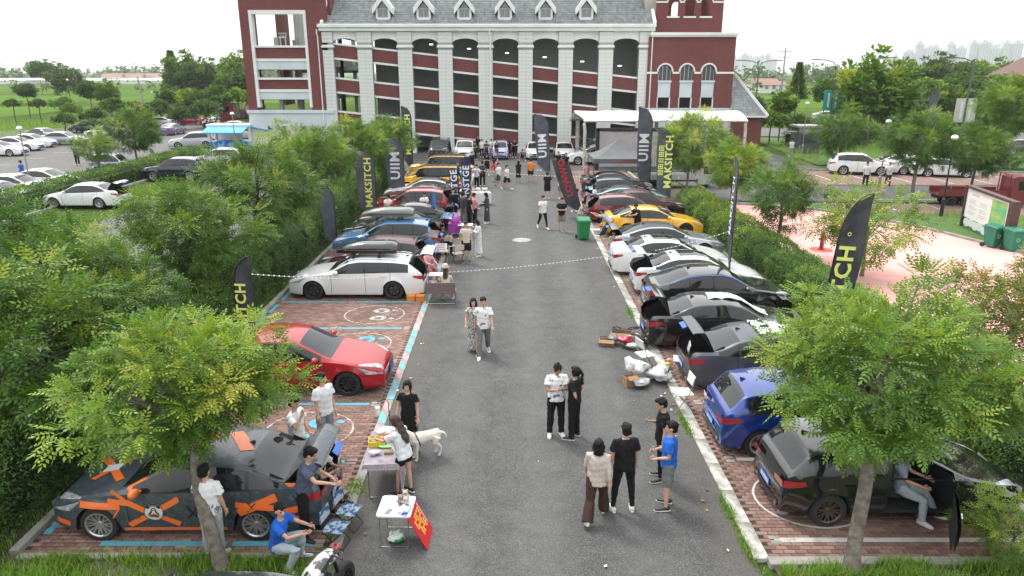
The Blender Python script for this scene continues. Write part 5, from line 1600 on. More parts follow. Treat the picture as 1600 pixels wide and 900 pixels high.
# the white sedan with the open boot in the side lane and its neighbours
far_car('sedan', 'white sedan with raised boot lid in the side lane on the left', 137, 322, 180, P['white'], detail=True, tail=True, lid_angle=60, style='ten')
far_car('suv', 'navy SUV parked against the far left hedge', 278, 280, 180, P['navy'])
far_car('suv', 'pale silver SUV whose tail shows by the blue kiosk end of the hedge', 345, 262, 180, P['wgrey'])
cp = [
 ('mini', 'pale lilac microcar parked beyond the far left hedge', 180, 271, 0, 'lilac'),
 ('fastback', 'white and maroon sedan next to the lamp post on the far left', 78, 295, 0, 'white'),
 ('sedan', 'white sedan with yellow cartoon sticker behind the far left hedge', 30, 306, 0, 'white'),
 ('sedan', 'white sedan cut off by the left edge below the lamp post', 2, 320, 0, 'white'),
 ('fastback', 'white coupe at the left end of the row of parked cars', 2, 243, 0, 'white'),
 ('fastback', 'second white coupe from the left along the grass verge', 30, 235, 0, 'white'),
 ('sedan', 'third white sedan from the left along the grass verge', 52, 230, 0, 'white'),
 ('sedan', 'black and silver sedan by the grass verge beside white coupes', 72, 219, -20, 'graphite'),
 ('sedan', 'silver grey sedan between black sedan and round tree', 103, 226, 0, 'silver'),
 ('suv', 'long dark green estate SUV under the meadow edge', 139, 207, 180, 'graphite'),
 ('sedan', 'white sedan half hidden behind the round car park tree', 166, 214, 180, 'white'),
 ('sedan', 'white sedan peeking left of the round car park tree', 160, 200, 180, 'white'),
 ('sedan', 'silver hatch right behind the round car park tree', 250, 198, 180, 'wgrey'),
 ('hatch', 'crimson hatchback at the far edge of the car park', 272, 192, 180, 'red'),
 ('fastback', 'low crimson sedan side on at the far edge of the car park', 301, 195, 180, 'crimson'),
 ('sedan', 'pink and violet sedan alone in the middle of the car park', 271, 210, 90, 'purple'),
 ('hatch', 'dark silver hatchback near the red truck', 333, 198, -90, 'graphite'),
 ('mini', 'pale green white microcar before the red truck', 374, 208, 0, 'white'),
 ('suv', 'silver SUV under a dark rack beside the blue food kiosk', 302, 231, 200, 'wgrey'),
 ('sedan', 'pale car behind the blue food kiosk', 390, 216, 0, 'wgrey'),
]
for kd, lb, x, y, h, c_ in cp: far_car(kd, lb, x, y, h, P[c_])
rp = [
 ('suv', 'white SUV parked first in the right brick bays', 1342, 272, -15, 'white'),
 ('fastback', 'white sedan next to the first white SUV on the right', 1392, 268, 160, 'white'),
 ('sedan', 'white sedan behind the first white SUV on the right', 1432, 272, -12, 'white'),
 ('sedan', 'last white sedan before the dark tree on the right', 1470, 275, -12, 'white'),
]
for kd, lb, x, y, h, c_ in rp: far_car(kd, lb, x, y, h, P[c_], detail=True)
far_car('sedan', 'small white car on the distant road under the banner post', 1292, 187, 0, P['wgrey'])
far_car('sedan', 'dark car half cut by the right edge on the far road', 1592, 240, 0, P['graphite'])
# the pale car whose roof shows at the bottom edge
make_car('sedan', 'dark car with silver stripe, only its roof in view at the bottom edge', (-4.0, 7.22, 0), 180, P['graphite'], rim=M_rims, sunroof=False, hscale=1.0)

# ---------------------------------------------------------------- trucks
M_truckred = paint('truck_red', (.13, .012, .018), .35, 0, .4)
def truck(label, px, py, rz, sc=1.0, flat=False, col=None):
 p = G(px, py)
 t = thing('truck', label, 'truck', (p.x, p.y, 0), rz); t.scale = (sc,) * 3
 b = MB()
 prof = [(-.0, .5), (2.1, .5), (2.1, 3.0), (1.7, 3.15), (.35, 3.1), (.08, 2.2), (0, 1.5)]
 for i in range(len(prof)): pass
 vs = [(x, -1.2, z) for x, z in prof] + [(x, 1.2, z) for x, z in prof]; n = len(prof)
 b.add(vs, [tuple(range(n)), tuple(range(n, 2 * n))[::-1]] + [(i, n + i, n + (i + 1) % n, (i + 1) % n) for i in range(n)])
 M_truckred = col or globals()['M_truckred']
 b.build('cab', M_truckred, t)
 b = MB(); b.add([(.04, -1.05, 1.75), (.04, 1.05, 1.75), (.3, 1.0, 2.85), (.3, -1.0, 2.85)], [(0, 3, 2, 1)]); o = b.build('windscreen', M_cglass, t); o.location = (-.03, 0, 0)
 for sd in (-1, 1):
  b = MB(); b.bbox(.45, 1.5, 1.205 * sd, 1.22 * sd, 1.8, 2.7); b.build('side_window', M_cglass, t)
  b = MB(); b.bbox(-.15, .05, 1.25 * sd, 1.45 * sd, 1.9, 2.6); b.build('side_mirror', M_trim, t)
  b = MB(); b.bbox(-.03, .02, .75 * sd, 1.15 * sd, .9, 1.15); b.build('headlight', M_headl, t)
 b = MB(); b.bbox(-.05, .02, -.7, .7, .95, 1.5); b.build('grille', M_trim, t)
 b = MB(); b.bbox(2.1, 9.0, -.45, -.25, .75, 1.0); b.bbox(2.1, 9.0, .25, .45, .75, 1.0)
 for x in (3, 5, 7, 8.8): b.bbox(x - .1, x + .1, -.3, .3, .7, .95)
 b.build('chassis', M_trim, t)
 if flat:
  b = MB(); b.bbox(2.4, 9.0, -1.2, 1.2, 1.05, 1.2); b.build('bed', M_truckred, t)
  for sd in (-1, 1):
   for x in (2.4, 4.6, 6.8):
    b = MB(); b.bbox(x + .03, x + 2.15, 1.2 * sd - .03, 1.2 * sd + .03, 1.2, 1.75); b.build('side_board', M_truckred, t)
  b = MB(); b.ring([(2.3, -1.1, 1.2), (2.3, -1.1, 3.3), (2.3, 1.1, 3.3), (2.3, 1.1, 1.2)], .06); b.build('headboard', M_truckred, t)
 else:
  b = MB(); b.bbox(2.9, 3.7, -.9, .9, 1.0, 2.2); b.bbox(4.5, 5.6, -.6, .6, 1.0, 1.9); b.build('engine_unit', mat('rusty_machinery', (.12, .06, .05), .8, vary=.5, vscale=4), t)
  b = MB(); b.lathe([(0.3, 0), (.95, .5), (1.1, 1.4), (.8, 2.6), (.4, 3.2)], 16, M=Matrix.Rotation(PI / 2 - .12, 3, 'Y'), c=(3.4, 0, 2.15)); b.build('drum', mat('drum_tan', (.42, .30, .22), .6, vary=.3, vscale=2), t)
 tyre, rimm, _, back = wheel_meshes(.48, M_rimd, 'ten')
 for x in (1.2, 6.2, 7.6):
  for sd in (-1, 1):
   w = link('wheel', tyre, t, (x, 1.02 * sd, .48), (0, 0, 0 if sd < 0 else PI), (1, 1.5, 1)); link('rim', rimm, w); link('wheel_hub', back, w)
 return t
truck('red mixer truck cab parked behind the blue kiosk', 350, 194, R(0))
truck('dark red flatbed truck behind the map board', 1600, 322, PI + R(-8), .58, flat=True)
truck('white and grey pickup lorry behind the dark flags', 1112, 292, PI, .55, flat=True, col=P['wgrey'])
# ================================================================ PEOPLE
TMP = bpy.data.scenes.new('workbench')
def remesh(b, voxel, name='part', smooth=2, cloth=0.0, seed=0.0):
 """union of overlapping shapes into one continuous skin"""
 me = b.mesh('tmp', M_trim)
 o = bpy.data.objects.new('tmp', me); TMP.collection.objects.link(o)
 m = o.modifiers.new('r', 'REMESH'); m.mode = 'VOXEL'; m.voxel_size = voxel; m.use_smooth_shade = True
 if smooth:
  q = o.modifiers.new('s', 'SMOOTH'); q.factor = .5; q.iterations = smooth
 TMP.view_layers[0].update(); dg = TMP.view_layers[0].depsgraph
 out = bpy.data.meshes.new_from_object(o.evaluated_get(dg))
 bpy.data.objects.remove(o); bpy.data.meshes.remove(me)
 n = len(out.vertices); co = np.empty(n * 3, np.float32); out.vertices.foreach_get('co', co); co = co.reshape(-1, 3)
 if cloth:
  no = np.empty(n * 3, np.float32); out.vertices.foreach_get('normal', no); no = no.reshape(-1, 3)
  d = (np.sin(co[:, 2] * 38 + co[:, 0] * 22 + seed + 2 * np.sin(co[:, 1] * 19 + seed)) * np.sin(co[:, 0] * 31 - co[:, 2] * 13 + co[:, 1] * 17 + seed * 2))
  co = co + no * (d * cloth)[:, None]; out.vertices.foreach_set('co', co.ravel()); out.update()
 out.name = name; out.materials.clear()
 return out
def skin(name, c): return mat(name, c, .55, spec=.35)
M_skin = skin('skin', (.50, .30, .215)); M_skin2 = skin('tan_skin', (.40, .225, .15))
M_hair = mat('black_hair', (.008, .006, .006), .6, spec=.25, vary=.5, vscale=40, bump=.6, bscale=120); M_hairb = mat('brown_hair', (.045, .020, .014), .45, vary=.4, vscale=40, bump=.6, bscale=120)
M_eye = mat('eye_dark', (.01, .008, .008), .2); M_lip = mat('lip', (.30, .09, .08), .5)
def cloth(name, c, c2=None, sc=10, ramp=(.45, .55), detail=2): return mat('cloth_' + name, c, .9, col2=c2 or tuple(v * .82 for v in c), vscale=sc, bump=.35, bscale=45, spec=.2, ramp=ramp if c2 else (.3, .7), detail=detail)
C_ = dict(white=cloth('white', (.66, .67, .68)), black=cloth('black', (.012, .012, .013)), beige=cloth('beige', (.50, .43, .38)), cream=cloth('cream', (.56, .50, .42)), blue=cloth('blue', (.02, .12, .50)),
   slate=cloth('slate', (.085, .10, .155)), jeans=cloth('jeans', (.23, .27, .32)), ljeans=cloth('ljeans', (.38, .43, .47)), grey=cloth('grey', (.16, .17, .165)), dgrey=cloth('dgrey', (.055, .058, .06)),
   brown=cloth('brown', (.055, .030, .024)), tan=cloth('tan', (.24, .20, .155)), orange=cloth('orange', (.72, .20, .03)), red=cloth('red', (.5, .03, .04)), pink=cloth('pink', (.62, .32, .34)),
   floral=cloth('floral', (.50, .48, .43), (.14, .15, .13), 28), bw=cloth('bw', (.5, .52, .5), (.02, .02, .02), 9, (.48, .5)), whitegr=cloth('white_print', (.66, .67, .68), (.18, .16, .2), 7, (.6, .62)),
   lgrey=cloth('lgrey', (.36, .36, .37)), rust=cloth('rust', (.48, .09, .04)), rosy=cloth('rosy', (.45, .2, .22)))
M_shoew = mat('white_shoe', (.62, .62, .58), .6); M_shoeb = mat('black_shoe', (.015, .015, .016), .5); M_sole = mat('shoe_sole', (.6, .6, .57), .7)

# pose: lf/rf hip flex, lk/rk knee, la/ra legs apart; ls/rs shoulder flex, lsa/rsa away from body, le/re elbow, li/ri forearm inward; lean, head pitch/yaw
POSES = dict(
 stand=dict(), standw=dict(la=7, ra=7), walk=dict(lf=22, lk=6, rf=-18, rk=20, ls=-22, rs=20, le=18, re=22),
 walk2=dict(lf=-14, lk=24, rf=20, rk=4, ls=18, rs=-16, le=20, re=15),
 phone=dict(ls=24, rs=24, le=88, re=88, li=40, ri=40, hp=28), phone1=dict(rs=10, rsa=5, re=105, ri=30, hp=20, ls=-4, le=12), hips=dict(lsa=38, rsa=38, le=70, re=70, li=60, ri=60, lsb=1),
 reach=dict(ls=50, rs=42, le=32, re=34, li=8, ri=10, lean=12, hp=18, lf=8, rf=-2), back=dict(ls=-24, rs=-24, le=40, re=40, li=45, ri=45), mouth=dict(rs=42, re=128, ri=28, ls=6, le=25, hp=8),
 chest=dict(ls=14, rs=14, le=82, re=82, li=62, ri=62, hp=6), arms1=dict(ls=2, rs=6, le=66, re=84, li=22, ri=30, lsa=5, rsa=5), lean_sit=dict(lf=10, rf=4, lk=4, rk=6, la=6, ra=6, rs=48, re=28, ri=15, ls=22, le=55, li=20, lean=14, hp=14),
 sit=dict(lf=84, rf=84, lk=84, rk=88, la=8, ra=8, ls=30, rs=30, le=48, re=48, li=18, ri=18, lean=10), sitphone=dict(lf=80, rf=84, lk=80, rk=92, la=7, ra=7, ls=26, rs=26, le=85, re=85, li=38, ri=38, lean=16, hp=24),
 floor=dict(lf=112, rf=96, lk=122, rk=118, la=6, ra=10, ls=58, rs=52, le=34, re=42, li=22, ri=26, lean=12, hy=38), squat=dict(lf=112, rf=112, lk=130, rk=130, la=16, ra=16, ls=58, rs=58, le=40, re=40, li=20, ri=20, lean=22, hp=5),
 bend=dict(lf=38, rf=34, lk=12, rk=10, ls=72, rs=66, le=26, re=22, lean=52, hp=-10), leash=dict(ls=4, le=10, rs=10, re=14, lsa=10, rsa=8, lf=4), look=dict(hy=-30, lsa=6, rsa=6), lookl=dict(hy=30, ls=8, le=20),
 driver=dict(lf=78, rf=80, lk=48, rk=76, la=12, ra=2, ls=44, rs=44, le=42, re=42, lean=-8))
def skel(pose, seed=0):
 p = dict(lf=1, rf=-1, lk=2, rk=2, la=3, ra=3, ls=2, rs=2, lsa=9, rsa=9, le=12, re=12, li=4, ri=4, lean=0, hp=0, hy=0); p.update(POSES[pose])
 J = {}
 lean = R(p['lean'])
 pel = Vector((0, 0, 0))
 up = Vector((0, math.sin(lean), math.cos(lean)))
 J['pel'] = pel; J['waist'] = pel + up * .13; J['chest'] = pel + up * .36; J['neck'] = pel + up * .50
 J['up'] = up; J['fw'] = Vector((0, math.cos(lean), -math.sin(lean)))
 hd = R(p['lean'] * .45 + p['hp'])
 J['head'] = J['neck'] + Vector((0, math.sin(hd), math.cos(hd))) * .165
 J['hd'] = hd; J['hy'] = R(p['hy'])
 for s, k in ((1, 'r'), (-1, 'l')):
  f, kn, ab = R(p[k + 'f']), R(p[k + 'k']), R(p[k + 'a'])
  hip = pel + Vector((s * .092, 0, -.03))
  th = Vector((s * math.sin(ab), math.sin(f) * math.cos(ab), -math.cos(f) * math.cos(ab)))
  sh = Vector((s * math.sin(ab) * .6, math.sin(f - kn), -math.cos(f - kn))).normalized()
  J[k + 'hip'] = hip; J[k + 'knee'] = hip + th * .43; J[k + 'ank'] = J[k + 'knee'] + sh * .41
  fa = f - kn
  J[k + 'toe'] = J[k + 'ank'] + Vector((s * .03, .15, -.045)) if abs(fa) < R(35) else J[k + 'ank'] + Vector((s * .03, math.cos(fa * .5) * .15, -.045 + math.sin(fa * .5) * .1))
  q = J['chest'] + up * .085 + Vector((s * .175, 0, 0))
  a, ad, e, inn = R(p[k + 's'] + p['lean'] * .3), R(p[k + 'sa']), R(p[k + 'e']), R(p[k + 'i'])
  ua = Vector((s * math.sin(ad), math.sin(a) * math.cos(ad), -math.cos(a) * math.cos(ad)))
  fo = Vector((-s * math.sin(inn), math.sin(a + e) * math.cos(inn), -math.cos(a + e) * math.cos(inn))) if p[k + 'e'] > 20 else Vector((s * math.sin(ad) * .4, math.sin(a + e), -math.cos(a + e))).normalized()
  J[k + 'sho'] = q; J[k + 'elb'] = q + ua * .275; J[k + 'wri'] = J[k + 'elb'] + fo * .245; J[k + 'fo'] = fo
 zmin = min(J['lank'].z, J['rank'].z) - .075
 J['h'] = -zmin
 return J
def finger_tube(b, J, k, s):
 w, fo = J[k + 'wri'], J[k + 'fo'].normalized()
 side = Vector((0, 1, 0)) if abs(fo.y) < .75 else Vector((0, 0, 1))
 side = (side - fo * side.dot(fo)).normalized(); nrm = fo.cross(side)
 palm = w + fo * .045
 b.tube([w - fo * .02, w + fo * .02, w + fo * .06, w + fo * .085], [(.024, .02), (.04, .016), (.043, .015), (.036, .013)] if True else .03, 8)
 for i in range(4):
  o = side * (-.03 + .02 * i); L = (.062, .078, .074, .056)[i]
  r0 = w + fo * .08 + o
  b.tube([r0 - fo * .02, r0 + fo * L * .45 + nrm * .006 * s, r0 + fo * L * .8 + nrm * .022 * s, r0 + fo * L + nrm * .032 * s], [.0085, .008, .007, .005], 6)
 t0 = w + fo * .025 + side * .035
 b.tube([t0 - side * .015, t0 + side * .02 + fo * .02, t0 + side * .03 + fo * .05], [.011, .010, .007], 6)
BODYC = {}
def shape(b, pts, rs, seg=12): b.tube(pts, rs, seg)
def person_meshes(pose, top, bottom, hair, near, fem, wide=0):
 """meshes for one pose and outfit, in metres with the pelvis at the origin"""
 J = skel(pose); vx = .013 if near else .022
 up, fw = J['up'], J['fw']
 T = lambda a, b_, n: [a.lerp(b_, i / n) for i in range(n + 1)]
 out = {}
 kb = ('b', pose, near, fem)
 sw = .93 if fem else 1.0
 if kb not in BODYC:
  b = MB()
  shape(b, [J['pel'] - up * .09, J['pel'], J['waist'], J['chest'] - up * .05, J['chest'] + up * .06, J['chest'] + up * .115, J['neck'] - up * .01], [(.12, .085), (.15, .10), (.125 * sw, .088), (.15 * sw, .10), (.158 * sw, .095), (.11, .075), (.052, .055)], 14)
  shape(b, [J['neck'] - up * .03, J['neck'] + up * .02, J['head'] - Vector((0, 0, .05))], [.056, .05, .052], 10)
  Mh = Matrix.Rotation(-J['hy'], 3, 'Z') @ Matrix.Rotation(-J['hd'], 3, 'X'); c = J['head']
  q = MB(); q.ball((0, -.008, .02), (.075, .093, .098), 14, 10); q.ball((0, .02, -.035), (.057, .066, .075), 12, 8); q.ball((0, .04, -.075), (.032, .035, .03), 8, 6)
  q.add([(-.012, .082, .012), (.012, .082, .012), (.018, .09, -.03), (-.018, .09, -.03), (0, .112, -.022), (0, .07, .0), (0, .07, -.035)], [(0, 4, 1), (1, 4, 2), (2, 4, 3), (3, 4, 0), (0, 1, 5), (1, 2, 6, 5), (2, 3, 6), (3, 0, 5, 6)])
  for s in (-1, 1): q.ball((s * .077, -.005, -.005), (.012, .024, .034), 8, 6)
  b.add([Mh @ (v * 1.06) + c for v in map(Vector, q.v)], q.f)
  for k, s in (('l', -1), ('r', 1)):
   shape(b, [J['chest'] + up * .085 + Vector((s * .09, 0, 0)), J[k + 'sho'] + up * .0, J[k + 'sho'].lerp(J[k + 'elb'], .3), J[k + 'sho'].lerp(J[k + 'elb'], .7), J[k + 'elb'], J[k + 'elb'].lerp(J[k + 'wri'], .25), J[k + 'wri']],
     [.050 * sw, .049 * sw, .045 * sw, .04 * sw, .034 * sw, .036 * sw, .023], 10)
   shape(b, [J[k + 'hip'] + Vector((0, 0, .04)), J[k + 'hip'].lerp(J[k + 'knee'], .25), J[k + 'hip'].lerp(J[k + 'knee'], .7), J[k + 'knee'], J[k + 'knee'].lerp(J[k + 'ank'], .25), J[k + 'knee'].lerp(J[k + 'ank'], .6), J[k + 'ank']],
     [.085, .082, .06, .051, .054, .042, .032], 12)
   shape(b, [J[k + 'ank'] + (J[k + 'ank'] - J[k + 'toe']) * .3 - Vector((0, 0, .03)), J[k + 'ank'] - Vector((0, 0, .03)), J[k + 'toe'] + Vector((0, 0, .0))], [.03, .036, .028], 8)
  body = remesh(b, vx, 'body')
  h = MB(); fc = MB()
  if near:
   finger_tube(h, J, 'l', 1); finger_tube(h, J, 'r', -1)
  else:
   for k in 'lr': h.tube([J[k + 'wri'], J[k + 'wri'] + J[k + 'fo'] * .06, J[k + 'wri'] + J[k + 'fo'] * .15], [.02, .036, .015], 6)
  n0 = len(body.vertices)
  bv = [tuple(v.co) for v in body.vertices]; bf = [tuple(p.vertices) for p in body.polygons]
  q = MB(); q.add(bv, bf, 0); q.add(h.v, h.f, 0)
  for s in (-1, 1):
   e = MB(); e.ball((s * .031, .079, .012), (.015, .008, .0075), 8, 5); e.box((s * .031, .083, .033), (.034, .008, .006)); q.add([Mh @ Vector(v) + c for v in e.v], e.f, 1)
  e = MB(); e.ball((0, .083, -.052), (.022, .009, .007), 8, 5); q.add([Mh @ Vector(v) + c for v in e.v], e.f, 2)
  BODYC[kb] = (q.mesh('body', [M_skin, M_eye, M_lip], True), Mh, c)
 out['body'], Mh, c = BODYC[kb]
 # hair
 kh = ('h', pose, hair, near)
 if hair and kh not in BODYC:
  b = MB(); q = MB()
  q.ball((0, -.022, .04), (.086, .096, .092), 14, 9)
  q.ball((0, -.05, -.005), (.078, .068, .075), 12, 8)
  if hair != 'bun': q.ball((0, .045, .085), (.062, .045, .034), 10, 6)
  if hair in ('bob', 'long', 'pony'):
   for s in (-1, 1): q.ball((s * .065, -.005, -.0), (.03, .06, .08), 8, 6)
  if hair == 'bob': q.tube([(0, -.04, .04), (0, -.045, -.06), (0, -.05, -.15)], [(.08, .07), (.09, .072), (.085, .06)], 12); [q.tube([(s * .072, .0, .02), (s * .078, .015, -.13)], [.035, .03], 8) for s in (-1, 1)]
  if hair == 'long': q.tube([(0, -.05, .02), (0, -.075, -.14), (0, -.10, -.34), (0, -.11, -.44)], [(.08, .06), (.095, .05), (.085, .035), (.05, .02)], 12)
  if hair == 'pony': q.ball((0, -.12, .03), (.032, .035, .035), 8, 6); q.tube([(0, -.12, .03), (0, -.16, -.03), (0, -.155, -.16), (0, -.14, -.25)], [.026, .034, .028, .01], 8)
  if hair == 'bun': q.ball((0, -.045, .13), (.036, .036, .036), 8, 6)
  if hair == 'cap': q.tube([(0, .04, .06), (0, .13, .045), (0, .16, .035)], [(.07, .012), (.065, .01), (.04, .008)], 10)
  if hair == 'hat':
   q = MB(); q.lathe([(.0, .16), (.07, .155), (.095, .10), (.10, .05), (.17, .015), (.175, .005), (.10, .035), (.0, .05)], 18)
  b.add([Mh @ (Vector(v) * 1.08) + c for v in q.v], q.f)
  BODYC[kh] = remesh(b, .010 if near else .018, 'hair', 1, .009 if near else .005)
 if hair: out['hair'] = BODYC[kh]
 # top
 kt = ('t', pose, top, near, fem, wide)
 if kt not in BODYC:
  b = MB(); e = .025 + .018 * wide
  hem = .02 if top in ('crop', 'dress') else (.13 if top == 'longshirt' else .09)
  tt = up * -1
  leg = (J['lknee'] + J['rknee']) / 2 - J['pel']; leg.normalize()
  dn = (tt + leg * .6).normalized() if POSES[pose].get('lf', 0) > 60 else tt
  hemp = J['pel'] + dn * hem
  if top == 'tank': pass
  pts = [hemp, J['pel'] + up * .02, J['waist'], J['chest'] - up * .05, J['chest'] + up * .06, J['chest'] + up * .112, J['neck'] - up * .005]
  rs = [(.165 + e, .115 + e), (.158 + e, .108 + e), ((.136 if fem and not wide else .15) + e, .098 + e), (.158 * sw + e, .108 + e), (.155 * sw + e * .6, .100 + e * .8), (.122, .092 + e * .2), (.060, .064)]
  shape(b, pts, rs, 16)
  sl = dict(tee=.62, longshirt=1.9, long=1.9, dress=.45, tank=.12, crop=.45)[top]
  for k, s in (('l', -1), ('r', 1)):
   a, bb, w = J[k + 'sho'], J[k + 'elb'], J[k + 'wri']
   if sl <= 1:
    en = a.lerp(bb, sl); a = a - up * .008
    shape(b, [J['chest'] + up * .08 + Vector((s * .08, 0, 0)), a + up * .004, a.lerp(bb, sl * .5), en], [.064 * sw, .064 * sw + e * .1, .060 * sw + e * .5, .062 * sw + e * .7], 12)
   else:
    shape(b, [J['chest'] + up * .08 + Vector((s * .08, 0, 0)), a + up * .004, a.lerp(bb, .5), bb, bb.lerp(w, .5), bb.lerp(w, .92)], [.068, .066, .06, .054, .05, .038], 12)
  BODYC[kt] = remesh(b, vx, 'top', 1, .006 if near else .004, hash(pose) % 7)
 out['top'] = BODYC[kt]
 kk = ('p', pose, bottom, near)
 if kk not in BODYC:
  b = MB()
  d = (J['lknee'] + J['rknee']) / 2
  if bottom in ('trousers', 'shorts', 'wide', 'slim', 'mini'):
   e = dict(trousers=.02, shorts=.026, wide=.03, slim=.008, mini=.016)[bottom]
   shape(b, [J['pel'] + up * .08, J['pel'], J['pel'] - up * .07], [(.145 + e, .105 + e), (.155 + e, .11 + e), (.14 + e, .10 + e)], 14)
   for k in 'lr':
    h, kn, a = J[k + 'hip'], J[k + 'knee'], J[k + 'ank']
    if bottom == 'mini': shape(b, [h + Vector((0, 0, .04)), h.lerp(kn, .15), h.lerp(kn, .42)], [.085 + e, .088 + e, .088 + e], 12)
    elif bottom == 'shorts': shape(b, [h + Vector((0, 0, .04)), h.lerp(kn, .3), h.lerp(kn, .92)], [.085 + e, .085 + e, .078 + e], 12)
    else:
     w = {'wide': .11, 'trousers': .065, 'slim': .045}[bottom]
     shape(b, [h + Vector((0, 0, .04)), h.lerp(kn, .3), h.lerp(kn, .75), kn, kn.lerp(a, .35), kn.lerp(a, .7), kn.lerp(a, 1.0 if bottom != 'slim' else .93)],
       [.085 + e, .084 + e, .064 + e, .057 + e, (.058 + e + w) / 2 + .005, w, w * 1.02], 12)
  else:   # skirt: 'skirt' to the knee, 'maxi' to the shin
   L = dict(skirt=.50, maxi=.80, midi=.62)[bottom]; fl = dict(skirt=.20, maxi=.20, midi=.19)[bottom]
   shape(b, [J['pel'] + up * .1, J['pel'], J['pel'] - Vector((0, -.0, L * .5)), J['pel'] - Vector((0, -.0, L))], [(.14, .10), (.175, .13), (.185, .15), (fl + .02, fl - .02)], 18)
  BODYC[kk] = remesh(b, vx, 'bottom', 1, .005 if near else .003, 3.0)
 out['bottom'] = BODYC[kk]
 ks = ('s', pose, near)
 if ks not in BODYC:
  b = MB(); sl = MB()
  for k, s in (('l', -1), ('r', 1)):
   a, t = J[k + 'ank'], J[k + 'toe']; f = (t - a); f.z = 0 if abs(t.z - a.z) < .06 else f.z; f.normalize()
   base = a - Vector((0, 0, .035)); heel = base - f * .065; toe = base + f * .185
   q = Vector((0, 0, 1))
   b.tube([heel - f * .015 + q * .01, heel + q * .02, base + q * .022, base + f * .09 + q * .005, toe - q * .01, toe + f * .02 - q * .016], [(.02, .025), (.038, .045), (.044, .045), (.048, .034), (.04, .024), (.02, .012)], 10)
   sl.tube([heel - f * .02 - q * .028, base - q * .028, base + f * .09 - q * .028, toe - q * .028, toe + f * .025 - q * .026], [(.025, .012), (.043, .013), (.05, .013), (.043, .012), (.022, .01)], 10)
  m1 = remesh(b, .012 if near else .02, 'shoe', 1)
  q = MB(); q.add([tuple(v.co) for v in m1.vertices], [tuple(p.vertices) for p in m1.polygons], 0); q.add(sl.v, sl.f, 1)
  BODYC[ks] = q.mesh('shoes', [M_shoew, M_sole], True)
 out['shoes'] = BODYC[ks]
 out['J'] = J
 return out
def person(label, pos, heading, pose='stand', top=('tee', 'white'), bottom=('trousers', 'black'), hair='short', near=False, fem=False, h=1.72, shoes='white', seat=None, wide=0, hairm=None, group=None, tan=False, cat='person'):
 """pos: feet point; heading 0 = back to the camera, 90 = facing left, 180 = facing the camera"""
 m = person_meshes(pose, top[0], bottom[0], hair, near, fem, wide)
 k = h / 1.72
 z = (m['J']['h'] if seat is None else seat) * k + (pos[2] if len(pos) > 2 else 0)
 t = thing('person', label, cat, (pos[0], pos[1], 0), R(heading), group)
 def ch(nm, me, mt):
  o = link(nm, me, t, (0, 0, z), None, (k, k, k))
  if not me.materials: me.materials.append(M_trim)
  o.material_slots[0].link = 'OBJECT'; o.material_slots[0].material = mt
  return o
 ch('body', m['body'], M_skin2 if tan else M_skin)
 if hair: ch('hat' if hair == 'hat' else 'hair', m['hair'], hairm or M_hair)
 ch({'tee': 't_shirt', 'dress': 'dress_top', 'long': 'jumper', 'longshirt': 'shirt', 'tank': 'vest', 'crop': 'crop_top'}[top[0]], m['top'], C_[top[1]])
 ch({'trousers': 'trousers', 'slim': 'trousers', 'wide': 'wide_trousers', 'shorts': 'shorts', 'mini': 'shorts', 'skirt': 'skirt', 'midi': 'skirt', 'maxi': 'skirt'}[bottom[0]], m['bottom'], C_[bottom[1]])
 ch('shoes', m['shoes'], M_shoew if shoes == 'white' else M_shoeb if shoes == 'black' else (M_skin if shoes == 'bare' else M_shoeb))
 return t, m, z, k
def local(t, m, z, k, v): return t.matrix_basis @ (Vector(v) * k + Vector((0, 0, z)))
g = lambda x, y: tuple(G(x, y))[:2]
# ---- near people
N = dict(near=True)
person('man in black t-shirt, black trousers and white shoes standing with his back turned', g(972, 797), 8, 'standw', ('tee', 'black'), ('slim', 'black'), h=1.76, wide=.6, **N)
person('woman in loose beige shirt and wide brown trousers with black bob, back turned', g(931, 810), -12, 'walk2', ('longshirt', 'beige'), ('wide', 'brown'), hair='bob', fem=True, h=1.62, wide=.8, **N)
pm_ = person('young man in bright blue t-shirt, grey shorts and black shoes in profile', g(1040, 792), 78, 'arms1', ('tee', 'blue'), ('shorts', 'grey'), shoes='black', h=1.74, wide=.5, **N)
person('young man in black with glasses standing behind the blue t-shirt', g(1030, 748), 85, 'phone1', ('tee', 'black'), ('slim', 'black'), shoes='black', h=1.74, **N)
mp = person('man with top bun and white printed t-shirt looking down at a phone', g(868, 680), 188, 'phone', ('tee', 'whitegr'), ('trousers', 'black'), hair='bun', h=1.74, wide=.5, tan=True, **N)
person('person in black with ponytail leaning in to see the phone', g(896, 684), 62, 'back', ('tee', 'black'), ('trousers', 'black'), hair='pony', fem=True, h=1.68, shoes='black', wide=.5, **N)
person('woman in patterned pale dress with shoulder-length hair walking with the man in white', g(741, 549), 176, 'walk', ('dress', 'floral'), ('maxi', 'floral'), hair='bob', fem=True, h=1.64, shoes='black', **N)
person('man in white t-shirt and grey trousers walking beside the woman in the patterned dress', g(756, 555), 184, 'walk2', ('tee', 'whitegr'), ('trousers', 'grey'), h=1.76, wide=.5, **N)
wl = person('woman in long black dress holding a dog lead', g(641, 706), 168, 'leash', ('dress', 'black'), ('maxi', 'black'), hair='pony', fem=True, h=1.62, shoes='black', **N)
person('girl in white t-shirt and black shorts with long brown hair at the cloth-covered table', g(634, 772), 62, 'reach', ('tee', 'white'), ('mini', 'black'), hair='long', fem=True, h=1.62, shoes='black', hairm=M_hairb, wide=.7, **N)
person('young man in white t-shirt and grey jeans standing in the empty bay', g(512, 704), 235, 'look', ('tee', 'white'), ('trousers', 'jeans'), h=1.78, wide=.6, **N)
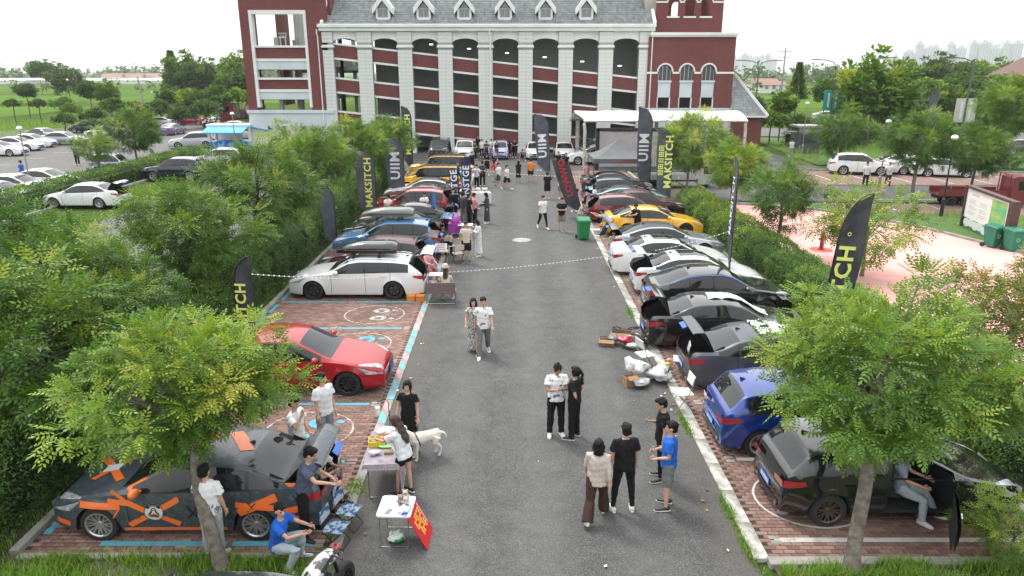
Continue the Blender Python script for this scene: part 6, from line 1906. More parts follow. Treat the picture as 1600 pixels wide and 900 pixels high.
person('young man in white t-shirt touching his mouth behind the raised boot lid', g(470, 745), 250, 'mouth', ('tee', 'white'), ('trousers', 'jeans'), h=1.72, wide=.4, **N)
person('man in slate blue t-shirt and black trousers leaning on the boot and pointing', g(482, 838), 262, 'lean_sit', ('tee', 'slate'), ('trousers', 'black'), h=1.76, shoes='black', wide=.4, **N)
person('young man in black and white patterned shirt sitting at the open boot', g(497, 792), 258, 'sitphone', ('tee', 'bw'), ('shorts', 'black'), h=1.7, shoes='black', **N)
person('boy in royal blue t-shirt and light jeans sitting on the ground by the rear wheel', g(437, 882), 262, 'floor', ('tee', 'blue'), ('trousers', 'ljeans'), h=1.62, **N)
person('man in white printed t-shirt and pale grey trousers behind the leaning near trunk', g(338, 868), -8, 'stand', ('tee', 'whitegr'), ('trousers', 'lgrey'), h=1.7, wide=.5, **N)
dr = car_local(bh, bs, (bs.c['d'][0] + .78, .42, 0))
person('driver in ripped light jeans sitting sideways in the black hatchback door', (dr.x, dr.y - .1, 0), 232, 'driver', ('tee', 'jeans'), ('trousers', 'ljeans'), h=1.65, seat=.66, **N)
# phone in the hands of the man with the bun
def phone(label, tm):
 t, m, z, k = tm
 p = local(t, m, z, k, (m['J']['lwri'] + m['J']['rwri']) / 2 + m['J']['rfo'] * .1 + Vector((0, 0, .02)))
 b = MB(); M = Matrix.Rotation(t.rotation_euler.z, 3, 'Z') @ Matrix.Rotation(.5, 3, 'X'); b.box((0, 0, 0), (.15, .075, .009), M=M)
 tag(b.build('mobile_phone', M_trim, loc=p), label, 'phone')
phone('mobile phone held by the man with the top bun', mp)

# ---- middle distance and far people
F_ = dict(near=False)
def crowd(rows, group=None):
 for (lb, x, y, hd, pose, top, bot, hair, fem, h, sh_) in rows:
  person(lb, g(x, y), hd, pose, top, bot, hair, False, fem, h, sh_, group=group, wide=.4)
te = lambda c: ('tee', c); lo = lambda c: ('long', c); ds = lambda c: ('dress', c); tr = lambda c: ('trousers', c); so = lambda c: ('shorts', c)
crowd([
 ('man in cream printed t-shirt and black shorts by the folding chairs', 729, 410, 190, 'stand', te('cream'), so('black'), 'short', False, 1.74, 'black'),
 ('woman in long white dress looking at her phone', 748, 400, 110, 'phone', lo('white'), ('maxi', 'white'), 'bob', True, 1.62, 'white'),
 ('woman in long dark grey dress alone at the end of the stalls', 761, 349, 100, 'phone1', lo('dgrey'), ('maxi', 'dgrey'), 'bob', True, 1.64, 'white'),
 ('man in white t-shirt and slim black trousers walking in the lane', 848, 357, 200, 'walk', te('white'), ('slim', 'black'), 'short', False, 1.74, 'white'),
 ('man in black t-shirt and tan shorts with hands together', 877, 362, 178, 'chest', te('black'), so('tan'), 'short', False, 1.72, 'black'),
 ('man in black t-shirt and black shorts seen from behind left of the white t-shirt', 855, 311, -8, 'stand', te('black'), so('black'), 'short', False, 1.70, 'white'),
 ('man in white t-shirt and grey shorts seen from behind in the lane', 875, 311, -70, 'stand', te('white'), so('grey'), 'short', False, 1.72, 'white'),
 ('man in orange t-shirt and black shorts facing away', 829, 285, 0, 'stand', te('orange'), so('black'), 'short', False, 1.72, 'black'),
 ('woman in black dress facing away left of the orange t-shirt', 810, 286, 0, 'stand', ds('black'), ('skirt', 'black'), 'bob', True, 1.6, 'black'),
 ('man in white t-shirt and black shorts walking right across the lane', 792, 296, 240, 'walk', te('white'), so('black'), 'short', False, 1.7, 'white'),
 ('man in white t-shirt and dark shorts walking behind another', 779, 293, 240, 'walk2', te('white'), so('dgrey'), 'short', False, 1.74, 'black'),
 ('person in white t-shirt and black shorts photographing beside the first dark flag', 843, 267, 150, 'phone', te('white'), so('black'), 'short', False, 1.68, 'white'),
 ('woman in black skirt before the facade pillars', 796, 247, 20, 'stand', te('black'), ('skirt', 'black'), 'bob', True, 1.6, 'white'),
 ('person in black t-shirt beside the woman in black skirt', 804, 246, 160, 'chest', te('black'), tr('black'), 'short', False, 1.7, 'white'),
 ('person squatting in dark clothes before the white sedan', 817, 251, 170, 'squat', te('dgrey'), so('black'), 'short', False, 1.68, 'white'),
 ('man in dark grey shirt and black trousers, back turned, by the boxy cars', 754, 291, 8, 'stand', te('dgrey'), tr('black'), 'short', False, 1.76, 'white'),
 ('man in white t-shirt bending at the stall beside the dark grey shirt', 745, 296, 330, 'hips', te('white'), tr('black'), 'short', False, 1.7, 'white'),
 ('person in black and red vest facing the camera', 761, 274, 180, 'phone', te('black'), so('black'), 'short', False, 1.7, 'white'),
 ('woman in red blouse with a pale skirt in the crowd', 771, 285, 90, 'stand', te('red'), so('lgrey'), 'bob', True, 1.62, 'black'),
 ('woman with blue grey trousers in the crowd', 775, 282, 250, 'chest', te('rosy'), tr('jeans'), 'long', True, 1.62, 'black'),
 ('person in dark sweatshirt facing the lane at the stalls', 709, 346, 185, 'stand', lo('black'), tr('black'), 'short', False, 1.76, 'black'),
 ('person in dark green black t-shirt with grey trousers at the stalls', 725, 350, -25, 'chest', te('dgrey'), tr('grey'), 'short', False, 1.7, 'white'),
 ('person in black t-shirt with a tote bag at the stalls', 734, 355, 300, 'stand', te('black'), tr('black'), 'short', False, 1.74, 'white'),
 ('person with pink backpack straps behind the tote bag carrier', 742, 352, 300, 'arms1', te('pink'), tr('black'), 'short', False, 1.7, 'white'),
 ('man in white t-shirt standing between red bonnets', 664, 352, 215, 'phone1', te('white'), tr('lgrey'), 'short', False, 1.76, 'white'),
 ('red-capped person in white t-shirt at the red bonnet', 607, 352, 230, 'phone', te('white'), tr('black'), 'cap', False, 1.64, 'white'),
 ('man sitting in dark clothes at the blue SUV tail', 690, 396, 238, 'sit', te('dgrey'), tr('black'), 'short', False, 1.7, 'black'),
 ('person in dusty pink sitting by the white estate tail', 668, 436, 225, 'sit', lo('pink'), tr('rosy'), 'long', True, 1.6, 'white'),
 ('woman in cap and black dress by the leaning red-lettered flag', 897, 331, 190, 'stand', ds('black'), ('skirt', 'black'), 'cap', True, 1.6, 'white'),
 ('squatting person in cream by the leaning flag base', 906, 343, 230, 'squat', te('cream'), so('lgrey'), 'short', False, 1.66, 'white'),
 ('person in white t-shirt by the pale teal coupe boot', 928, 333, 250, 'stand', te('white'), tr('dgrey'), 'bob', True, 1.62, 'white'),
 ('person in black stooping in the teal coupe boot', 917, 322, 200, 'reach', te('black'), tr('black'), 'short', False, 1.7, 'white'),
 ('person in black t-shirt leaning at the yellow fastback', 995, 372, 120, 'reach', te('black'), tr('black'), 'short', False, 1.72, 'black'),
 ('person in rust red t-shirt crouching at the silver boot', 988, 385, 75, 'squat', te('rust'), tr('dgrey'), 'short', False, 1.7, 'black'),
 ('person in grey shirt stooping over boxes at the kerb', 952, 372, 60, 'bend', te('lgrey'), tr('dgrey'), 'short', False, 1.66, 'white'),
 ('person in grey tracksuit squatting behind the silver sedan', 966, 396, 100, 'squat', te('lgrey'), tr('lgrey'), 'short', False, 1.7, 'white'),
 ('woman with pink top by the grey gazebo edge', 916, 290, 200, 'stand', te('pink'), tr('black'), 'short', True, 1.62, 'white'),
 ('person in dark t-shirt standing beyond the dark flag', 872, 270, 170, 'stand', te('black'), tr('grey'), 'short', False, 1.68, 'black'),
 ('person in dark clothes between dark flag and canopy post', 884, 272, 190, 'walk', te('black'), tr('black'), 'short', False, 1.7, 'white'),
 ('security man in white shirt and black trousers near the right bays', 1351, 292, 178, 'stand', te('white'), tr('black'), 'short', False, 1.72, 'black'),
 ('man in white shirt carrying things beside the lamp post', 1386, 292, 170, 'hips', te('white'), tr('dgrey'), 'short', False, 1.72, 'black'),
 ('dark figure by the white SUV tail under the trees', 1311, 255, 90, 'stand', te('black'), tr('black'), 'short', False, 1.7, 'black'),
 ('figure in white hat and shirt on the path by the kiosk', 1235, 245, 180, 'stand', te('white'), tr('lgrey'), 'hat', False, 1.66, 'white'),
 ('dark figure standing in the far left car park', 122, 258, 180, 'stand', te('black'), tr('black'), 'short', False, 1.74, 'white'),
 ('person in blue top behind the maroon and white sedan', 38, 288, 90, 'stand', te('blue'), tr('black'), 'short', False, 1.7, 'black'),
 ('person in black at the crimson cars', 280, 195, 180, 'stand', te('black'), tr('black'), 'short', False, 1.72, 'black'),
 ('first dark figure in the group by the red truck', 325, 205, 120, 'stand', te('black'), tr('dgrey'), 'short', False, 1.7, 'black'),
 ('second figure in navy in the group by the red truck', 333, 206, 200, 'stand', te('slate'), tr('black'), 'short', False, 1.7, 'black'),
 ('pink shirted figure in the group by the red truck', 343, 204, 200, 'stand', te('pink'), tr('black'), 'short', True, 1.62, 'white'),
 ('passer-by in black on the arcade side of the building', 426, 232, 90, 'walk', te('black'), tr('black'), 'short', False, 1.7, 'black'),
])
grp = 'onlookers crowding in front of the building'
for i, (x, y, c_, b_, hd) in enumerate([(753, 246, 'white', 'black', 170), (768, 246, 'white', 'jeans', 190), (760, 250, 'dgrey', 'black', 200), (776, 250, 'black', 'grey', 150), (747, 240, 'black', 'dgrey', 180), (764, 238, 'white', 'black', 10), (742, 250, 'dgrey', 'black', 220), (788, 243, 'black', 'black', 90)]):
 lb = ['onlooker in white t-shirt and black trousers, front left of the crowd', 'onlooker in white t-shirt and blue grey jeans in the crowd', 'onlooker in dark grey holding a phone in the crowd', 'onlooker in black top and grey trousers at the crowd edge',
   'onlooker in black at the back left of the crowd', 'onlooker in white with back turned, tallest in the crowd', 'onlooker in dark grey by the yellow off-roader roof rack', 'onlooker all in black right of the lilac microcar'][i]
 person(lb, g(x, y), hd, ['stand', 'chest', 'phone', 'arms1'][i % 4], te(c_), tr(b_), 'short', False, False, 1.68 + .03 * (i % 3), 'white', group=grp, wide=.4)
for i, (x, y, c_, pose, hd) in enumerate([(722, 320, 'white', 'bend', 240), (733, 327, 'rosy', 'sit', 250), (727, 303, 'cream', 'sit', 200), (738, 316, 'rust', 'squat', 230), (700, 330, 'black', 'stand', 180), (672, 330, 'orange', 'squat', 180), (655, 332, 'pink', 'squat', 180), (716, 290, 'lgrey', 'stand', 180), (733, 284, 'dgrey', 'chest', 160), (738, 270, 'black', 'stand', 200)]):
 lb = ['stooping vendor in white between the navy banners and the white table', 'seated vendor in dusty red at the low stall', 'seated vendor in cream behind the navy banners', 'squatting vendor in rust red by the white table', 'standing figure in black at the crimson SUV boot',
   'squatting figure in orange beside the crimson SUV', 'squatting figure in pink between red bonnets', 'figure in light grey behind the navy banners', 'figure in dark grey behind the white-shirted stall visitor', 'standing figure in black by the farther yellow off-roader'][i]
 person(lb, g(x, y), hd, pose, te(c_), tr('black' if i % 2 else 'dgrey'), 'short', False, False, 1.68, 'white', group='stall keepers and visitors along the left row', wide=.4)

# ---- the white dog on its lead
M_fur = mat('cream_fur', (.70, .65, .57), .85, vary=.15, vscale=12, bump=.5, bscale=70)
dp = G(664, 716)
dog = thing('dog', 'cream white labrador on a lead turning towards the cloth-covered table', 'dog', (dp.x, dp.y, 0), R(118))
b = MB()
b.tube([(0, -.36, .47), (0, -.30, .50), (0, -.1, .50), (0, .12, .49), (0, .26, .52), (0, .34, .56)], [(.05, .06), (.105, .12), (.105, .115), (.125, .15), (.11, .14), (.07, .09)], 12)
b.tube([(0, .26, .55), (0, .37, .66), (0, .43, .72)], [.10, .078, .068], 10)
b.ball((0, .46, .75), (.075, .09, .075), 12, 8); b.tube([(0, .50, .735), (0, .58, .71), (0, .625, .70)], [(.048, .048), (.038, .036), (.026, .026)], 8)
for s in (-1, 1):
 b.tube([(s * .055, .43, .80), (s * .09, .44, .76), (s * .088, .45, .69)], [(.016, .03), (.014, .035), (.01, .02)], 8)
 b.tube([(s * .085, .2, .50), (s * .085, .19, .36), (s * .08, .2, .24), (s * .078, .2, .08), (s * .078, .23, .03)], [.062, .045, .032, .027, .034], 8)
 b.tube([(s * .085, -.26, .48), (s * .09, -.2, .36), (s * .085, -.33, .22), (s * .08, -.31, .08), (s * .08, -.275, .03)], [.09, .066, .032, .026, .033], 8)
b.tube([(0, -.36, .52), (0, -.43, .49), (0, -.48, .42), (0, -.51, .33)], [.035, .03, .024, .012], 8)
me = remesh(b, .014, 'body', 2); me.materials.append(M_fur); link('body', me, dog)
b = MB(); b.ball((0, .635, .71), (.016, .012, .012), 8, 5); [b.ball((s * .035, .525, .78), (.01, .01, .01), 6, 4) for s in (-1, 1)]; b.build('nose', M_trim, dog)
b = MB(); b.ring([Vector((math.cos(a) * .135, .16 + .05 * math.sin(a), .49 + math.sin(a) * .16)) for a in np.linspace(0, 2 * PI, 15)[:-1]], .012); b.tube([(0, .34, .52), (0, .24, .64), (0, .16, .655)], .011, 5); b.build('harness', mat('dark_red_strap', (.10, .012, .014), .7), dog)
t, m, z, k = wl
hand = local(t, m, z, k, m['J']['lwri'] + m['J']['lfo'] * .09)
bk = dog.matrix_basis @ Vector((0, .16, .655))
b = MB(); pts = [hand.lerp(bk, i / 8) - Vector((0, 0, .10 * math.sin(PI * i / 8))) for i in range(9)]; b.tube(pts, .008, 5)

tag(b.build('dog_lead', M_trim), 'black dog lead between the woman in black and the cream dog', 'dog lead')
# ================================================================ TREES, HEDGES, GRASS
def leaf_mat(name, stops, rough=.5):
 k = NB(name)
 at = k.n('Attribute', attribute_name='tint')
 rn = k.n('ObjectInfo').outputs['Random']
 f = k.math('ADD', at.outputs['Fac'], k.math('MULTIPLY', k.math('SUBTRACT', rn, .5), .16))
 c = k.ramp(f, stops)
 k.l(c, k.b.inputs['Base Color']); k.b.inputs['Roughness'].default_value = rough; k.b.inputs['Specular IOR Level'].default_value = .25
 tr = k.n('BsdfTranslucent'); k.l(k.mix(1.0, c, (1.15, 1.2, .5), 'MULTIPLY'), tr.inputs[0])
 mx = k.n('MixShader'); mx.inputs[0].default_value = .32
 out = [n for n in k.nt.nodes if n.type == 'OUTPUT_MATERIAL'][0]
 k.l(k.b.outputs[0], mx.inputs[1]); k.l(tr.outputs[0], mx.inputs[2]); k.l(mx.outputs[0], out.inputs[0])
 return k.m
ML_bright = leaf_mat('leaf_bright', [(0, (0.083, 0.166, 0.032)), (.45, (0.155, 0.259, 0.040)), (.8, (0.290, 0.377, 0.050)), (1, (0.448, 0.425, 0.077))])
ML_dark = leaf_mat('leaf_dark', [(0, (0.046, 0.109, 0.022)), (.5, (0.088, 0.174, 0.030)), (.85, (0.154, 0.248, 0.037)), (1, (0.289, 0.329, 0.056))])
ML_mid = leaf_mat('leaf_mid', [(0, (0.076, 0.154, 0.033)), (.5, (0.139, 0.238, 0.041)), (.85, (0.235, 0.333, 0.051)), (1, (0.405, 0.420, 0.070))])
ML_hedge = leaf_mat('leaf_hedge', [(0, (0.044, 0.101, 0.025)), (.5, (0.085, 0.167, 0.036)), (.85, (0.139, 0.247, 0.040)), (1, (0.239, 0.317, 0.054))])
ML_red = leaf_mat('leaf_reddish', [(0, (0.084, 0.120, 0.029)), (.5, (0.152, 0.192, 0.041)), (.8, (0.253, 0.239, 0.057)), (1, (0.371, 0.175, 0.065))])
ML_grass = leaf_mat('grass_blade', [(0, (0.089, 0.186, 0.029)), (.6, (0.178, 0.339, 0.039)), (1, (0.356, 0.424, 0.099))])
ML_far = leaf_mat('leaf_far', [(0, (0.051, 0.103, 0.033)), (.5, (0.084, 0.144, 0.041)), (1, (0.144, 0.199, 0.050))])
M_bark = mat('bark', (.20, .175, .145), .9, col2=(.10, .085, .07), vscale=9, bump=.8, bscale=30)
M_barkd = mat('dark_bark', (.085, .07, .055), .9, vary=.4, vscale=9, bump=.8, bscale=30)
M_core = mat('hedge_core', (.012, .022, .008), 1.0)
def leaf_template(pairs, L, ll, lw):
 """a feather-shaped leaf: leaflets as narrow quads along a drooping rib (base at origin, along +x)"""
 q = []
 for i in range(pairs):
  f = (i + .7) / (pairs + .3); x = L * f; z = -.25 * L * f * f
  for s in (-1, 1):
   d = np.array([.45, s * .85, -.28]); d /= np.linalg.norm(d); sc = ll * (1 - .35 * abs(f - .5))
   w = np.array([.8, -s * .4, 0]) * lw * .5
   b = np.array([x, 0, z]); m = b + d * sc * .45
   q.append([b, m - w, b + d * sc, m + w])
 b = np.array([L, 0, -.25 * L]); d = np.array([.9, 0, -.4]); q.append([b, b + d * ll * .45 + [0, lw / 2, 0], b + d * ll, b + d * ll * .45 - [0, lw / 2, 0]])
 return np.array(q)          # (nq,4,3)
def scatter(tmpl, P_, D_, S_, tint, rs):
 """place the template at points P along directions D, scale S"""
 n = len(P_); D_ = D_ / np.linalg.norm(D_, axis=1, keepdims=True)
 up = np.array([0, 0, 1.0]) + rs.normal(0, .25, (n, 3))
 Yv = np.cross(up, D_); Yv /= np.linalg.norm(Yv, axis=1, keepdims=True) + 1e-9
 Zv = np.cross(D_, Yv)
 t = tmpl.reshape(-1, 3)
 V = (P_[:, None, :] + S_[:, None, None] * (t[None, :, 0:1] * D_[:, None, :] + t[None, :, 1:2] * Yv[:, None, :] + t[None, :, 2:3] * Zv[:, None, :]))
 V = V.reshape(-1, 3); F = np.arange(len(V)).reshape(-1, 4)
 return V, F, np.repeat(tint, len(t))
def crown_pts(rs, rx, rz, nclump, per, spread, flat=.75, taper=.55):
 """clump centres through the crown volume, leaves fanning out of each"""
 C = []
 while len(C) < nclump:
  p = rs.normal(0, 1, 3); p /= np.linalg.norm(p); r = rs.uniform(.35, 1) ** .5
  if p[2] < -flat: continue
  az = math.atan2(p[1], p[0])
  lob = 1 + .22 * math.sin(3 * az + rx) + .16 * math.sin(5 * az + 2 * rx + p[2] * 3) + rs.normal(0, .13)
  lob *= 1 + taper * min(0, p[2] * r) * 1.3
  C.append([p[0] * r * rx * lob, p[1] * r * rx * lob, p[2] * r * rz * (1 + rs.normal(0, .16))])
 C = np.array(C)
 out = C / np.array([rx, rx, rz])
 ci = rs.randint(0, nclump, nclump * per)
 off = rs.normal(0, 1, (len(ci), 3)); off /= np.linalg.norm(off, axis=1, keepdims=True)
 D_ = off * 1.1 + out[ci] * .6 + np.array([0, 0, .1])
 Pp = C[ci] + off * spread * rs.uniform(.1, 1, (len(ci), 1)) * np.array([1, 1, .6])
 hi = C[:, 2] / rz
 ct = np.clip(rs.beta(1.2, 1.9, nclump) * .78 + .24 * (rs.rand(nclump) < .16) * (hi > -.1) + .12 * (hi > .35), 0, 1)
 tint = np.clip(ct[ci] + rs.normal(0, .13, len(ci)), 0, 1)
 return C, Pp, D_, tint
CR = {}
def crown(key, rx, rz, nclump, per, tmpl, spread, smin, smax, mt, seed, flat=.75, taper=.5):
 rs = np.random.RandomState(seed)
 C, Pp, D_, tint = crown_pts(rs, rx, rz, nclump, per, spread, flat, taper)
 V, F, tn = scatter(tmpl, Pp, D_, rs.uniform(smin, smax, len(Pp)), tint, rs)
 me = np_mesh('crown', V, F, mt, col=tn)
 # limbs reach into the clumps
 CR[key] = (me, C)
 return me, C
T_near = leaf_template(4, .25, .10, .046)
T_mid = leaf_template(3, .30, .13, .055)
T_far = np.array([[[0, 0, 0], [.12, -.09, .02], [.26, 0, -.05], [.12, .09, .02]], [[.1, .05, 0], [.2, .15, .05], [.3, .12, 0], [.18, 0, -.02]]])
def trunk_mesh(base_off, top, C, r0, r1, seed, wob=.06, nl=16, seg=10):
 """trunk from the ground to the crown, with limbs to the clumps (crown centre = origin offset top)"""
 rnd_ = random.Random(seed); b = MB(); top = Vector(top)
 n = 9; pts = []; rad = []
 for i in range(n + 1):
  f = i / n
  p = Vector((0, 0, 0)).lerp(top, f) + Vector((wob * math.sin(f * 7 + seed), wob * math.cos(f * 5 + seed), 0)) * (1 - abs(2 * f - 1)) + Vector((0, 0, 0))
  pts.append(p); rad.append(r0 * (1.35 if i == 0 else 1) * (1 - f) + r1 * f)
 b.tube(pts, rad, seg)
 idx = list(range(len(C))); rnd_.shuffle(idx)
 for i in idx[:nl]:
  e = top + Vector(C[i]) * .92; s = pts[-1 - rnd_.randint(0, 2)]
  m = s.lerp(e, .5) + Vector((rnd_.uniform(-.12, .12), rnd_.uniform(-.12, .12), rnd_.uniform(-.05, .2)))
  b.tube([s, s.lerp(m, .5) + Vector((0, 0, .04)), m, m.lerp(e, .5), e], [r1 * .62, r1 * .5, r1 * .38, r1 * .25, r1 * .1], 6)
 return b
def tree(label, base, top, key, bark=M_bark, r0=.09, r1=.06, s=1.0, rz=0, cat='tree', group=None, name='street_tree', leafm=None, nl=14, seed=1):
 """top = crown centre relative to the base"""
 me, C = CR[key]
 t = thing(name, label, cat, (base[0], base[1], base[2] if len(base) > 2 else 0), 0, group)
 q = Matrix.Rotation(rz, 3, 'Z')
 Cl = [q @ Vector(c) * s for c in C]
 trunk_mesh(None, top, Cl, r0, r1, seed, nl=nl).build('trunk', bark, t, True, 60)
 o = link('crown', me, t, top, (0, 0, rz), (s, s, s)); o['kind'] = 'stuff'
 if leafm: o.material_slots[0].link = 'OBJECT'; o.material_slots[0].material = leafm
 return t
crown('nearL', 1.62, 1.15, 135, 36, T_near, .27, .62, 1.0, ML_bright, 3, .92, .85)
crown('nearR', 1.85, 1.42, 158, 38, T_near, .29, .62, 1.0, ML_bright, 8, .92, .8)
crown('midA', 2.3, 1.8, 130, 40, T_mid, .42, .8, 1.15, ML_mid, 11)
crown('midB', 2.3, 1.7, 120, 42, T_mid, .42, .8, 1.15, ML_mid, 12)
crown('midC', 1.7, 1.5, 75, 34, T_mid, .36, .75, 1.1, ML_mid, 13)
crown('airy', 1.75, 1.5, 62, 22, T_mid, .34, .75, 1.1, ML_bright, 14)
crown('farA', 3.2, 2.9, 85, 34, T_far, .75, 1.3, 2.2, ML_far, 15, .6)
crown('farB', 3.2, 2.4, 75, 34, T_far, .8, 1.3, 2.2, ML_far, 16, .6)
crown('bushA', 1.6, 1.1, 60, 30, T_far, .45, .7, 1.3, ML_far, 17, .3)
rs0 = np.random.RandomState(21)
_n = 5200; _z = rs0.rand(_n) ** 1.2; _a = rs0.rand(_n) * 6.283
_P = np.stack([np.cos(_a) * (1.06 - _z) * 2.6 * rs0.uniform(.1, 1, _n), np.sin(_a) * (1.06 - _z) * 2.6 * rs0.uniform(.1, 1, _n), _z * 8 - 3.5], 1)
_V, _F, _t = scatter(T_far, _P, np.stack([np.cos(_a), np.sin(_a), np.full(_n, .2)], 1), rs0.uniform(1, 2, _n), rs0.rand(_n), rs0)
CR['cone'] = (np_mesh('crown', _V, _F, ML_far, col=_t), np.array([[0, 0, z] for z in (-2, 0, 1, 2)], float))

def at_tree(label, px, py, y, key, base=None, s=1.0, **kw):
 c = D(px, py, y)
 bx, by = (c.x, c.y) if base is None else base
 return tree(label, (bx, by, 0), (c.x - bx, c.y - by, c.z), key, s=s, **kw)
nb = G(352, 888)
at_tree('near left tree with pale leaning trunk and lime green crown over the wrapped sedan', 278, 606, 10.5, 'nearL', (nb.x, nb.y - .1), r0=.115, r1=.075, seed=2, nl=26)
nb = G(1325, 893)
at_tree('near right tree with twisted grey trunk and bright crown before the black hatchback', 1372, 592, 10.35, 'nearR', (nb.x, nb.y - .1), r0=.12, r1=.085, seed=5, nl=28)
gl = None
at_tree('dark tree over the left hedge level with the wrapped sedan', 38, 560, 12.7, 'midA', (-9.5, 12.6), s=.92, leafm=ML_dark, bark=M_barkd, seed=3, r0=.14, r1=.09)
at_tree('big dense tree on the far left edge in front of the side lane', 55, 440, 16.8, 'midB', (-9.8, 16.6), s=.95, leafm=ML_dark, bark=M_barkd, seed=4, r0=.14, r1=.09)
at_tree('dense tree behind the big left one, crown above the red sedan', 150, 470, 15.5, 'midA', (-9.8, 15.8), s=.72, rz=1.6, leafm=ML_dark, bark=M_barkd, seed=24, r0=.12, r1=.08)
at_tree('round bright tree over the left hedge before the white sedan with open boot', 292, 366, 21.5, 'midB', (-10.0, 21.5), s=.86, rz=2, leafm=ML_mid, bark=M_barkd, seed=6, r0=.13)
at_tree('dark spreading tree with bare brown trunk behind the white estate car', 402, 296, 26.5, 'midA', (-9.9, 26.2), s=.88, rz=1, leafm=ML_dark, bark=M_barkd, seed=7, r0=.13)
at_tree('tree over the left hedge beyond the dark spreading one', 492, 250, 33.5, 'midB', (-9.9, 33.5), s=.76, rz=3, bark=M_barkd, seed=8)
at_tree('tree over the left hedge beside the turquoise sedan', 552, 228, 41, 'midA', (-9.9, 41), s=.76, rz=4, bark=M_barkd, seed=9)
at_tree('last tree of the left hedge row before the building', 600, 222, 49.5, 'midB', (-9.9, 49.5), s=.9, rz=5, bark=M_barkd, seed=10)
at_tree('tree in front of the white arcade wall of the left block', 455, 222, 52, 'airy', (-17, 52), s=1.0, seed=30)
at_tree('slim round tree with straight trunk between hedge and pink plaza', 1226, 302, 30.2, 'midC', (11.5, 30.2), s=.92, leafm=ML_dark, seed=11)
at_tree('yellow green tree right of the yellow fastback row', 1150, 262, 37, 'midB', (11.4, 37), s=.75, leafm=ML_bright, seed=12)
at_tree('bright tree at the right hedge end before the canopy', 1082, 226, 45, 'midA', (11.0, 45), s=.98, leafm=ML_bright, seed=13)
at_tree('airy lime tree standing on the pink plaza', 1358, 352, 27, 'airy', None, s=1.15, leafm=ML_bright, seed=14, r0=.07, r1=.05)
nb = G(1553, 658)
at_tree('reddish green tree over the right hedge at the right edge', 1590, 492, 14.8, 'midC', (nb.x, nb.y), s=.82, leafm=ML_red, seed=15)
at_tree('dark tree on the lawn left of the lamp post', 1437, 224, 43.5, 'midA', (G(1435, 320).x, 43.5), s=.92, leafm=ML_dark, seed=16, r0=.13)
at_tree('dark low tree behind the map board', 1528, 238, 47, 'midB', None, s=.95, leafm=ML_dark, seed=17)
at_tree('yellow flowering tree at the right edge of the far road', 1592, 165, 60, 'midA', None, s=1.25, leafm=ML_bright, seed=18)
at_tree('small dark tree before the first white SUV on the right', 1316, 205, 62, 'midC', None, s=1.35, leafm=ML_dark, seed=19)
at_tree('tall loose tree behind the street lamps', 1366, 145, 78, 'farA', None, s=1.2, leafm=ML_mid, seed=20)
at_tree('round dark tree in the middle of the left car park', 208, 206, 61, 'midA', None, s=1.0, leafm=ML_dark, seed=21)
at_tree('small bright tree beside the round dark car park tree', 149, 230, 52, 'midC', None, s=.8, leafm=ML_bright, seed=22)
p = G(1570, 872)
tree('leafy young shrub at the bottom right corner beside the kerb', (p.x, p.y - .1, 0), (0, 0, .62), 'airy', s=.42, name='shrub', cat='shrub', leafm=ML_bright, r0=.03, r1=.02)
# background trees, each its own thing
_used = {}
def bl_label(x, y, d, ky):
 kind = {'farA': 'round leafy tree', 'farB': 'broad spreading tree', 'cone': 'pointed conical tree', 'bushA': 'low rounded bush'}[ky]
 dist = 'near' if d < 90 else 'middle' if d < 112 else 'far' if d < 160 else 'farthest'
 side = 'left fields' if x < 400 else 'right thicket'
 place = ('beside the left picture edge' if x < 70 else 'toward the left edge' if x < 160 else 'behind the car park middle' if x < 250 else 'behind the crimson cars' if x < 325 else 'behind the red truck') if x < 400 else ('by the slate roofed annex' if x < 1235 else 'left of the blue banner post' if x < 1300 else 'behind the blue banner post' if x < 1370 else 'behind the kiosk road' if x < 1450 else 'behind the pale banner post' if x < 1545 else 'at the right picture edge')
 lb = f'{kind} {place}, {dist} band, {side}'
 _used[lb] = _used.get(lb, 0) + 1
 return lb if _used[lb] == 1 else lb.replace(',', ', second,') if _used[lb] == 2 else lb.replace(',', ', third,')
bg = [(1170, 165, 82, 'farB', .75), (1222, 158, 84, 'farA', .7), (1205, 185, 80, 'bushA', 1.3), (1250, 190, 78, 'bushA', 1.2), (1165, 195, 82, 'bushA', 1.3), (1247, 125, 120, 'cone', 1.0), (1290, 140, 115, 'farA', 1.0), (1322, 150, 105, 'farB', 1.0),
  (1405, 145, 105, 'farA', 1.3), (1440, 135, 115, 'farB', 1.4), (1475, 150, 105, 'farA', 1.3), (1500, 128, 125, 'farB', 1.6), (1535, 140, 110, 'farA', 1.4), (1565, 130, 120, 'farB', 1.5), (1600, 150, 100, 'farA', 1.4), (1455, 110, 150, 'farA', 1.9), (1420, 118, 150, 'farB', 1.6),
  (1560, 118, 160, 'farA', 2.0), (1350, 120, 150, 'farA', 1.6), (1390, 165, 92, 'farB', 1.0), (1430, 175, 88, 'farA', .9), (1480, 185, 84, 'farB', .9), (1560, 185, 80, 'farA', 1.0), (1600, 110, 170, 'farB', 2.0), (1480, 112, 170, 'farA', 2.0), (1520, 105, 190, 'farB', 2.1)]
for i, (x, y, d, ky, s) in enumerate(bg):
 at_tree(bl_label(x, y, d, ky), x, y + (14 if x > 1300 else 5), d, ky, s=s * .72, group='background trees right of the building', rz=i * 1.3, nl=4, leafm=[ML_far, ML_mid, ML_dark, ML_far][i % 4], bark=M_barkd, seed=i, name='background_tree')
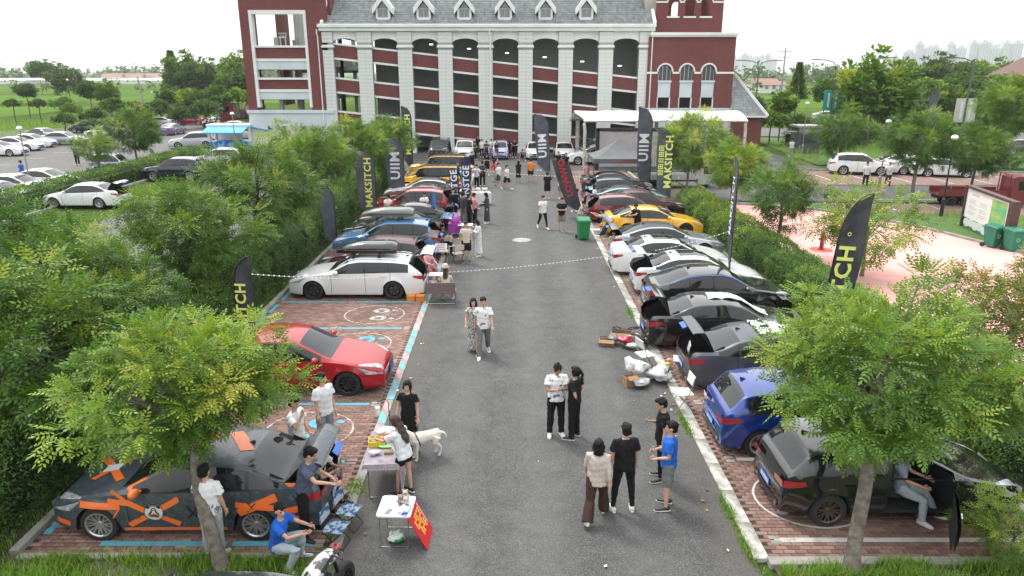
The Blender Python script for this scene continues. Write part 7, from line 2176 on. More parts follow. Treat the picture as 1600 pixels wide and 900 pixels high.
bl = [(105, 125, 200, 'farA', 2.0), (100, 160, 150, 'bushA', 2.0), (60, 107, 260, 'farB', 2.0), (80, 110, 270, 'farA', 1.9), (40, 140, 130, 'farB', .9), (270, 112, 190, 'cone', 2.0), (292, 116, 185, 'farA', 2.6), (305, 118, 180, 'farB', 2.2), (330, 120, 180, 'farA', 2.0), (372, 112, 150, 'farA', 1.9),
  (360, 135, 125, 'farB', 1.4), (385, 130, 120, 'farA', 1.4), (340, 150, 115, 'bushA', 2.4), (300, 155, 118, 'farB', 1.2), (265, 155, 118, 'farA', 1.1), (250, 170, 110, 'bushA', 2.0), (320, 170, 105, 'bushA', 1.9), (372, 150, 112, 'bushA', 1.9), (338, 160, 112, 'bushA', 1.6), (285, 178, 102, 'bushA', 1.6), (140, 140, 140, 'farB', 1.2), (170, 143, 135, 'farA', 1.1),
  (180, 165, 105, 'bushA', 1.7), (150, 180, 96, 'bushA', 1.2), (215, 170, 105, 'bushA', 1.6), (110, 168, 105, 'bushA', 1.2), (20, 160, 108, 'bushA', 1.0), (60, 160, 115, 'bushA', 1.1), (100, 185, 94, 'bushA', .9)]
for i, (x, y, d, ky, s) in enumerate(bl):
 at_tree(bl_label(x, y, d, ky), x, y + 3, d, ky, s=s * (.62 if d > 100 else .8), rz=i * 1.7, nl=4,
   group='background trees in the fields' if 'bush' not in ky else 'bushes in the meadow', leafm=[ML_far, ML_mid, ML_dark, ML_far][i % 4], bark=M_barkd, seed=i, name='background_tree' if 'bush' not in ky else 'bush', cat='tree' if 'bush' not in ky else 'bush')
# far woods: one mass on the horizon, leaf clumps by the thousand
rs = np.random.RandomState(4)
def wood(name, x0, x1, y0, y1, n, h0, h1, label):
 P_ = [];
 for i in range(n):
  cx, cy, h = rs.uniform(x0, x1), rs.uniform(y0, y1), rs.uniform(h0, h1)
  m = 46; a = rs.normal(0, 1, (m, 3)); a /= np.linalg.norm(a, axis=1, keepdims=True)
  P_.append(np.array([cx, cy, h * .55]) + a * np.array([h * .55, h * .4, h * .45]) * rs.uniform(.5, 1, (m, 1)))
 P_ = np.concatenate(P_); n_ = len(P_)
 tt = np.repeat(rs.rand(n), 46) * .6 + rs.rand(n_) * .4
 V, F, t = scatter(T_far, P_, rs.normal(0, 1, (n_, 3)), rs.uniform(5, 10, n_) * (h1 / 11), tt, rs)
 o = link(name, np_mesh(name, V, F, ML_far, col=t)); tag(o, label, 'woodland', kind='stuff')
wood('distant_wood', -1000, -180, 560, 760, 230, 9, 15, 'blue green belt of woodland on the left horizon')
wood('distant_wood', 130, 1000, 420, 560, 230, 9, 14, 'grey green belt of woodland on the right horizon')
wood('distant_wood', -380, -150, 300, 345, 20, 3, 5, 'thin tree line between the rice fields')
wood('distant_wood', 90, 300, 270, 330, 26, 4, 7, 'tree belt behind the right hand field')

# hedges
def hedge_seg(L, Wd, H, n, leaf, seed):
 rs = np.random.RandomState(seed); P_, D_ = [], []
 ar = [Wd * L, H * L, H * L, Wd * H, Wd * H]; tot = sum(ar)
 for i, a in enumerate(ar):
  m = int(n * a / tot); u = rs.rand(m, 2)
  if i == 0: p = np.stack([(u[:, 0] - .5) * Wd, (u[:, 1] - .5) * L, np.full(m, H)], 1); d = np.array([0, 0, 1.0])
  elif i in (1, 2): s = 1 if i == 1 else -1; p = np.stack([np.full(m, s * Wd / 2), (u[:, 0] - .5) * L, u[:, 1] * H], 1); d = np.array([s, 0, .35])
  else: s = 1 if i == 3 else -1; p = np.stack([(u[:, 0] - .5) * Wd, np.full(m, s * L / 2), u[:, 1] * H], 1); d = np.array([0, s, .35])
  P_.append(p); D_.append(np.repeat(d[None], m, 0))
 P_ = np.concatenate(P_); D_ = np.concatenate(D_)
 # rounded shoulders and a lumpy surface
 ex = np.clip((np.abs(P_[:, 0]) - (Wd / 2 - .35)) / .35, 0, 1) * np.clip((P_[:, 2] - (H - .35)) / .35, 0, 1)
 P_[:, 2] -= ex * .22; P_[:, 0] *= 1 - ex * .12
 lump = np.sin(P_[:, 1] * 2.1 + seed) * .06 + np.sin(P_[:, 1] * 5.3 + P_[:, 0] * 4) * .05 + np.sin(P_[:, 0] * 3 + P_[:, 2] * 5 + P_[:, 1]) * .05
 P_ += D_ * (lump[:, None] + rs.normal(0, .055, (len(P_), 1)))
 sp = rs.rand(len(P_)) < .025; P_[sp & (P_[:, 2] > H * .8), 2] += .16
 q = np.array([[[0, 0, 0], [.5, -.22, .02], [1, 0, -.1], [.5, .22, .02]]])
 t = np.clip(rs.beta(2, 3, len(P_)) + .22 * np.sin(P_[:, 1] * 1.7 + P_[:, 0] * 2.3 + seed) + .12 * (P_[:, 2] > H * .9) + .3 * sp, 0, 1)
 V, F, tn = scatter(q, P_, D_ + rs.normal(0, .75, P_.shape), rs.uniform(.7, 1.3, len(P_)) * leaf, t, rs)
 return np_mesh('foliage', V, F, ML_hedge, col=tn)
def hedge(label, x, y0, y1, Wd, H, dens, leaf, slices=2, seglen=4.0, leafm=None, name='hedge'):
 t = thing(name, label, 'hedge', (x, y0, 0))
 ms = [hedge_seg(seglen, Wd, H, dens, leaf, 31 + i) for i in range(slices)]
 n = max(1, round((y1 - y0) / seglen))
 for i in range(n):
  o = link('foliage', ms[i % slices], t, (0, (i + .5) * seglen, 0), (0, 0, PI * (i // 2 % 2))); o['kind'] = 'stuff'
  if leafm: o.material_slots[0].link = 'OBJECT'; o.material_slots[0].material = leafm
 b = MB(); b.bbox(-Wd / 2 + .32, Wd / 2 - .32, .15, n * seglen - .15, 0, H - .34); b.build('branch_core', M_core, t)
 return t
hedge('nearest dark green hedge along the left bays below the big trees', -9.75, 8.6, 28.6, 2.3, 1.6, 19000, .075)
hedge('left hedge along the far half of the left bays', -9.75, 28.7, 56.7, 2.3, 1.6, 10000, .095)
hedge('near half of the right hedge between parked cars and pink plaza', 10.5, 9.2, 29.2, 1.7, 1.2, 17000, .075)
hedge('far half of the right hedge ending at the cross road', 10.5, 29.3, 43.3, 1.7, 1.2, 9000, .095, leafm=ML_mid)
hedge('clipped hedge separating side lane and big left car park', -28.7, 22, 66, 2.0, 1.15, 5000, .13)
t = hedge('dark hedge behind the kiosk at the far right', 20, 0, 26, 2.4, 1.6, 4000, .16, 1, 4.4)
t.location = (30, 78, 0); t.rotation_euler = (0, 0, R(-68))
# grass: real blades near, tufts in the joints and kerbs
def grass(label, pts_fn, n, hmin, hmax, name='grass'):
 rs = np.random.RandomState(n % 97); P_ = pts_fn(rs, n); n = len(P_)
 a = rs.rand(n) * 6.283; h = rs.uniform(hmin, hmax, n); ln = rs.uniform(.2, .9, n) * h
 dx, dy = np.cos(a), np.sin(a); w = .006 + .004 * rs.rand(n)
 b0 = P_ + np.stack([-dy * w, dx * w, np.zeros(n)], 1); b1 = P_ + np.stack([dy * w, -dx * w, np.zeros(n)], 1)
 m = P_ + np.stack([dx * ln * .35, dy * ln * .35, h * .65], 1); tip = P_ + np.stack([dx * ln, dy * ln, h], 1)
 V = np.stack([b0, b1, m + np.stack([dy * w, -dx * w, np.zeros(n)], 1) * .7, m - np.stack([dy * w, -dx * w, np.zeros(n)], 1) * .7, tip, tip], 1)
 V = V.reshape(-1, 3); i0 = np.arange(n) * 6
 F = np.concatenate([np.stack([i0, i0 + 1, i0 + 2, i0 + 3], 1), np.stack([i0 + 3, i0 + 2, i0 + 4, i0 + 5], 1)])
 tn = np.repeat(rs.beta(2, 2, n), 6)
 return tag(link(name, np_mesh(name, V, F, ML_grass, col=tn)), label, 'grass', kind='stuff')
def area(x0, x1, y0, y1, z=.01, p=1.0):
 def f(rs, n):
  P_ = np.stack([rs.uniform(x0, x1, n), rs.uniform(y0, y1, n), np.full(n, z)], 1)
  d = np.sin(P_[:, 0] * 2.3) + np.sin(P_[:, 0] * 5.1 + P_[:, 1] * 4) + np.sin(P_[:, 1] * 9 + P_[:, 0])
  return P_[rs.rand(n) < np.clip(.55 + .35 * d, .08, 1) * p]
 return f
grass('grass verge under the near left tree', area(-8.3, -3.0, 8.4, 9.93), 22000, .07, .22)
grass('lush grass verge under the near right tree', area(4.3, 9.6, 8.4, 9.72), 30000, .09, .26)
grass('sparse weeds on the earth before the left hedge', area(-8.8, -8.35, 9.5, 26), 5000, .06, .2)
grass('sparse weeds on the earth before the right hedge', area(9.45, 9.8, 9.5, 26), 4000, .06, .2)
grass('weeds along the right kerb', lambda rs, n: np.concatenate([np.stack([rs.normal(3.97, .05, n // 5), rs.normal(c, .28, n // 5), np.full(n // 5, .0)], 1) for c in (10.2, 11.3, 14.6, 17.4, 22.5)]), 1800, .03, .09)
grass('weeds along the left kerb and the table', lambda rs, n: np.concatenate([np.stack([rs.normal(x, .09, n // 3), rs.normal(c, .16, n // 3), np.full(n // 3, .0)], 1) for x, c in ((-3.05, 10.7), (-3.0, 12.0), (-3.2, 9.9))]), 900, .03, .11)
grass('lawn grass around the map board', area(23.2, 28, 28.5, 40.5, .01, .8), 9000, .08, .28)
grass('tall pale grass across the far road right', area(27, 50, 62, 80, .01), 9000, .4, 1.0)
grass('rank meadow grass beside the left car park', lambda rs, n: np.stack([rs.uniform(-110, -60, n), rs.uniform(76, 110, n), np.zeros(n)], 1), 16000, .5, 1.5)
# ================================================================ FLAGS, STALLS, SIGNS, LAMPS
def box_thing(name, label, cat, pos, d, mt, rz=0.0, bev=0.0, **kw):
 b = MB(); b.box((0, 0, d[2] / 2), d)
 o = b.build(name, mt, None, loc=pos, rot=(0, 0, rz)); return tag(o, label, cat, **kw)
M_flagd = mat('dark_flag_cloth', (.022, .023, .027), .75, col2=(.05, .052, .06), vscale=3, bump=.5, bscale=6)
M_flagg = mat('slate_flag_cloth', (.05, .055, .075), .75, col2=(.085, .09, .11), vscale=2, bump=.5, bscale=6)
M_navy = mat('navy_banner_cloth', (.015, .02, .06), .75)
M_lime = mat('lime_print', (.62, .68, .16), .7); M_wprint = mat('white_print', (.66, .68, .72), .7); M_redprint = mat('red_print', (.40, .015, .03), .7)
M_pole = mat('pole_metal', (.03, .03, .032), .4, metal=.5)
def feather(label, base, H, Wd, ang, lean=(0, 0), mt=M_flagd, words=None, wm=M_lime, sz=.42, side2=None, z0=.45, curve=1, wz=.5, mirror=False, rectangular=False):
 """feather flag: pole bending at the tip, sail on one side; ang = direction the sail points"""
 t = thing('feather_flag', label, 'flag', base, R(ang)); t.rotation_euler = (lean[0], lean[1], R(ang))
 b = MB()
 if rectangular: pts = [(0, 0, z) for z in np.linspace(0, H, 6)]
 else: pts = [(0, 0, z) for z in np.linspace(0, H * .8, 6)] + [(Wd * (1 - math.cos(a)) * .95, 0, H * .8 + H * .2 * math.sin(a)) for a in np.linspace(.25, PI / 2, 7)]
 b.tube(pts, [.02] * (len(pts) - 3) + [.012] * 3, 6); b.build('pole', M_pole, t)
 b = MB(); n = 26; m = 5
 def pole_x(z):
  if rectangular or z <= H * .8: return 0.0
  s_ = min(1, (z - H * .8) / (H * .2)); return Wd * (1 - math.cos(math.asin(s_))) * .95
 for i in range(n + 1):
  z = z0 + (H - z0) * i / n; xl = pole_x(z) + .02; xr = Wd * (.82 + .18 * math.sin(PI * min(1, (z - z0) / (H - z0) * 1.3) * .5))
  if i == n and not rectangular: xl = xr - .02
  if not rectangular and z < z0 + H * .12: xr = Wd * (.35 + .5 * (z - z0) / (H * .12)) if not rectangular else Wd
  if rectangular: xr = Wd
  for j in range(m + 1):
   f = j / m; b.v.append((xl + (xr - xl) * f, .05 * math.sin(z * 2.2 + f * 3) * f, z))
 for i in range(n):
  for j in range(m): b.f.append((i * (m + 1) + j, i * (m + 1) + j + 1, (i + 1) * (m + 1) + j + 1, (i + 1) * (m + 1) + j)); b.m.append(0)
 k0 = len(b.v); b.v += [(x, y + .006, z) for x, y, z in b.v]; b.f += [tuple(k0 + q for q in f[::-1]) for f in list(b.f)]; b.m += [0] * n * m
 b.build('sail', mt, t, True)
 if words:
  for (w, x, zc, s_, mm) in words:
   me = text_mesh('lettering', w, s_, mm, spacing=1.1, bold=.028)
   for v in me.vertices: v.co.z = 0;
   for (yy, rz) in ((-.062, 0), (.068, PI)):
    q = link('lettering', me, t, (x, yy, zc), (PI / 2, -PI / 2 if rz == 0 else -PI / 2, rz if not mirror else rz))
    q.rotation_euler = Euler((PI / 2, -PI / 2, 0)) if rz == 0 else Matrix(((0, 1, 0), (0, 0, 1), (1, 0, 0))).to_euler()
 b = MB(); b.lathe([(.22, 0), (.22, .03), (.03, .05), (.03, .12)], 12, close=True); b.build('base_plate', M_pole, t)
 return t
def gp(x, y): v = G(x, y); return (v.x, v.y, 0)
# near right flag
c = D(1286, 470, 15.2)
feather('tall black feather flag with lime lettering leaning right of the right hedge', (c.x - .2, 15.2, 0), 5.25, .62, 4, (0, R(5)), M_flagd, [('MAKSITCH', .24, 2.75, .52, M_lime), ('回田日田回', .50, 2.3, .24, M_lime), ('O', .20, 4.35, .12, M_lime)], curve=1)
c = D(360, 500, 16.5)
feather('black feather flag with lime lettering rising from the left hedge', (c.x + .1, 16.5, 0), 3.5, .44, 0, (0, R(2)), M_flagd, [('MAKSITCH', .17, 1.9, .36, M_lime), ('回田日田回', .37, 1.75, .16, M_lime)])
bp = D(1052, 305, 41)
feather('dark feather flag with yellow letters beside the grey gazebo', (D(1046, 320, 42.5).x, 42.5, 0), 4.6, -.95, 0, (0, 0), M_flagg, [('MAKSITCH', -.22, 2.6, .6, M_lime), ('回田日田回', -.66, 2.7, .34, M_lime)])
feather('slate feather flag with white comb letters in front of the stage backdrop', (D(1014, 300, 47).x, 47, 0), 5.6, -.95, 0, (0, 0), M_flagg, [('UIIM', -.48, 3.0, .85, M_wprint)])
feather('slate feather flag with white comb letters standing in the lane by the white sedan', gp(860, 277), 4.8, -1.05, 0, (0, R(-3)), M_flagg, [('UIIM', -.5, 2.4, .85, M_wprint)])
bl_ = gp(912, 338)
feather('black teardrop flag with red letters leaning over the kerb', bl_, 3.5, -.85, 0, (0, R(-17)), M_flagd, [('LOWWO', -.38, 2.35, .48, M_redprint)])
feather('dark flag with lime letters over the hedge by the black-roofed cars', (D(588, 310, 37).x, 37, 0), 3.9, -1.0, 0, (0, 0), M_flagg, [('MAKSITCH', -.35, 2.2, .5, M_lime)])
feather('slate flag with white letters over the hedge beside the turquoise sedan', (D(632, 285, 44).x, 44, 0), 3.9, -1.1, 0, (0, 0), M_flagg, [('UIIM', -.5, 2.2, .8, M_wprint)])
feather('dark flag with lime letters at the far end of the left hedge', (D(645, 240, 57).x, 57, 0), 5.2, -.8, 0, (0, 0), M_flagd, [('MAKSITCH', -.3, 3.0, .6, M_lime)])
feather('slate flag hidden in leaves left of the dark lettered flag', (D(523, 330, 31).x, 31, 0), 3.0, -.6, 0, (0, 0), M_flagg)
feather('thin dark flag seen edge on above the right hedge', (D(1142, 400, 24.5).x, 24.5, 0), 4.9, .5, 86, (0, 0), M_flagg, [('MAKSITCH', .25, 3.2, .4, M_wprint)])
feather('dark feather flag among the trees by the far right road', (D(1449, 175, 70).x, 70, 0), 6.2, .9, 0, (0, 0), M_flagg)
for i, (x, y0) in enumerate(((722, 40.5), (706, 38.6))):
 t = feather(('taller' if i == 0 else 'nearer') + ' navy banner with white letters between the crimson SUV and the stalls', (D(x, 300, y0).x, y0, 0), 3.1 if i == 0 else 2.7, .5, 0, (0, R(-3 if i else 0)), M_navy, [('INSTGE', .26, 1.75, .5, M_wprint)], rectangular=True, z0=.5)
# blue striped small banner between red bonnets
feather('narrow blue banner by the crimson SUV flank', (D(675, 345, 35.3).x, 35.3, 0), 1.9, .22, 0, (0, 0), mat('blue_banner', (.04, .15, .4), .7), rectangular=True, z0=.2)

# grey gazebo with red lettering
gz = D(965, 300, 49.5)
t = thing('gazebo', 'dark grey pyramid gazebo with red lettering on its valance', 'gazebo', (gz.x, 49.8, 0))
M_gz = mat('gazebo_cloth', (.115, .125, .13), .7, vary=.2, vscale=1.5)
n = 10; V = []; F = []; hw = 1.95
for sd in range(4):
 q = Matrix.Rotation(sd * PI / 2, 3, 'Z'); b0 = len(V)
 for i in range(n + 1):
  f = i / n; w = hw * (1 - f); z = 2.15 + 1.25 * f ** 1.55
  for j in range(5): V.append(q @ Vector((-w + 2 * w * j / 4, -w, z)))
 for i in range(n):
  for j in range(4): F.append((b0 + i * 5 + j, b0 + i * 5 + j + 1, b0 + (i + 1) * 5 + j + 1, b0 + (i + 1) * 5 + j))
b = MB(); b.add(V, F); b.build('roof', M_gz, t, True, 30)
b = MB()
for sd in range(4):
 q = Matrix.Rotation(sd * PI / 2, 3, 'Z'); b.add([q @ Vector(v) for v in ((-hw, -hw, 1.85), (hw, -hw, 1.85), (hw, -hw, 2.16), (-hw, -hw, 2.16))], [(0, 1, 2, 3)])
b.build('valance', M_gz, t)
for sx in (-1, 1):
 for sy in (-1, 1): b = MB(); b.tube([(sx * (hw - .05), sy * (hw - .05), 0), (sx * (hw - .05), sy * (hw - .05), 2.15)], .03, 6); b.build('leg', M_pole, t)
link('lettering', text_mesh('lettering', 'LOWWO', .36, M_redprint), t, (0.1, -hw - .02, 2.0), (PI / 2, 0, 0))

# ---- string of small lamps
M_bulb = mat('white_bulb', (.8, .8, .78), .4)
def bulbs(label, a, c_, sag, n, r=.022):
 a, c_ = Vector(a), Vector(c_); b = MB(); w = MB()
 P_ = [a.lerp(c_, i / n) - Vector((0, 0, sag * math.sin(PI * i / n))) for i in range(n + 1)]
 w.tube(P_, .006, 4); t = thing('string_light', label, 'string light', a)
 w.v = [tuple(Vector(v) - a) for v in w.v]; w.build('wire', mat('pale_wire', (.45, .45, .44), .6), t)
 for p in P_[1:-1]: b.ball(tuple(p - a), r, 6, 4)
 o = b.build('bulb', M_bulb, t); o['kind'] = 'stuff'
p1, p2, p3 = D(385, 428, 17.0), D(650, 428, 27.0), D(945, 401, 28.5)
bulbs('string of small white bulbs crossing from the left hedge past the white estate car', p1, p2, .15, 46)
bulbs('string of small white bulbs crossing the lane to the white sedans', p2, p3, .1, 46)
bulbs('string of small white bulbs over the white sedans to the edge-on flag', D(945, 401, 28.5), D(1160, 355, 24.5), .2, 34)
bulbs('string of small white bulbs across the far lane by the flags', D(715, 262, 50), D(1005, 272, 48), .35, 60, .03)
bulbs('pale cord hanging over the left hedge corner', D(0, 714, 12.5), D(215, 610, 13.2), .1, 10, .005)

# ---- stalls and loose things near left
M_tcloth = mat('lilac_cloth', (.33, .29, .33), .85, vary=.25, vscale=10); M_wt = mat('white_table_top', (.66, .66, .65), .4); M_steel = mat('steel_tube', (.35, .34, .33), .35, metal=.8)
p = G(600, 770); tx, ty = p.x - .02, p.y + .42
t = thing('folding_table', 'long folding table under a lilac tasselled cloth at the kerb', 'table', (tx, ty, 0), R(4))
b = MB(); b.box((0, 0, .72), (.62, 1.25, .03)); b.build('tabletop', M_wt, t)
for s in (-1, 1):
 b = MB(); b.tube([(-.26, s * .56, .7), (-.26, s * .58, .02), (.26, s * .58, .02), (.26, s * .56, .7)], .012, 6); b.build('leg', M_steel, t)
tc = thing('tablecloth', 'lilac grey cloth with white tassels over the long table', 'tablecloth', (tx, ty, 0), R(4))
b = MB(); b.box((0, 0, .742), (.66, 1.3, .012))
n = 16
for s, dz in ((1, .58), (-1, .12)):
 vs = []
 for i in range(n + 1):
  y = -.65 + 1.3 * i / n; w = .03 * math.sin(i * 1.9)
  vs += [(s * .33, y, .74), (s * (.35 + abs(w)), y + w * .5, .74 - dz)]
 b.add(vs, [(2 * i, 2 * i + 1, 2 * i + 3, 2 * i + 2) for i in range(n)])
b.add([(-.33, -.652, .74), (.33, -.652, .74), (.34, -.67, .67), (-.34, -.67, .67)], [(0, 3, 2, 1)])
b.build('cloth', M_tcloth, tc)
b = MB()
for i in range(24): b.box((-.32 + i * .028, -.675, .655), (.01, .006, .035))
for i in range(34): b.box((.37, -.64 + i * .038, .145), (.008, .01, .035))
o = b.build('tassels', M_wprint, tc); o['kind'] = 'stuff'
def on(t, x, y, z): return t.matrix_basis @ Vector((x, y, z))
def blob(name, label, cat, pos, r, mt, seed=0, amp=.25, rz=0.0, seg=14):
 b = MB(); b.ball((0, 0, r[2]), r, seg, 9)
 b.v = [tuple(Vector(v) + Vector((v[0], v[1], v[2] * .6)) * amp * noise.noise(Vector(v) * (2.2 / max(r)) + Vector((seed, 0, 0)))) for v in b.v]
 return tag(b.build(name, mt, None, True, loc=pos, rot=(0, 0, rz)), label, cat)
M_plastic = mat('white_bag_plastic', (.62, .63, .63), .35, vary=.25, vscale=9, bump=1.0, bscale=16); M_yel = mat('yellow_plastic', (.70, .55, .02), .4)
t2 = thing('basket', 'yellow plastic basket of snacks on the tasselled table', 'basket', on(t, -.16, .12, .75), R(8))
b = MB(); b.bbox(-.14, .14, -.12, .12, 0, .012)
for s in (-1, 1): b.bbox(-.15, .15, s * .12 - .006, s * .12 + .006, 0, .11); b.bbox(s * .15 - .006, s * .15 + .006, -.12, .12, 0, .11)
b.build('tray', M_yel, t2)
for i in range(7): q = MB(); q.ball((rnd.uniform(-.1, .1), rnd.uniform(-.08, .08), .1), (.045, .04, .035), 8, 5); q.build('snack', C_[['pink', 'white', 'red', 'cream'][i % 4]], t2, True)
blob('plastic_bag', 'large crumpled white bag at the far end of the tasselled table', 'bag', on(t, -.02, .42, .75), (.2, .15, .09), M_plastic, 2, .6)
blob('plastic_bag', 'small white bag beside the yellow basket', 'bag', on(t, .14, .28, .75), (.12, .12, .07), M_plastic, 5, .6)
blob('plastic_bag', 'green and white packet by the yellow basket', 'bag', on(t, 0, -.04, .75), (.12, .05, .025), mat('green_packet', (.25, .55, .15), .5), 7, .6)
blob('plush_toy', 'white and blue plush pillow near the front of the tasselled table', 'toy', on(t, -.15, -.3, .75), (.13, .06, .05), mat('blue_white_plush', (.66, .67, .72), .9, col2=(.05, .07, .4), vscale=8, ramp=(.55, .58)), 9, .4, R(15))
b = MB(); b.bbox(-.08, .08, -.06, .06, 0, .05); b.bbox(-.06, .06, -.04, .04, .05, .055)
tag(b.build('snack_box', mat('kraft_card', (.33, .24, .15), .8, vary=.2, vscale=9), None, loc=on(t, .1, -.25, .75)), 'small brown card box under the girl\'s hands', 'box')
for i in range(3):
 b = MB(); b.lathe([(.028, 0), (.036, .09), (.036, .095), (0, .1)], 10, close=False); tag(b.build('paper_cup', M_wt, None, loc=on(t, .22, .12 + i * .1, .75)), ['nearest', 'middle', 'farthest'][i] + ' paper cup by the edge of the tasselled table', 'cup')
# hook stand with hanging white lantern
lp = on(t, -.06, .62, 0)
t2 = thing('lantern_stand', 'black hooked stand with a white hanging bottle behind the tasselled table', 'stand', lp)
b = MB(); b.tube([(.12, 0, .75), (.1, 0, 1.4), (.05, 0, 1.47), (-.08, 0, 1.42), (-.12, 0, 1.36)], .009, 6); b.build('hook', M_pole, t2)
b = MB(); b.lathe([(.012, 1.34), (.016, 1.31), (.055, 1.29), (.06, 1.16), (.05, 1.13), (0, 1.13)], 14, c=(-.12, 0, 0)); b.build('bottle', M_wt, t2, True, 40)
# white folding table with banner
p = G(618, 858); wx_, wy_ = G(618, 856).x, G(618, 856).y + .28
t = thing('folding_table', 'small white folding table with plush toys nearest the camera', 'table', (wx_, wy_, 0), R(-2))
b = MB(); b.prism([(-.28 + .05 * (1 - math.cos(0)), -.29)] and [(-.26, -.3), (.26, -.3), (.29, -.27), (.29, .27), (.26, .3), (-.26, .3), (-.29, .27), (-.29, -.27)], .6, .63); b.build('tabletop', M_wt, t)
for s in (-1, 1):
 b = MB(); b.tube([(-.24, s * .25, .6), (-.24, s * .27, .015), (.24, s * .27, .015), (.24, s * .25, .6)], .010, 6); b.build('leg', M_steel, t)
fur = mat('rosy_plush', (.42, .30, .27), .95, vary=.2, vscale=30, bump=.8, bscale=90); fur2 = mat('cream_plush', (.6, .54, .47), .95, vary=.2, vscale=30, bump=.8, bscale=90)
def plush(label, pos, mt, rz):
 t_ = thing('plush_toy', label, 'toy', pos, rz); b = MB()
 b.ball((0, 0, .055), (.06, .055, .058), 10, 7); b.ball((0, -.01, .13), (.048, .045, .043), 10, 7)
 for s in (-1, 1): b.ball((s * .035, 0, .17), (.016, .01, .016), 6, 5); b.ball((s * .06, -.03, .07), (.022, .03, .02), 6, 5); b.ball((s * .035, -.055, .02), (.022, .035, .02), 6, 5)
 b.build('body', mt, t_, True); q = MB()
 for s in (-1, 1): q.ball((s * .017, -.052, .14), .006, 6, 4)
 q.ball((0, -.057, .122), .008, 6, 4); q.build('eyes', M_trim, t_)
plush('rosy plush bear on the white folding table', on(t, .06, .08, .63), fur, .3); plush('cream plush bear beside the rosy one', on(t, .17, .02, .63), fur2, -.4)
plush('pale plush animal at the back of the white folding table', on(t, .12, .22, .63), fur2, .1)
b = MB(); b.bbox(-.075, .075, -.11, .11, 0, .06); b.bbox(.0755, .08, -.108, .108, .004, .056)
tag(b.build('gift_box', mat('white_blue_box', (.62, .64, .68), .5, col2=(.08, .1, .45), vscale=7, ramp=(.56, .6)), None, loc=on(t, .17, -.16, .63), rot=(0, 0, -.3)), 'white and blue box at the front of the white folding table', 'box')
b = MB(); b.box((0, 0, .006), (.08, .15, .009)); tag(b.build('mobile_phone', mat('grey_phone', (.16, .17, .17), .3), None, loc=on(t, -.1, -.17, .63), rot=(0, 0, -.35)), 'grey mobile phone lying on the white folding table', 'phone')
blob('plastic_bag', 'clear and green shopping bag under the white folding table', 'bag', on(t, .0, -.1, .0), (.16, .13, .09), mat('green_white_bag', (.55, .58, .55), .4, col2=(.03, .25, .08), vscale=4, ramp=(.5, .54), bump=.8, bscale=18), 4, .5)
# red poster leaning on it
t2 = thing('poster_board', 'red poster with yellow lettering leaning against the white folding table', 'poster', on(t, .34, -.02, 0), R(-2))
M_rp = mat('red_poster', (.50, .012, .02), .45); M_yp = mat('yellow_print', (.78, .55, .06), .5)
b = MB(); q = Matrix.Rotation(R(-27), 3, 'Y'); b.box(q @ Vector((0, 0, .34)) + Vector((.22, 0, 0)), (.012, .62, .68), M=q); b.build('board', M_rp, t2)
b = MB()
for i in range(5):
 for j in range(7 - (i == 4) * 3):
  if (i * 7 + j) % 5 == 3: continue
  b.box(q @ Vector((.008, .18 - i * .085, .54 - j * .058)) + Vector((.22, 0, 0)), (.003, .05, .04), M=q)
o = b.build('lettering', M_yp, t2); o['kind'] = 'stuff'
b = MB(); b.box(q @ Vector((.008, .255, .40)) + Vector((.22, 0, 0)), (.003, .04, .42), M=q); b.build('pale_stripe', mat('pink_print', (.6, .3, .35), .5), t2)
# camouflage stools and chair
M_camb = mat('blue_camouflage', (.03, .07, .16), .85, col2=(.28, .36, .44), vscale=9, ramp=(.46, .54)); M_camg = mat('green_camouflage', (.10, .11, .06), .85, col2=(.30, .29, .20), vscale=9, ramp=(.46, .54))
def camp_chair(label, pos, rz, mt, sc=1.0):
 t_ = thing('camping_stool', label, 'stool', pos, rz); t_.scale = (sc,) * 3
 for s in (-1, 1):
  b = MB(); b.tube([(s * .17, -.17, .34), (s * .17, .17, .0)], .009, 6); b.tube([(s * .17, .17, .34), (s * .17, -.17, .0)], .009, 6); b.tube([(s * .17, .16, .3), (s * .17, .2, .68)], .009, 6); b.build('leg', M_pole, t_)
 b = MB(); b.tube([(-.17, -.17, .01), (.17, -.17, .01)], .009, 6); b.tube([(-.17, .17, .01), (.17, .17, .01)], .009, 6); b.build('stretcher', M_pole, t_)
 b = MB(); vs = []
 for i in range(7):
  for j in range(7): vs.append((-.18 + .06 * i, -.18 + .06 * j, .345 - .025 * math.sin(PI * i / 6) * math.sin(PI * j / 6)))
 fs = [(i * 7 + j, (i + 1) * 7 + j, (i + 1) * 7 + j + 1, i * 7 + j + 1) for i in range(6) for j in range(6)]
 b.add(vs, fs); b.add([(x, y, z - .012) for x, y, z in vs], [f[::-1] for f in fs]); b.build('seat', mt, t_, True)
 b = MB(); b.box((0, .19, .58), (.36, .012, .2), M=Matrix.Rotation(-.1, 3, 'X')); b.build('backrest', mt, t_)
camp_chair('blue camouflage folding stool nearest the motorcycle', gp(527, 850), R(78), M_camb); camp_chair('blue camouflage folding stool behind the other one', gp(547, 822), R(75), M_camb)
camp_chair('green camouflage folding chair beside the seated young men', gp(528, 796), R(60), M_camg, 1.1)
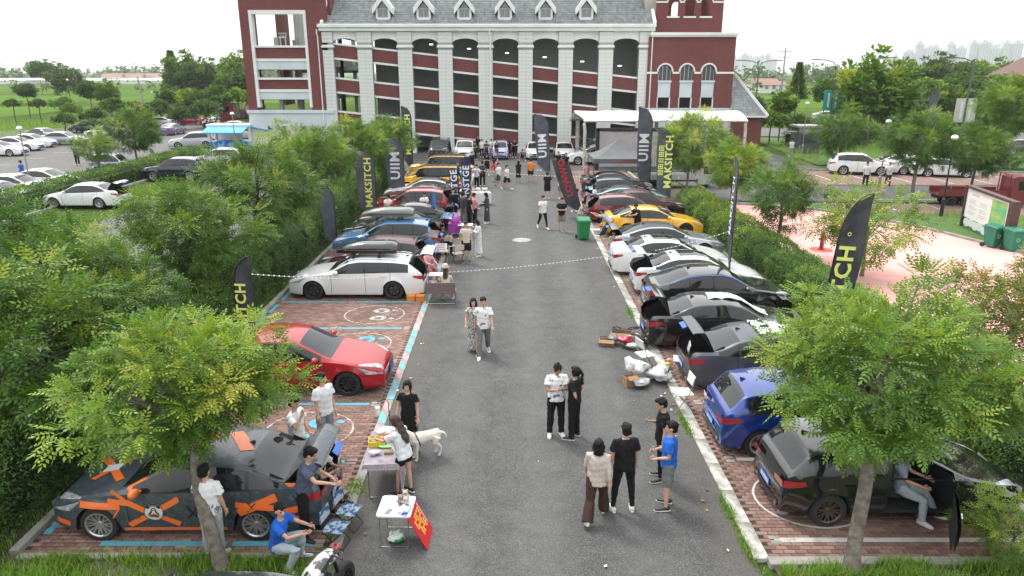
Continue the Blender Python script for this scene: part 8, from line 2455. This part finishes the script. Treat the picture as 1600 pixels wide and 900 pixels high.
# motorcycle corner at the bottom
mp_ = D(512, 895, 8.75); t = thing('motor_scooter', 'black white and red motorcycle nose reaching in at the bottom edge', 'motorcycle', (mp_.x - .05, 8.42, 0), R(-16))
b = MB()
prof = [(-.75, .62, .10), (-.45, .80, .17), (-.1, .98, .15), (.15, 1.02, .13), (.42, .96, .12), (.62, .82, .06)]
seg = 10
for (y, z, w) in prof:
 for k_ in range(seg): a = 2 * PI * k_ / seg; b.v.append((math.cos(a) * w, y, z + math.sin(a) * w * .9))
for i in range(len(prof) - 1):
 for k_ in range(seg): b.f.append((i * seg + k_, i * seg + (k_ + 1) % seg, (i + 1) * seg + (k_ + 1) % seg, (i + 1) * seg + k_)); b.m.append(0)
b.f.append(tuple((len(prof) - 1) * seg + k_ for k_ in range(seg))); b.m.append(0)
b.build('fairing', mat('striped_fairing', (.02, .02, .022), .2, coat=1, col2=(.5, .5, .5), vscale=5, ramp=(.52, .55), detail=1), t, True)
b = MB(); b.box((.03, .5, .985), (.035, .2, .02), M=Matrix.Rotation(.3, 3, 'X')); b.box((-.04, .46, 1.0), (.025, .2, .02), M=Matrix.Rotation(.3, 3, 'X')); b.build('red_stripe', M_redprint, t)
tyre, rimm, dsc, back = wheel_meshes(.3, M_rimd, 'ten')
for y in (.65, -.65): w = link('wheel', tyre, t, (0, y, .3), (0, 0, PI / 2), (1, .55, 1)); link('rim', rimm, w)
b = MB(); b.tube([(-.3, .2, 1.08), (0, .3, 1.05), (.3, .2, 1.08)], .014, 6); b.build('handlebar', M_pole, t)
b = MB(); b.tube([(0, .62, .3), (0, .42, .9)], .03, 8); b.tube([(0, -.6, .35), (0, -.1, .5), (0, .3, .7)], .05, 8); b.build('frame', M_pole, t)
# ---- lane side clutter
def bin_(label, pos, rz, mt, k=1.0, sym=True):
 t = thing('wheelie_bin', label, 'bin', pos, rz); t.scale = (k,) * 3
 b = MB(); lo, hi = .22, .29
 vs = [(-lo, -lo, .06), (lo, -lo, .06), (lo, lo, .06), (-lo, lo, .06), (-hi, -hi, .92), (hi, -hi, .92), (hi, hi * 1.1, .92), (-hi, hi * 1.1, .92)]
 b.add(vs, [(0, 3, 2, 1), (0, 1, 5, 4), (1, 2, 6, 5), (2, 3, 7, 6), (3, 0, 4, 7), (4, 5, 6, 7)]); b.bbox(-.31, .31, -.31, .34, .88, .94); b.build('body', mt, t)
 b = MB(); b.add([(-.31, -.34, .95), (.31, -.34, .95), (.31, .34, .99), (-.31, .34, .99), (-.27, -.28, 1.0), (.27, -.28, 1.0), (.27, .28, 1.06), (-.27, .28, 1.06)], [(0, 3, 2, 1), (4, 5, 6, 7), (0, 1, 5, 4), (1, 2, 6, 5), (2, 3, 7, 6), (3, 0, 4, 7)]); b.build('lid', mt, t)
 for s in (-1, 1): b = MB(); b.tube([(s * .24, .27, .1), (s * .31, .27, .1)], .1, 12); b.build('wheel', M_tyre, t)
 b = MB(); b.tube([(-.25, .38, .93), (.25, .38, .93)], .018, 6); b.build('handle', mt, t)
 if sym: b = MB(); b.ring([(math.cos(a) * .08, -.262, .55 + math.sin(a) * .08) for a in np.linspace(0, 2 * PI, 13)[:-1]], .008); b.build('round_mark', M_wprint, t)
M_green = mat('bin_green', (.008, .17, .055), .45)
M_green2 = mat('bin_dull_green', (.015, .16, .10), .5)
p = G(911, 374); bin_('bright green wheelie bin standing in the lane by the yellow fastback', (p.x, p.y, 0), R(8), M_green, sym=False)
p = G(1549, 386); bin_('dark green wheelie bin left of its pair under the map board', (p.x, p.y, 0), R(20), M_green2); p = G(1580, 392); bin_('dark green wheelie bin right of its pair under the map board', (p.x, p.y, 0), R(8), M_green2)
def fold_chair(label, pos, rz):
 t = thing('folding_chair', label, 'chair', pos, rz)
 for s in (-1, 1):
  b = MB(); b.tube([(s * .22, .24, .0), (s * .22, -.08, .5), (s * .21, -.2, .9)], .012, 6); b.build('leg', M_steel, t)
  b = MB(); b.tube([(s * .2, -.26, .0), (s * .2, .16, .46)], .012, 6); b.build('leg', M_steel, t)
 b = MB(); b.box((0, .0, .46), (.42, .4, .025)); b.build('seat', M_wt, t)
 b = MB(); b.box((0, -.18, .8), (.42, .02, .24), M=Matrix.Rotation(.18, 3, 'X')); b.build('backrest', M_wt, t)
p = G(1012, 578); fold_chair('white folding chair beside the heap of car parts', (p.x - .1, p.y, 0), R(-70))
p = G(1065, 640); fold_chair('white folding chair by the kerb behind the grey sedan', (p.x, p.y, 0), R(95))
p = G(1064, 588); fold_chair('white folding chair tucked beside the grey sedan boot', (p.x, p.y + .1, 0), R(80))
M_card = mat('brown_card', (.33, .20, .11), .85, vary=.2, vscale=8)
def open_box(label, pos, rz, d, mt=M_card):
 t = thing('cardboard_box', label, 'box', pos, rz); x, y, z = d[0] / 2, d[1] / 2, d[2]; b = MB(); e = .008
 b.bbox(-x, x, -y, y, 0, e)
 for s in (-1, 1): b.bbox(s * x - e, s * x + e, -y, y, e, z); b.bbox(-x, x, s * y - e, s * y + e, e, z - .001)
 b.build('body', mt, t)
 for s in (-1, 1): b = MB(); b.box((0, s * (y + .06), z + .02), (2 * x, .13, .006), M=Matrix.Rotation(-s * .5, 3, 'X')); b.build('flap', mt, t)
 return t
p = G(948, 538); open_box('long open cardboard box at the left of the parts heap', (p.x, p.y, 0), R(-12), (.45, .3, .14))
p = G(972, 528); open_box('flat opened cardboard box under the black steering wheels', (p.x, p.y + .2, 0), R(-15), (.6, .45, .1))
p = G(985, 606); open_box('small cardboard box under a white plastic bag', (p.x, p.y + .15, 0), R(20), (.3, .25, .26))
def steer(label, pos, rot, mt, hub=None):
 t = thing('steering_wheel', label, 'steering wheel', pos); t.rotation_euler = rot
 b = MB(); b.ring([(math.cos(a) * .17, math.sin(a) * .17, 0) for a in np.linspace(0, 2 * PI, 21)[:-1]], .017, 8); b.build('rim', mt, t, True)
 b = MB(); b.lathe([(.0, .03), (.05, .025), (.06, -.01)], 12)
 for a in (0, PI, -PI / 2): b.box((math.cos(a) * .1, math.sin(a) * .1, .01), (.11, .03, .012), rz=0, M=Matrix.Rotation(a, 3, 'Z'))
 b.build('hub', hub or M_trim, t)
p0 = G(975, 535)
for i, (dx, dy, z, rx_, mt, hb, lb) in enumerate([(-.12, .55, .2, .2, M_trim, None, 'black steering wheel at the back left of the parts heap'), (.38, .55, .26, -.2, M_trim, None, 'black steering wheel at the back right of the parts heap'),
  (.5, .1, .2, .4, M_steel, M_trim, 'grey steering wheel right of the heap centre'), (.1, -.1, .2, .1, M_steel, M_steel, 'silver steering wheel in the heap centre'), (.0, -.38, .12, -.2, M_trim, M_redprint, 'black steering wheel with red hub in the heap'), (.45, -.38, .12, .3, M_trim, M_steel, 'black steering wheel with grey hub in the heap')]):
 steer(lb, (p0.x + dx, p0.y + dy, z), (rx_, .1, i), mt, hb)
blob('car_part', 'red plastic car part in the heap of steering wheels', 'car part', (p0.x - .02, p0.y - .38, .12), (.2, .12, .1), mat('red_plastic', (.42, .015, .03), .3, coat=.5), 3, .7)
blob('car_part', 'silver headlamp unit at the front of the parts heap', 'car part', (p0.x + .25, p0.y - .65, .08), (.3, .12, .07), mat('silver_plastic', (.5, .5, .5), .3, vary=.5, vscale=8), 5, .7, R(-20))
blob('car_part', 'grey car part at the left of the parts heap', 'car part', (p0.x - .3, p0.y - .15, .1), (.2, .14, .09), mat('grey_plastic', (.16, .17, .17), .4, vary=.5, vscale=10), 8, .7)
blob('car_part', 'dark grille part under the white folding chair', 'car part', (p0.x + .55, p0.y - .1, .1), (.2, .18, .1), M_trim, 11, .7)
p = G(1000, 600)
blob('plastic_bag', 'big crumpled white bag draped over the small box', 'bag', (p.x - .08, p.y + .25, .2), (.24, .3, .16), M_plastic, 21, .9, R(20)); blob('plastic_bag', 'flattened white bag in front of the draped one', 'bag', (p.x - .02, p.y - .12, .05), (.22, .25, .09), M_plastic, 25, .9)
blob('plastic_bag', 'white bag of wrapping beside the kerb, right of the draped bag', 'bag', (p.x + .52, p.y + .2, .08), (.28, .34, .12), M_plastic, 29, 1.0, R(-15))
for i, (x, y, c_) in enumerate([(1043, 575, 'yel'), (1045, 569, 'pink')]): p = G(x, y); blob('toy', ['small yellow toy on the bricks by the kerb', 'small pink toy on the bricks by the kerb'][i], 'toy', (p.x, p.y, .05), (.07, .06, .06), M_yel if c_ == 'yel' else C_['pink'], i, .5)
# bench with the woman in a straw hat, small table, chairs by the estate car
p = G(690, 474); M_brc = mat('taupe_canvas', (.17, .125, .115), .9)
t = thing('camping_bench', 'taupe two seat camping bench seen from behind at the white estate tail', 'bench', (p.x - .02, p.y + .12, 0), R(2)); bw = .5
for s in (-1, 1): b = MB(); b.tube([(s * bw, -.2, .0), (s * bw, -.26, .38), (s * bw, -.3, .8)], .014, 6); b.tube([(s * bw, -.2, .02), (s * bw, .32, .02), (s * bw, .3, .42), (s * bw, -.25, .42)], .014, 6); b.build('leg', M_steel, t)
b = MB(); b.tube([(-bw, -.2, .02), (bw, -.2, .02)], .012, 6); b.build('stretcher', M_steel, t)
b = MB(); b.box((0, .02, .4), (1.0, .5, .03)); b.build('seat', M_brc, t); b = MB(); b.box((0, -.285, .62), (1.02, .03, .36), M=Matrix.Rotation(.12, 3, 'X')); b.build('backrest', M_brc, t)
p = t.location
person('person in straw hat with long dark hair sitting on the taupe bench', (p.x + .16, p.y + .05, 0), -4, 'sit', ('long', 'cream'), ('trousers', 'lgrey'), 'long', False, True, 1.62, 'white', seat=.52, hairm=M_hairb)
b = MB(); b.lathe([(.0, .13), (.07, .125), (.10, .08), (.105, .03), (.18, .0), (.105, .02)], 16); tag(b.build('sun_hat', C_['beige'], None, True, loc=(p.x + .16, p.y + .13, 1.24)), 'beige sun hat on the head of the person on the bench', 'hat')
def low_table(label, pos, d, h, mt, rz=0):
 t = thing('camping_table', label, 'table', pos, rz); b = MB(); b.box((0, 0, h), (d[0], d[1], .03)); b.build('tabletop', mt, t)
 for s in (-1, 1): b = MB(); b.tube([(s * d[0] * .42, -d[1] * .42, h), (s * d[0] * .42, d[1] * .42, .01)], .01, 6); b.tube([(s * d[0] * .42, d[1] * .42, h), (s * d[0] * .42, -d[1] * .42, .01)], .01, 6); b.build('leg', M_steel, t)
 return t
q = G(690, 452); low_table('dark low camping table before the bench', (q.x - .15, q.y + .45, 0), (.7, .45), .45, M_wt)
q = G(650, 470); t = thing('storage_box', 'orange lidded box tied with red ribbon on the bricks', 'box', (q.x, q.y, 0), R(-3)); M_ob = mat('orange_box', (.62, .24, .03), .5)
b = MB(); b.bbox(-.3, .3, -.14, .14, 0, .17); b.build('body', M_ob, t); b = MB(); b.bbox(-.31, .31, -.15, .15, .175, .21); b.build('lid', M_ob, t); b = MB(); b.bbox(-.02, .02, -.155, .155, .0, .215); b.build('ribbon', M_redprint, t)
q = G(690, 410); low_table('white camping table with a written paper sign', (q.x, q.y, 0), (.6, .4), .5, C_['cream'])
tt = thing('paper_sign', 'white paper sign with red handwriting propped on the camping table', 'sign', (q.x, q.y - .05, .52)); M6 = Matrix.Rotation(-.5, 3, 'X')
b = MB(); b.box((0, 0, .16), (.5, .01, .32), M=M6); b.build('sheet', M_wt, tt); b = MB(); [b.box(M6 @ Vector((0, -.012, -.1 + k_ * .075)) + Vector((0, 0, .16)), (.36 - .05 * (k_ % 2), .003, .022), M=M6) for k_ in range(4)]; o = b.build('handwriting', M_redprint, tt); o['kind'] = 'stuff'
for i, (x, y, rz) in enumerate([(716, 410, 200), (662, 405, 140), (703, 398, 20)]): q = G(x, y); camp_chair(['cream camping chair beside the man in cream', 'cream camping chair near the blue SUV tail', 'cream camping chair behind the paper sign'][i], (q.x, q.y, 0), R(rz), C_['cream'], 1.2)
q = G(762, 322); t = thing('display_table', 'white draped display table at the lane edge of the stalls', 'table', (q.x - .55, q.y + .5, 0), R(12)); b = MB(); b.bbox(-.7, .7, -.35, .35, .72, .75); b.build('tabletop', M_wt, t); b = MB(); b.bbox(-.71, .71, -.36, .36, .1, .72); b.build('skirt', C_['white'], t)
for i in range(3): blob('plastic_bag', ['left', 'middle', 'right'][i] + ' white bag of goods on the draped display table', 'bag', (q.x - .95 + .38 * i, q.y + .45, .8), (.16, .15, .1), M_plastic, 40 + i, .8)
q = G(711, 368); t = thing('garden_cart', 'folding cart full of magenta and purple bags at the stalls', 'cart', (q.x, q.y, 0)); b = MB(); b.bbox(-.3, .3, -.35, .35, .2, .65); b.build('basket', mat('magenta_cloth', (.42, .03, .28), .8, col2=(.16, .04, .25), vscale=3), t)
b = MB(); b.ball((0, 0, .85), (.26, .28, .3), 12, 8); b.build('bag_pile', mat('pink_cloth', (.62, .12, .38), .8, col2=(.2, .05, .3), vscale=3), t, True)
for x in (-.26, .26):
 for y in (-.3, .3): b = MB(); b.tube([(x - .02, y, .1), (x + .02, y, .1)], .1, 10); b.build('wheel', M_tyre, t)
q = G(727, 372); low_table('small white table with food trays beside the magenta cart', (q.x, q.y + .3, 0), (.7, .5), .6, M_wt)
for i in range(3): q = G(932 + i * 12, 366); open_box(['left', 'middle', 'right'][i] + ' white carton on the bricks by the yellow fastback', (q.x, q.y, 0), R(10 * i), (.28, .24, .26), M_wt)
blob('food_bag', 'orange bag beside the white cartons', 'bag', tuple(G(944, 358)), (.25, .2, .18), mat('orange_bag', (.6, .22, .06), .6), 50, .6)

b = MB()
for i in range(150):
 x = rnd.choice((rnd.uniform(-2.8, 3.9), rnd.gauss(-2.8, .25), rnd.gauss(3.85, .2), rnd.uniform(-8, -3.2))); y = rnd.uniform(9.5, 34); a = rnd.uniform(0, 6); r_ = rnd.uniform(.015, .045)
 b.add([(x + math.cos(a + q) * r_ * (1 if q % 3 < 1 else .6), y + math.sin(a + q) * r_, .03 + .008 * math.sin(q)) for q in (0, 1.6, 3.1, 4.7)], [(0, 1, 2, 3)], i % 3)
tag(b.build('fallen_leaves', [mat('dry_leaf', (.25, .19, .06), .8), mat('paper_scrap', (.6, .6, .58), .8), mat('brown_leaf', (.12, .075, .04), .8)]), 'scattered dry leaves and paper scraps on lane and bays', 'litter', kind='stuff')
# ---- map board, lamps, poles, hydrant
t = thing('map_board', 'white visitor map board in a brown frame on the right lawn', 'sign', (23.5, 36.4, 0), math.atan2(-5.1, -1.0)); L_ = 3.9; t.scale = (1.22, 1, .74)
M_br = mat('brown_frame', (.06, .03, .028), .5)
b = MB(); b.bbox(0, L_, -.04, .1, .75, 2.75); b.build('panel', M_wt, t)
b = MB(); b.bbox(-.1, 0, -.12, .16, 0, 2.9); b.bbox(L_, L_ + .28, -.16, .2, 0, 2.9); b.bbox(-.1, L_ + .28, -.14, .18, 2.76, 2.92); b.build('frame', M_br, t)
b = MB(); b.bbox(0, L_, -.02, .09, .1, .74); b.build('base_panel', mat('teal_panel', (.03, .12, .11), .5), t)
b = MB(); b.bbox(L_ * .6, L_ * .93, -.046, -.042, .95, 2.6); b.build('map_print', mat('map_print', (.05, .34, .16), .6, col2=(.30, .42, .10), vscale=2.2, detail=8), t)
b = MB()
for c_ in range(2):
 for r_ in range(12):
  if r_ in (4, 8): continue
  b.bbox(L_ * (.08 + c_ * .26), L_ * (.08 + c_ * .26 + .2 - .03 * (r_ % 3)), -.046, -.043, 2.05 - r_ * .09, 2.08 - r_ * .09)
for c_ in range(5): b.bbox(L_ * .13 + c_ * .13, L_ * .13 + c_ * .13 + .1, -.046, -.043, 2.35, 2.46)
o = b.build('text_print', mat('grey_print', (.36, .38, .38), .6), t); o['kind'] = 'stuff'
b = MB(); [b.lathe([(0, 0), (.3, 0)], 14, c=(.35 + i * .42, -.03 - i * .002, .42 + .1 * (i % 2)), M=Matrix.Rotation(PI / 2, 3, 'X')) for i in range(6)]; b.build('dandelion_print', mat('pale_print', (.5, .55, .54), .6), t)
def park_lamp(label, px, py, H, mt=M_pole):
 p = G(px, py); t = thing('park_lamp', label, 'lamp post', (p.x, p.y, 0))
 b = MB(); b.tube([(0, 0, 0), (0, 0, H * .22), (0, 0, H * .24), (0, 0, H - .1)], [.10, .10, .045, .04], 8); b.build('pole', mt, t)
 b = MB(); b.lathe([(.05, H - .1), (.15, H - .06), (.19, H + .02), (.13, H + .13), (0, H + .17)], 14); b.build('lamp_head', M_wt, t, True, 50)
 b = MB(); b.lathe([(.2, H + .02), (.05, H + .02)], 14); b.build('rim', mt, t)
park_lamp('black lamp post with white bell head beside the map board', 1470, 338, 4.3); park_lamp('grey lamp post with pale head near the white-shirted men', 1372, 300, 4.6, M_steel)
park_lamp('grey lamp post with square pale head in front of the security kiosk', 1252, 245, 4.9, M_steel); park_lamp('grey lamp post in the far left car park by the white coupes', 50, 302, 4.2, M_steel)
park_lamp('grey lamp post in front of the blue food kiosk', 372, 262, 4.4, M_steel); park_lamp('grey post lamp behind the crimson sedan', 242, 178, 4.0, M_steel)
def street_lamp(label, px, py_top, y, arm, double=False, banner=None):
 top = D(px, py_top, y); H = top.z; t = thing('street_lamp', label, 'street lamp', (top.x, y, 0))
 b = MB(); b.tube([(0, 0, 0), (0, 0, H * .3), (0, 0, H - .6)], [.14, .1, .07], 8); b.build('pole', M_metal2, t)
 for s in ((-1, 1) if double else (arm,)):
  b = MB(); b.tube([(0, 0, H - .8), (s * .25, 0, H - .2), (s * .9, 0, H + .05), (s * 2.0, 0, H + .12)], .05, 6); b.build('arm', M_metal2, t)
  b = MB(); b.box((s * 2.3, 0, H + .12), (.8, .25, .1)); b.build('lamp_head', M_metal2, t)
 if banner:
  for s in (-1, 1): b = MB(); b.bbox(s * .12, s * .95, -.02, .02, H * banner[1], H * banner[1] + 2.1); b.build('banner', banner[0], t); b = MB(); b.bbox(s * .3, s * .5, -.03, -.022, H * banner[1] + .3, H * banner[1] + 1.8); b.build('banner_print', M_wprint, t)
M_metal2 = mat('dark_post', (.10, .11, .12), .5, metal=.3)
street_lamp('double armed street lamp behind the slate roofed annex', 1187, 96, 88, 1, True); street_lamp('street lamp with two turquoise banners on its pole', 1308, 95, 80, -1, False, (mat('teal_banner', (.02, .30, .30), .6), .42))
street_lamp('street lamp arm rising behind the tall loose tree', 1362, 92, 82, 1); street_lamp('street lamp with two pale banners on its pole', 1523, 92, 66, -1, False, (mat('pale_banner', (.48, .48, .44), .6), .38))
def utility(label, px, top, base, y, arms=2, lean=0):
 a = D(px, top, y); bz = G(px, base) if base else None; t = thing('utility_pole', label, 'utility pole', (a.x, y, 0)); t.rotation_euler = (0, lean, 0)
 b = MB(); b.tube([(0, 0, 0), (0, 0, a.z)], [.17, .11], 8); b.build('pole', M_conc, t)
 for i in range(arms): b = MB(); b.bbox(-1, 1, -.05, .05, a.z - .6 - i * .9, a.z - .5 - i * .9); b.build('crossarm', M_conc, t)
utility('tall concrete utility pole rising over the field right of the building', 1228, 75, None, 125, 2); utility('leaning concrete pole beyond the left car park', 220, 120, None, 110, 1, R(-4));
hp_ = G(1283, 390); t = thing('fire_hydrant', 'red fire hydrant on the pink plaza beside the lime tree', 'hydrant', (hp_.x, hp_.y, 0)); M_hy = mat('hydrant_red', (.25, .035, .03), .6)
b = MB(); b.lathe([(.16, 0), (.16, .04), (.09, .05), (.085, .6), (.11, .62), (.11, .68), (.08, .8), (0, .86)], 14); b.build('body', M_hy, t, True, 40); b = MB(); b.tube([(-.16, 0, .5), (.16, 0, .5)], .05, 8); b.build('outlets', M_hy, t); b = MB(); b.lathe([(0, .012), (.5, .012), (.5, 0)], 20); b.build('base', mat('hydrant_base', (.5, .1, .08), .8), t)
# security kiosk and food kiosk
q = G(1262, 240); t = thing('security_kiosk', 'dark grey louvred security kiosk with flat roof on the right', 'kiosk', (q.x, q.y + 1, 0)); M_kk = mat('kiosk_grey', (.05, .055, .06), .6)
b = MB(); b.bbox(-1.1, 1.1, -1, 1, 0, 2.5); b.build('wall', M_kk, t); b = MB(); b.bbox(-1.3, 1.3, -1.2, 1.2, 2.5, 2.7); b.build('roof', M_steel, t)
for i in range(8): b = MB(); b.bbox(-1.12, 1.12, -1.04, -1.005, 2.0 + i * .06, 2.035 + i * .06); b.build('louvre', M_steel, t)
b = MB(); b.bbox(-.8, .8, -1.02, -1.003, 1.0, 1.8); b.build('window', M_wglass, t); b = MB(); b.bbox(-2.3, -1.35, -1.3, -.6, 2.1, 2.18); b.build('canopy', M_steel, t)
q = G(360, 240); t = thing('food_kiosk', 'blue and white food kiosk with open awning before the arcade', 'kiosk', (q.x, q.y + 1.2, 0)); M_bk = mat('kiosk_blue', (.02, .14, .48), .5, col2=(.2, .45, .65), vscale=2, ramp=(.5, .56)); M_aw = mat('awning_blue', (.04, .32, .62), .6)
b = MB(); b.bbox(-2, 2, -1, 1, .35, 1.15); b.build('counter', M_bk, t)
for s in (-1, 1): b = MB(); b.bbox(s * 2 - .12, s * 2 + .12, -1, -.8, 1.15, 2.6); b.bbox(s * 2 - .12, s * 2 + .12, .8, 1, 1.15, 2.6); b.build('post', M_wt, t)
b = MB(); b.bbox(-2, .6, .8, .9, 1.15, 2.6); b.build('back_wall', M_wt, t); b = MB(); b.bbox(-2.15, 2.15, -1.1, 1.1, 2.6, 2.8); b.build('roof', M_wt, t)
b = MB(); b.add([(-2.2, -2.1, 2.1), (1.7, -2.1, 2.1), (2.0, -1.1, 2.62), (-2.0, -1.1, 2.62), (-2.2, -2.1, 2.0), (1.7, -2.1, 2.0), (2.0, -1.1, 2.56), (-2.0, -1.1, 2.56)], [(0, 1, 2, 3), (7, 6, 5, 4), (0, 4, 5, 1)]); b.build('awning', M_aw, t)
b = MB(); b.add([(2.1, -.9, 2.6), (3.8, -.9, 2.25), (3.8, .9, 2.25), (2.1, .9, 2.6), (2.1, -.9, 2.55), (3.8, -.9, 2.2), (3.8, .9, 2.2), (2.1, .9, 2.55)], [(0, 1, 2, 3), (7, 6, 5, 4), (0, 4, 5, 1)]); b.build('side_awning', M_aw, t)

# ---- distant buildings
M_tow = mat('tower_render', (.46, .48, .50), .8, vary=.1, vscale=.02); M_towg = mat('tower_window', (.16, .19, .22), .3); M_fh = mat('village_wall', (.62, .61, .58), .8); M_rr = mat('village_roof', (.26, .15, .12), .8)
def tower_mesh(w, d, h):
 b = MB(); b.bbox(-w / 2, w / 2, 0, d, 0, h); b.bbox(-w * .28, w * .28, d * .1, d * .9, h, h + 6); b.bbox(-w * .1, w * .1, d * .2, d * .7, h + 6, h + 9)
 g_ = MB(); n = int(h / 3.1)
 for i in range(1, n):
  for x in (-.38, -.13, .13, .38): g_.bbox(w * x - w * .07, w * x + w * .07, -.3, -.02, i * 3.1, i * 3.1 + 1.7)
 return b.mesh('wall', M_tow), g_.mesh('windows', M_towg)
tm = [tower_mesh(26, 15, 84), tower_mesh(22, 15, 92), tower_mesh(30, 15, 76)]
k_ = 0; ORD = 'first second third fourth fifth sixth seventh eighth ninth tenth eleventh twelfth thirteenth fourteenth'.split()
for (x0, x1, n, y0, y1, yb) in ((1140, 1212, 8, 2300, 2500, 100), (1382, 1402, 2, 2100, 2100, 96), (1412, 1502, 11, 2000, 2200, 92), (1512, 1588, 9, 1850, 1950, 86)):
 for i in range(n):
  k_ += 1; px = x0 + (x1 - x0) * (i + .5) / n; y = y0 + (y1 - y0) * (i % 2); c = D(px, 110, y); m_ = tm[k_ % 3]
  t = thing('apartment_tower', ORD[i] + ' hazy tower block from the left ' + {8: 'beyond the double armed lamp', 2: 'in the pair before the long row', 11: 'in the long skyline row', 9: 'in the row at the right edge'}[n], 'tower block', (c.x, y, -8), 0, 'hazy high rise towers on the right horizon')
  s_ = (.72 if n == 8 else .62 if n == 2 else .88 if n == 11 else .92) + .04 * (i % 3); t.scale = (s_, s_, s_)
  link('wall', m_[0], t); o = link('windows', m_[1], t); o['kind'] = 'stuff'
def house(label, px, y, w, h, grp=None, roof=M_rr):
 c = D(px, 112, y); t = thing('house', label, 'house', (c.x, y, 0), 0, grp); b = MB(); b.bbox(-w / 2, w / 2, 0, w * .5, 0, h); b.build('wall', M_fh, t)
 b = MB(); b.add([(-w * .55, -.5, h), (w * .55, -.5, h), (w * .55, w * .55, h), (-w * .55, w * .55, h), (-w * .5, w * .25, h * 1.5), (w * .5, w * .25, h * 1.5)], [(0, 1, 5, 4), (2, 3, 4, 5), (0, 4, 3), (1, 2, 5)]); b.build('roof', roof, t)
 b = MB(); [b.bbox(w * x - .6, w * x + .6, -.08, -.01, h * .5, h * .5 + 1.4) for x in (-.3, 0, .3)]; b.build('windows', M_towg, t)
for i in range(14): house(ORD[i] + ' red roofed village house from the left on the horizon', 172 + i * 6.5, 520 + (i * 37) % 60, 14, 4.6, 'red roofed village houses on the left horizon')
for i in range(9): house(ORD[i] + ' long white shed from the left on the horizon', 5 + i * 30, 500 + (i * 23) % 30, 26, 2.4, 'long white sheds on the left horizon', M_fh)
house('white farmhouse with red roof in the field right of the building', 1196, 300, 12, 3.5); house('small white barn beside the farmhouse', 1212, 280, 9, 3)
c = D(1640, 105, 125); t = thing('house', 'brown gabled roof rising at the right picture edge', 'house', (c.x + 6, 125, 0)); b = MB(); b.bbox(-9, 9, 0, 10, 0, 7); b.build('wall', M_red, t)
b = MB(); b.add([(-10, -1, 6.8), (10, -1, 6.8), (10, 11, 6.8), (-10, 11, 6.8), (0, -1, 12), (0, 11, 12)], [(0, 1, 4), (3, 5, 2), (0, 4, 5, 3), (1, 2, 5, 4)]); b.build('roof', mat('brown_roof', (.12, .06, .05), .8), t)
# ---- the hazy air
k = bpy.data.materials.new('air'); k.use_nodes = True; k.node_tree.nodes.clear(); ou = k.node_tree.nodes.new('ShaderNodeOutputMaterial'); pv = k.node_tree.nodes.new('ShaderNodeVolumePrincipled')
pv.inputs['Color'].default_value = (.92, .95, 1, 1); pv.inputs['Density'].default_value = .00018; pv.inputs['Anisotropy'].default_value = .2
k.node_tree.links.new(pv.outputs[0], ou.inputs['Volume'])
b = MB(); b.bbox(-3000, 3000, -120, 3000, -9.5, 95); o = b.build('haze', k); tag(o, kind='stuff')
bpy.data.scenes.remove(TMP)
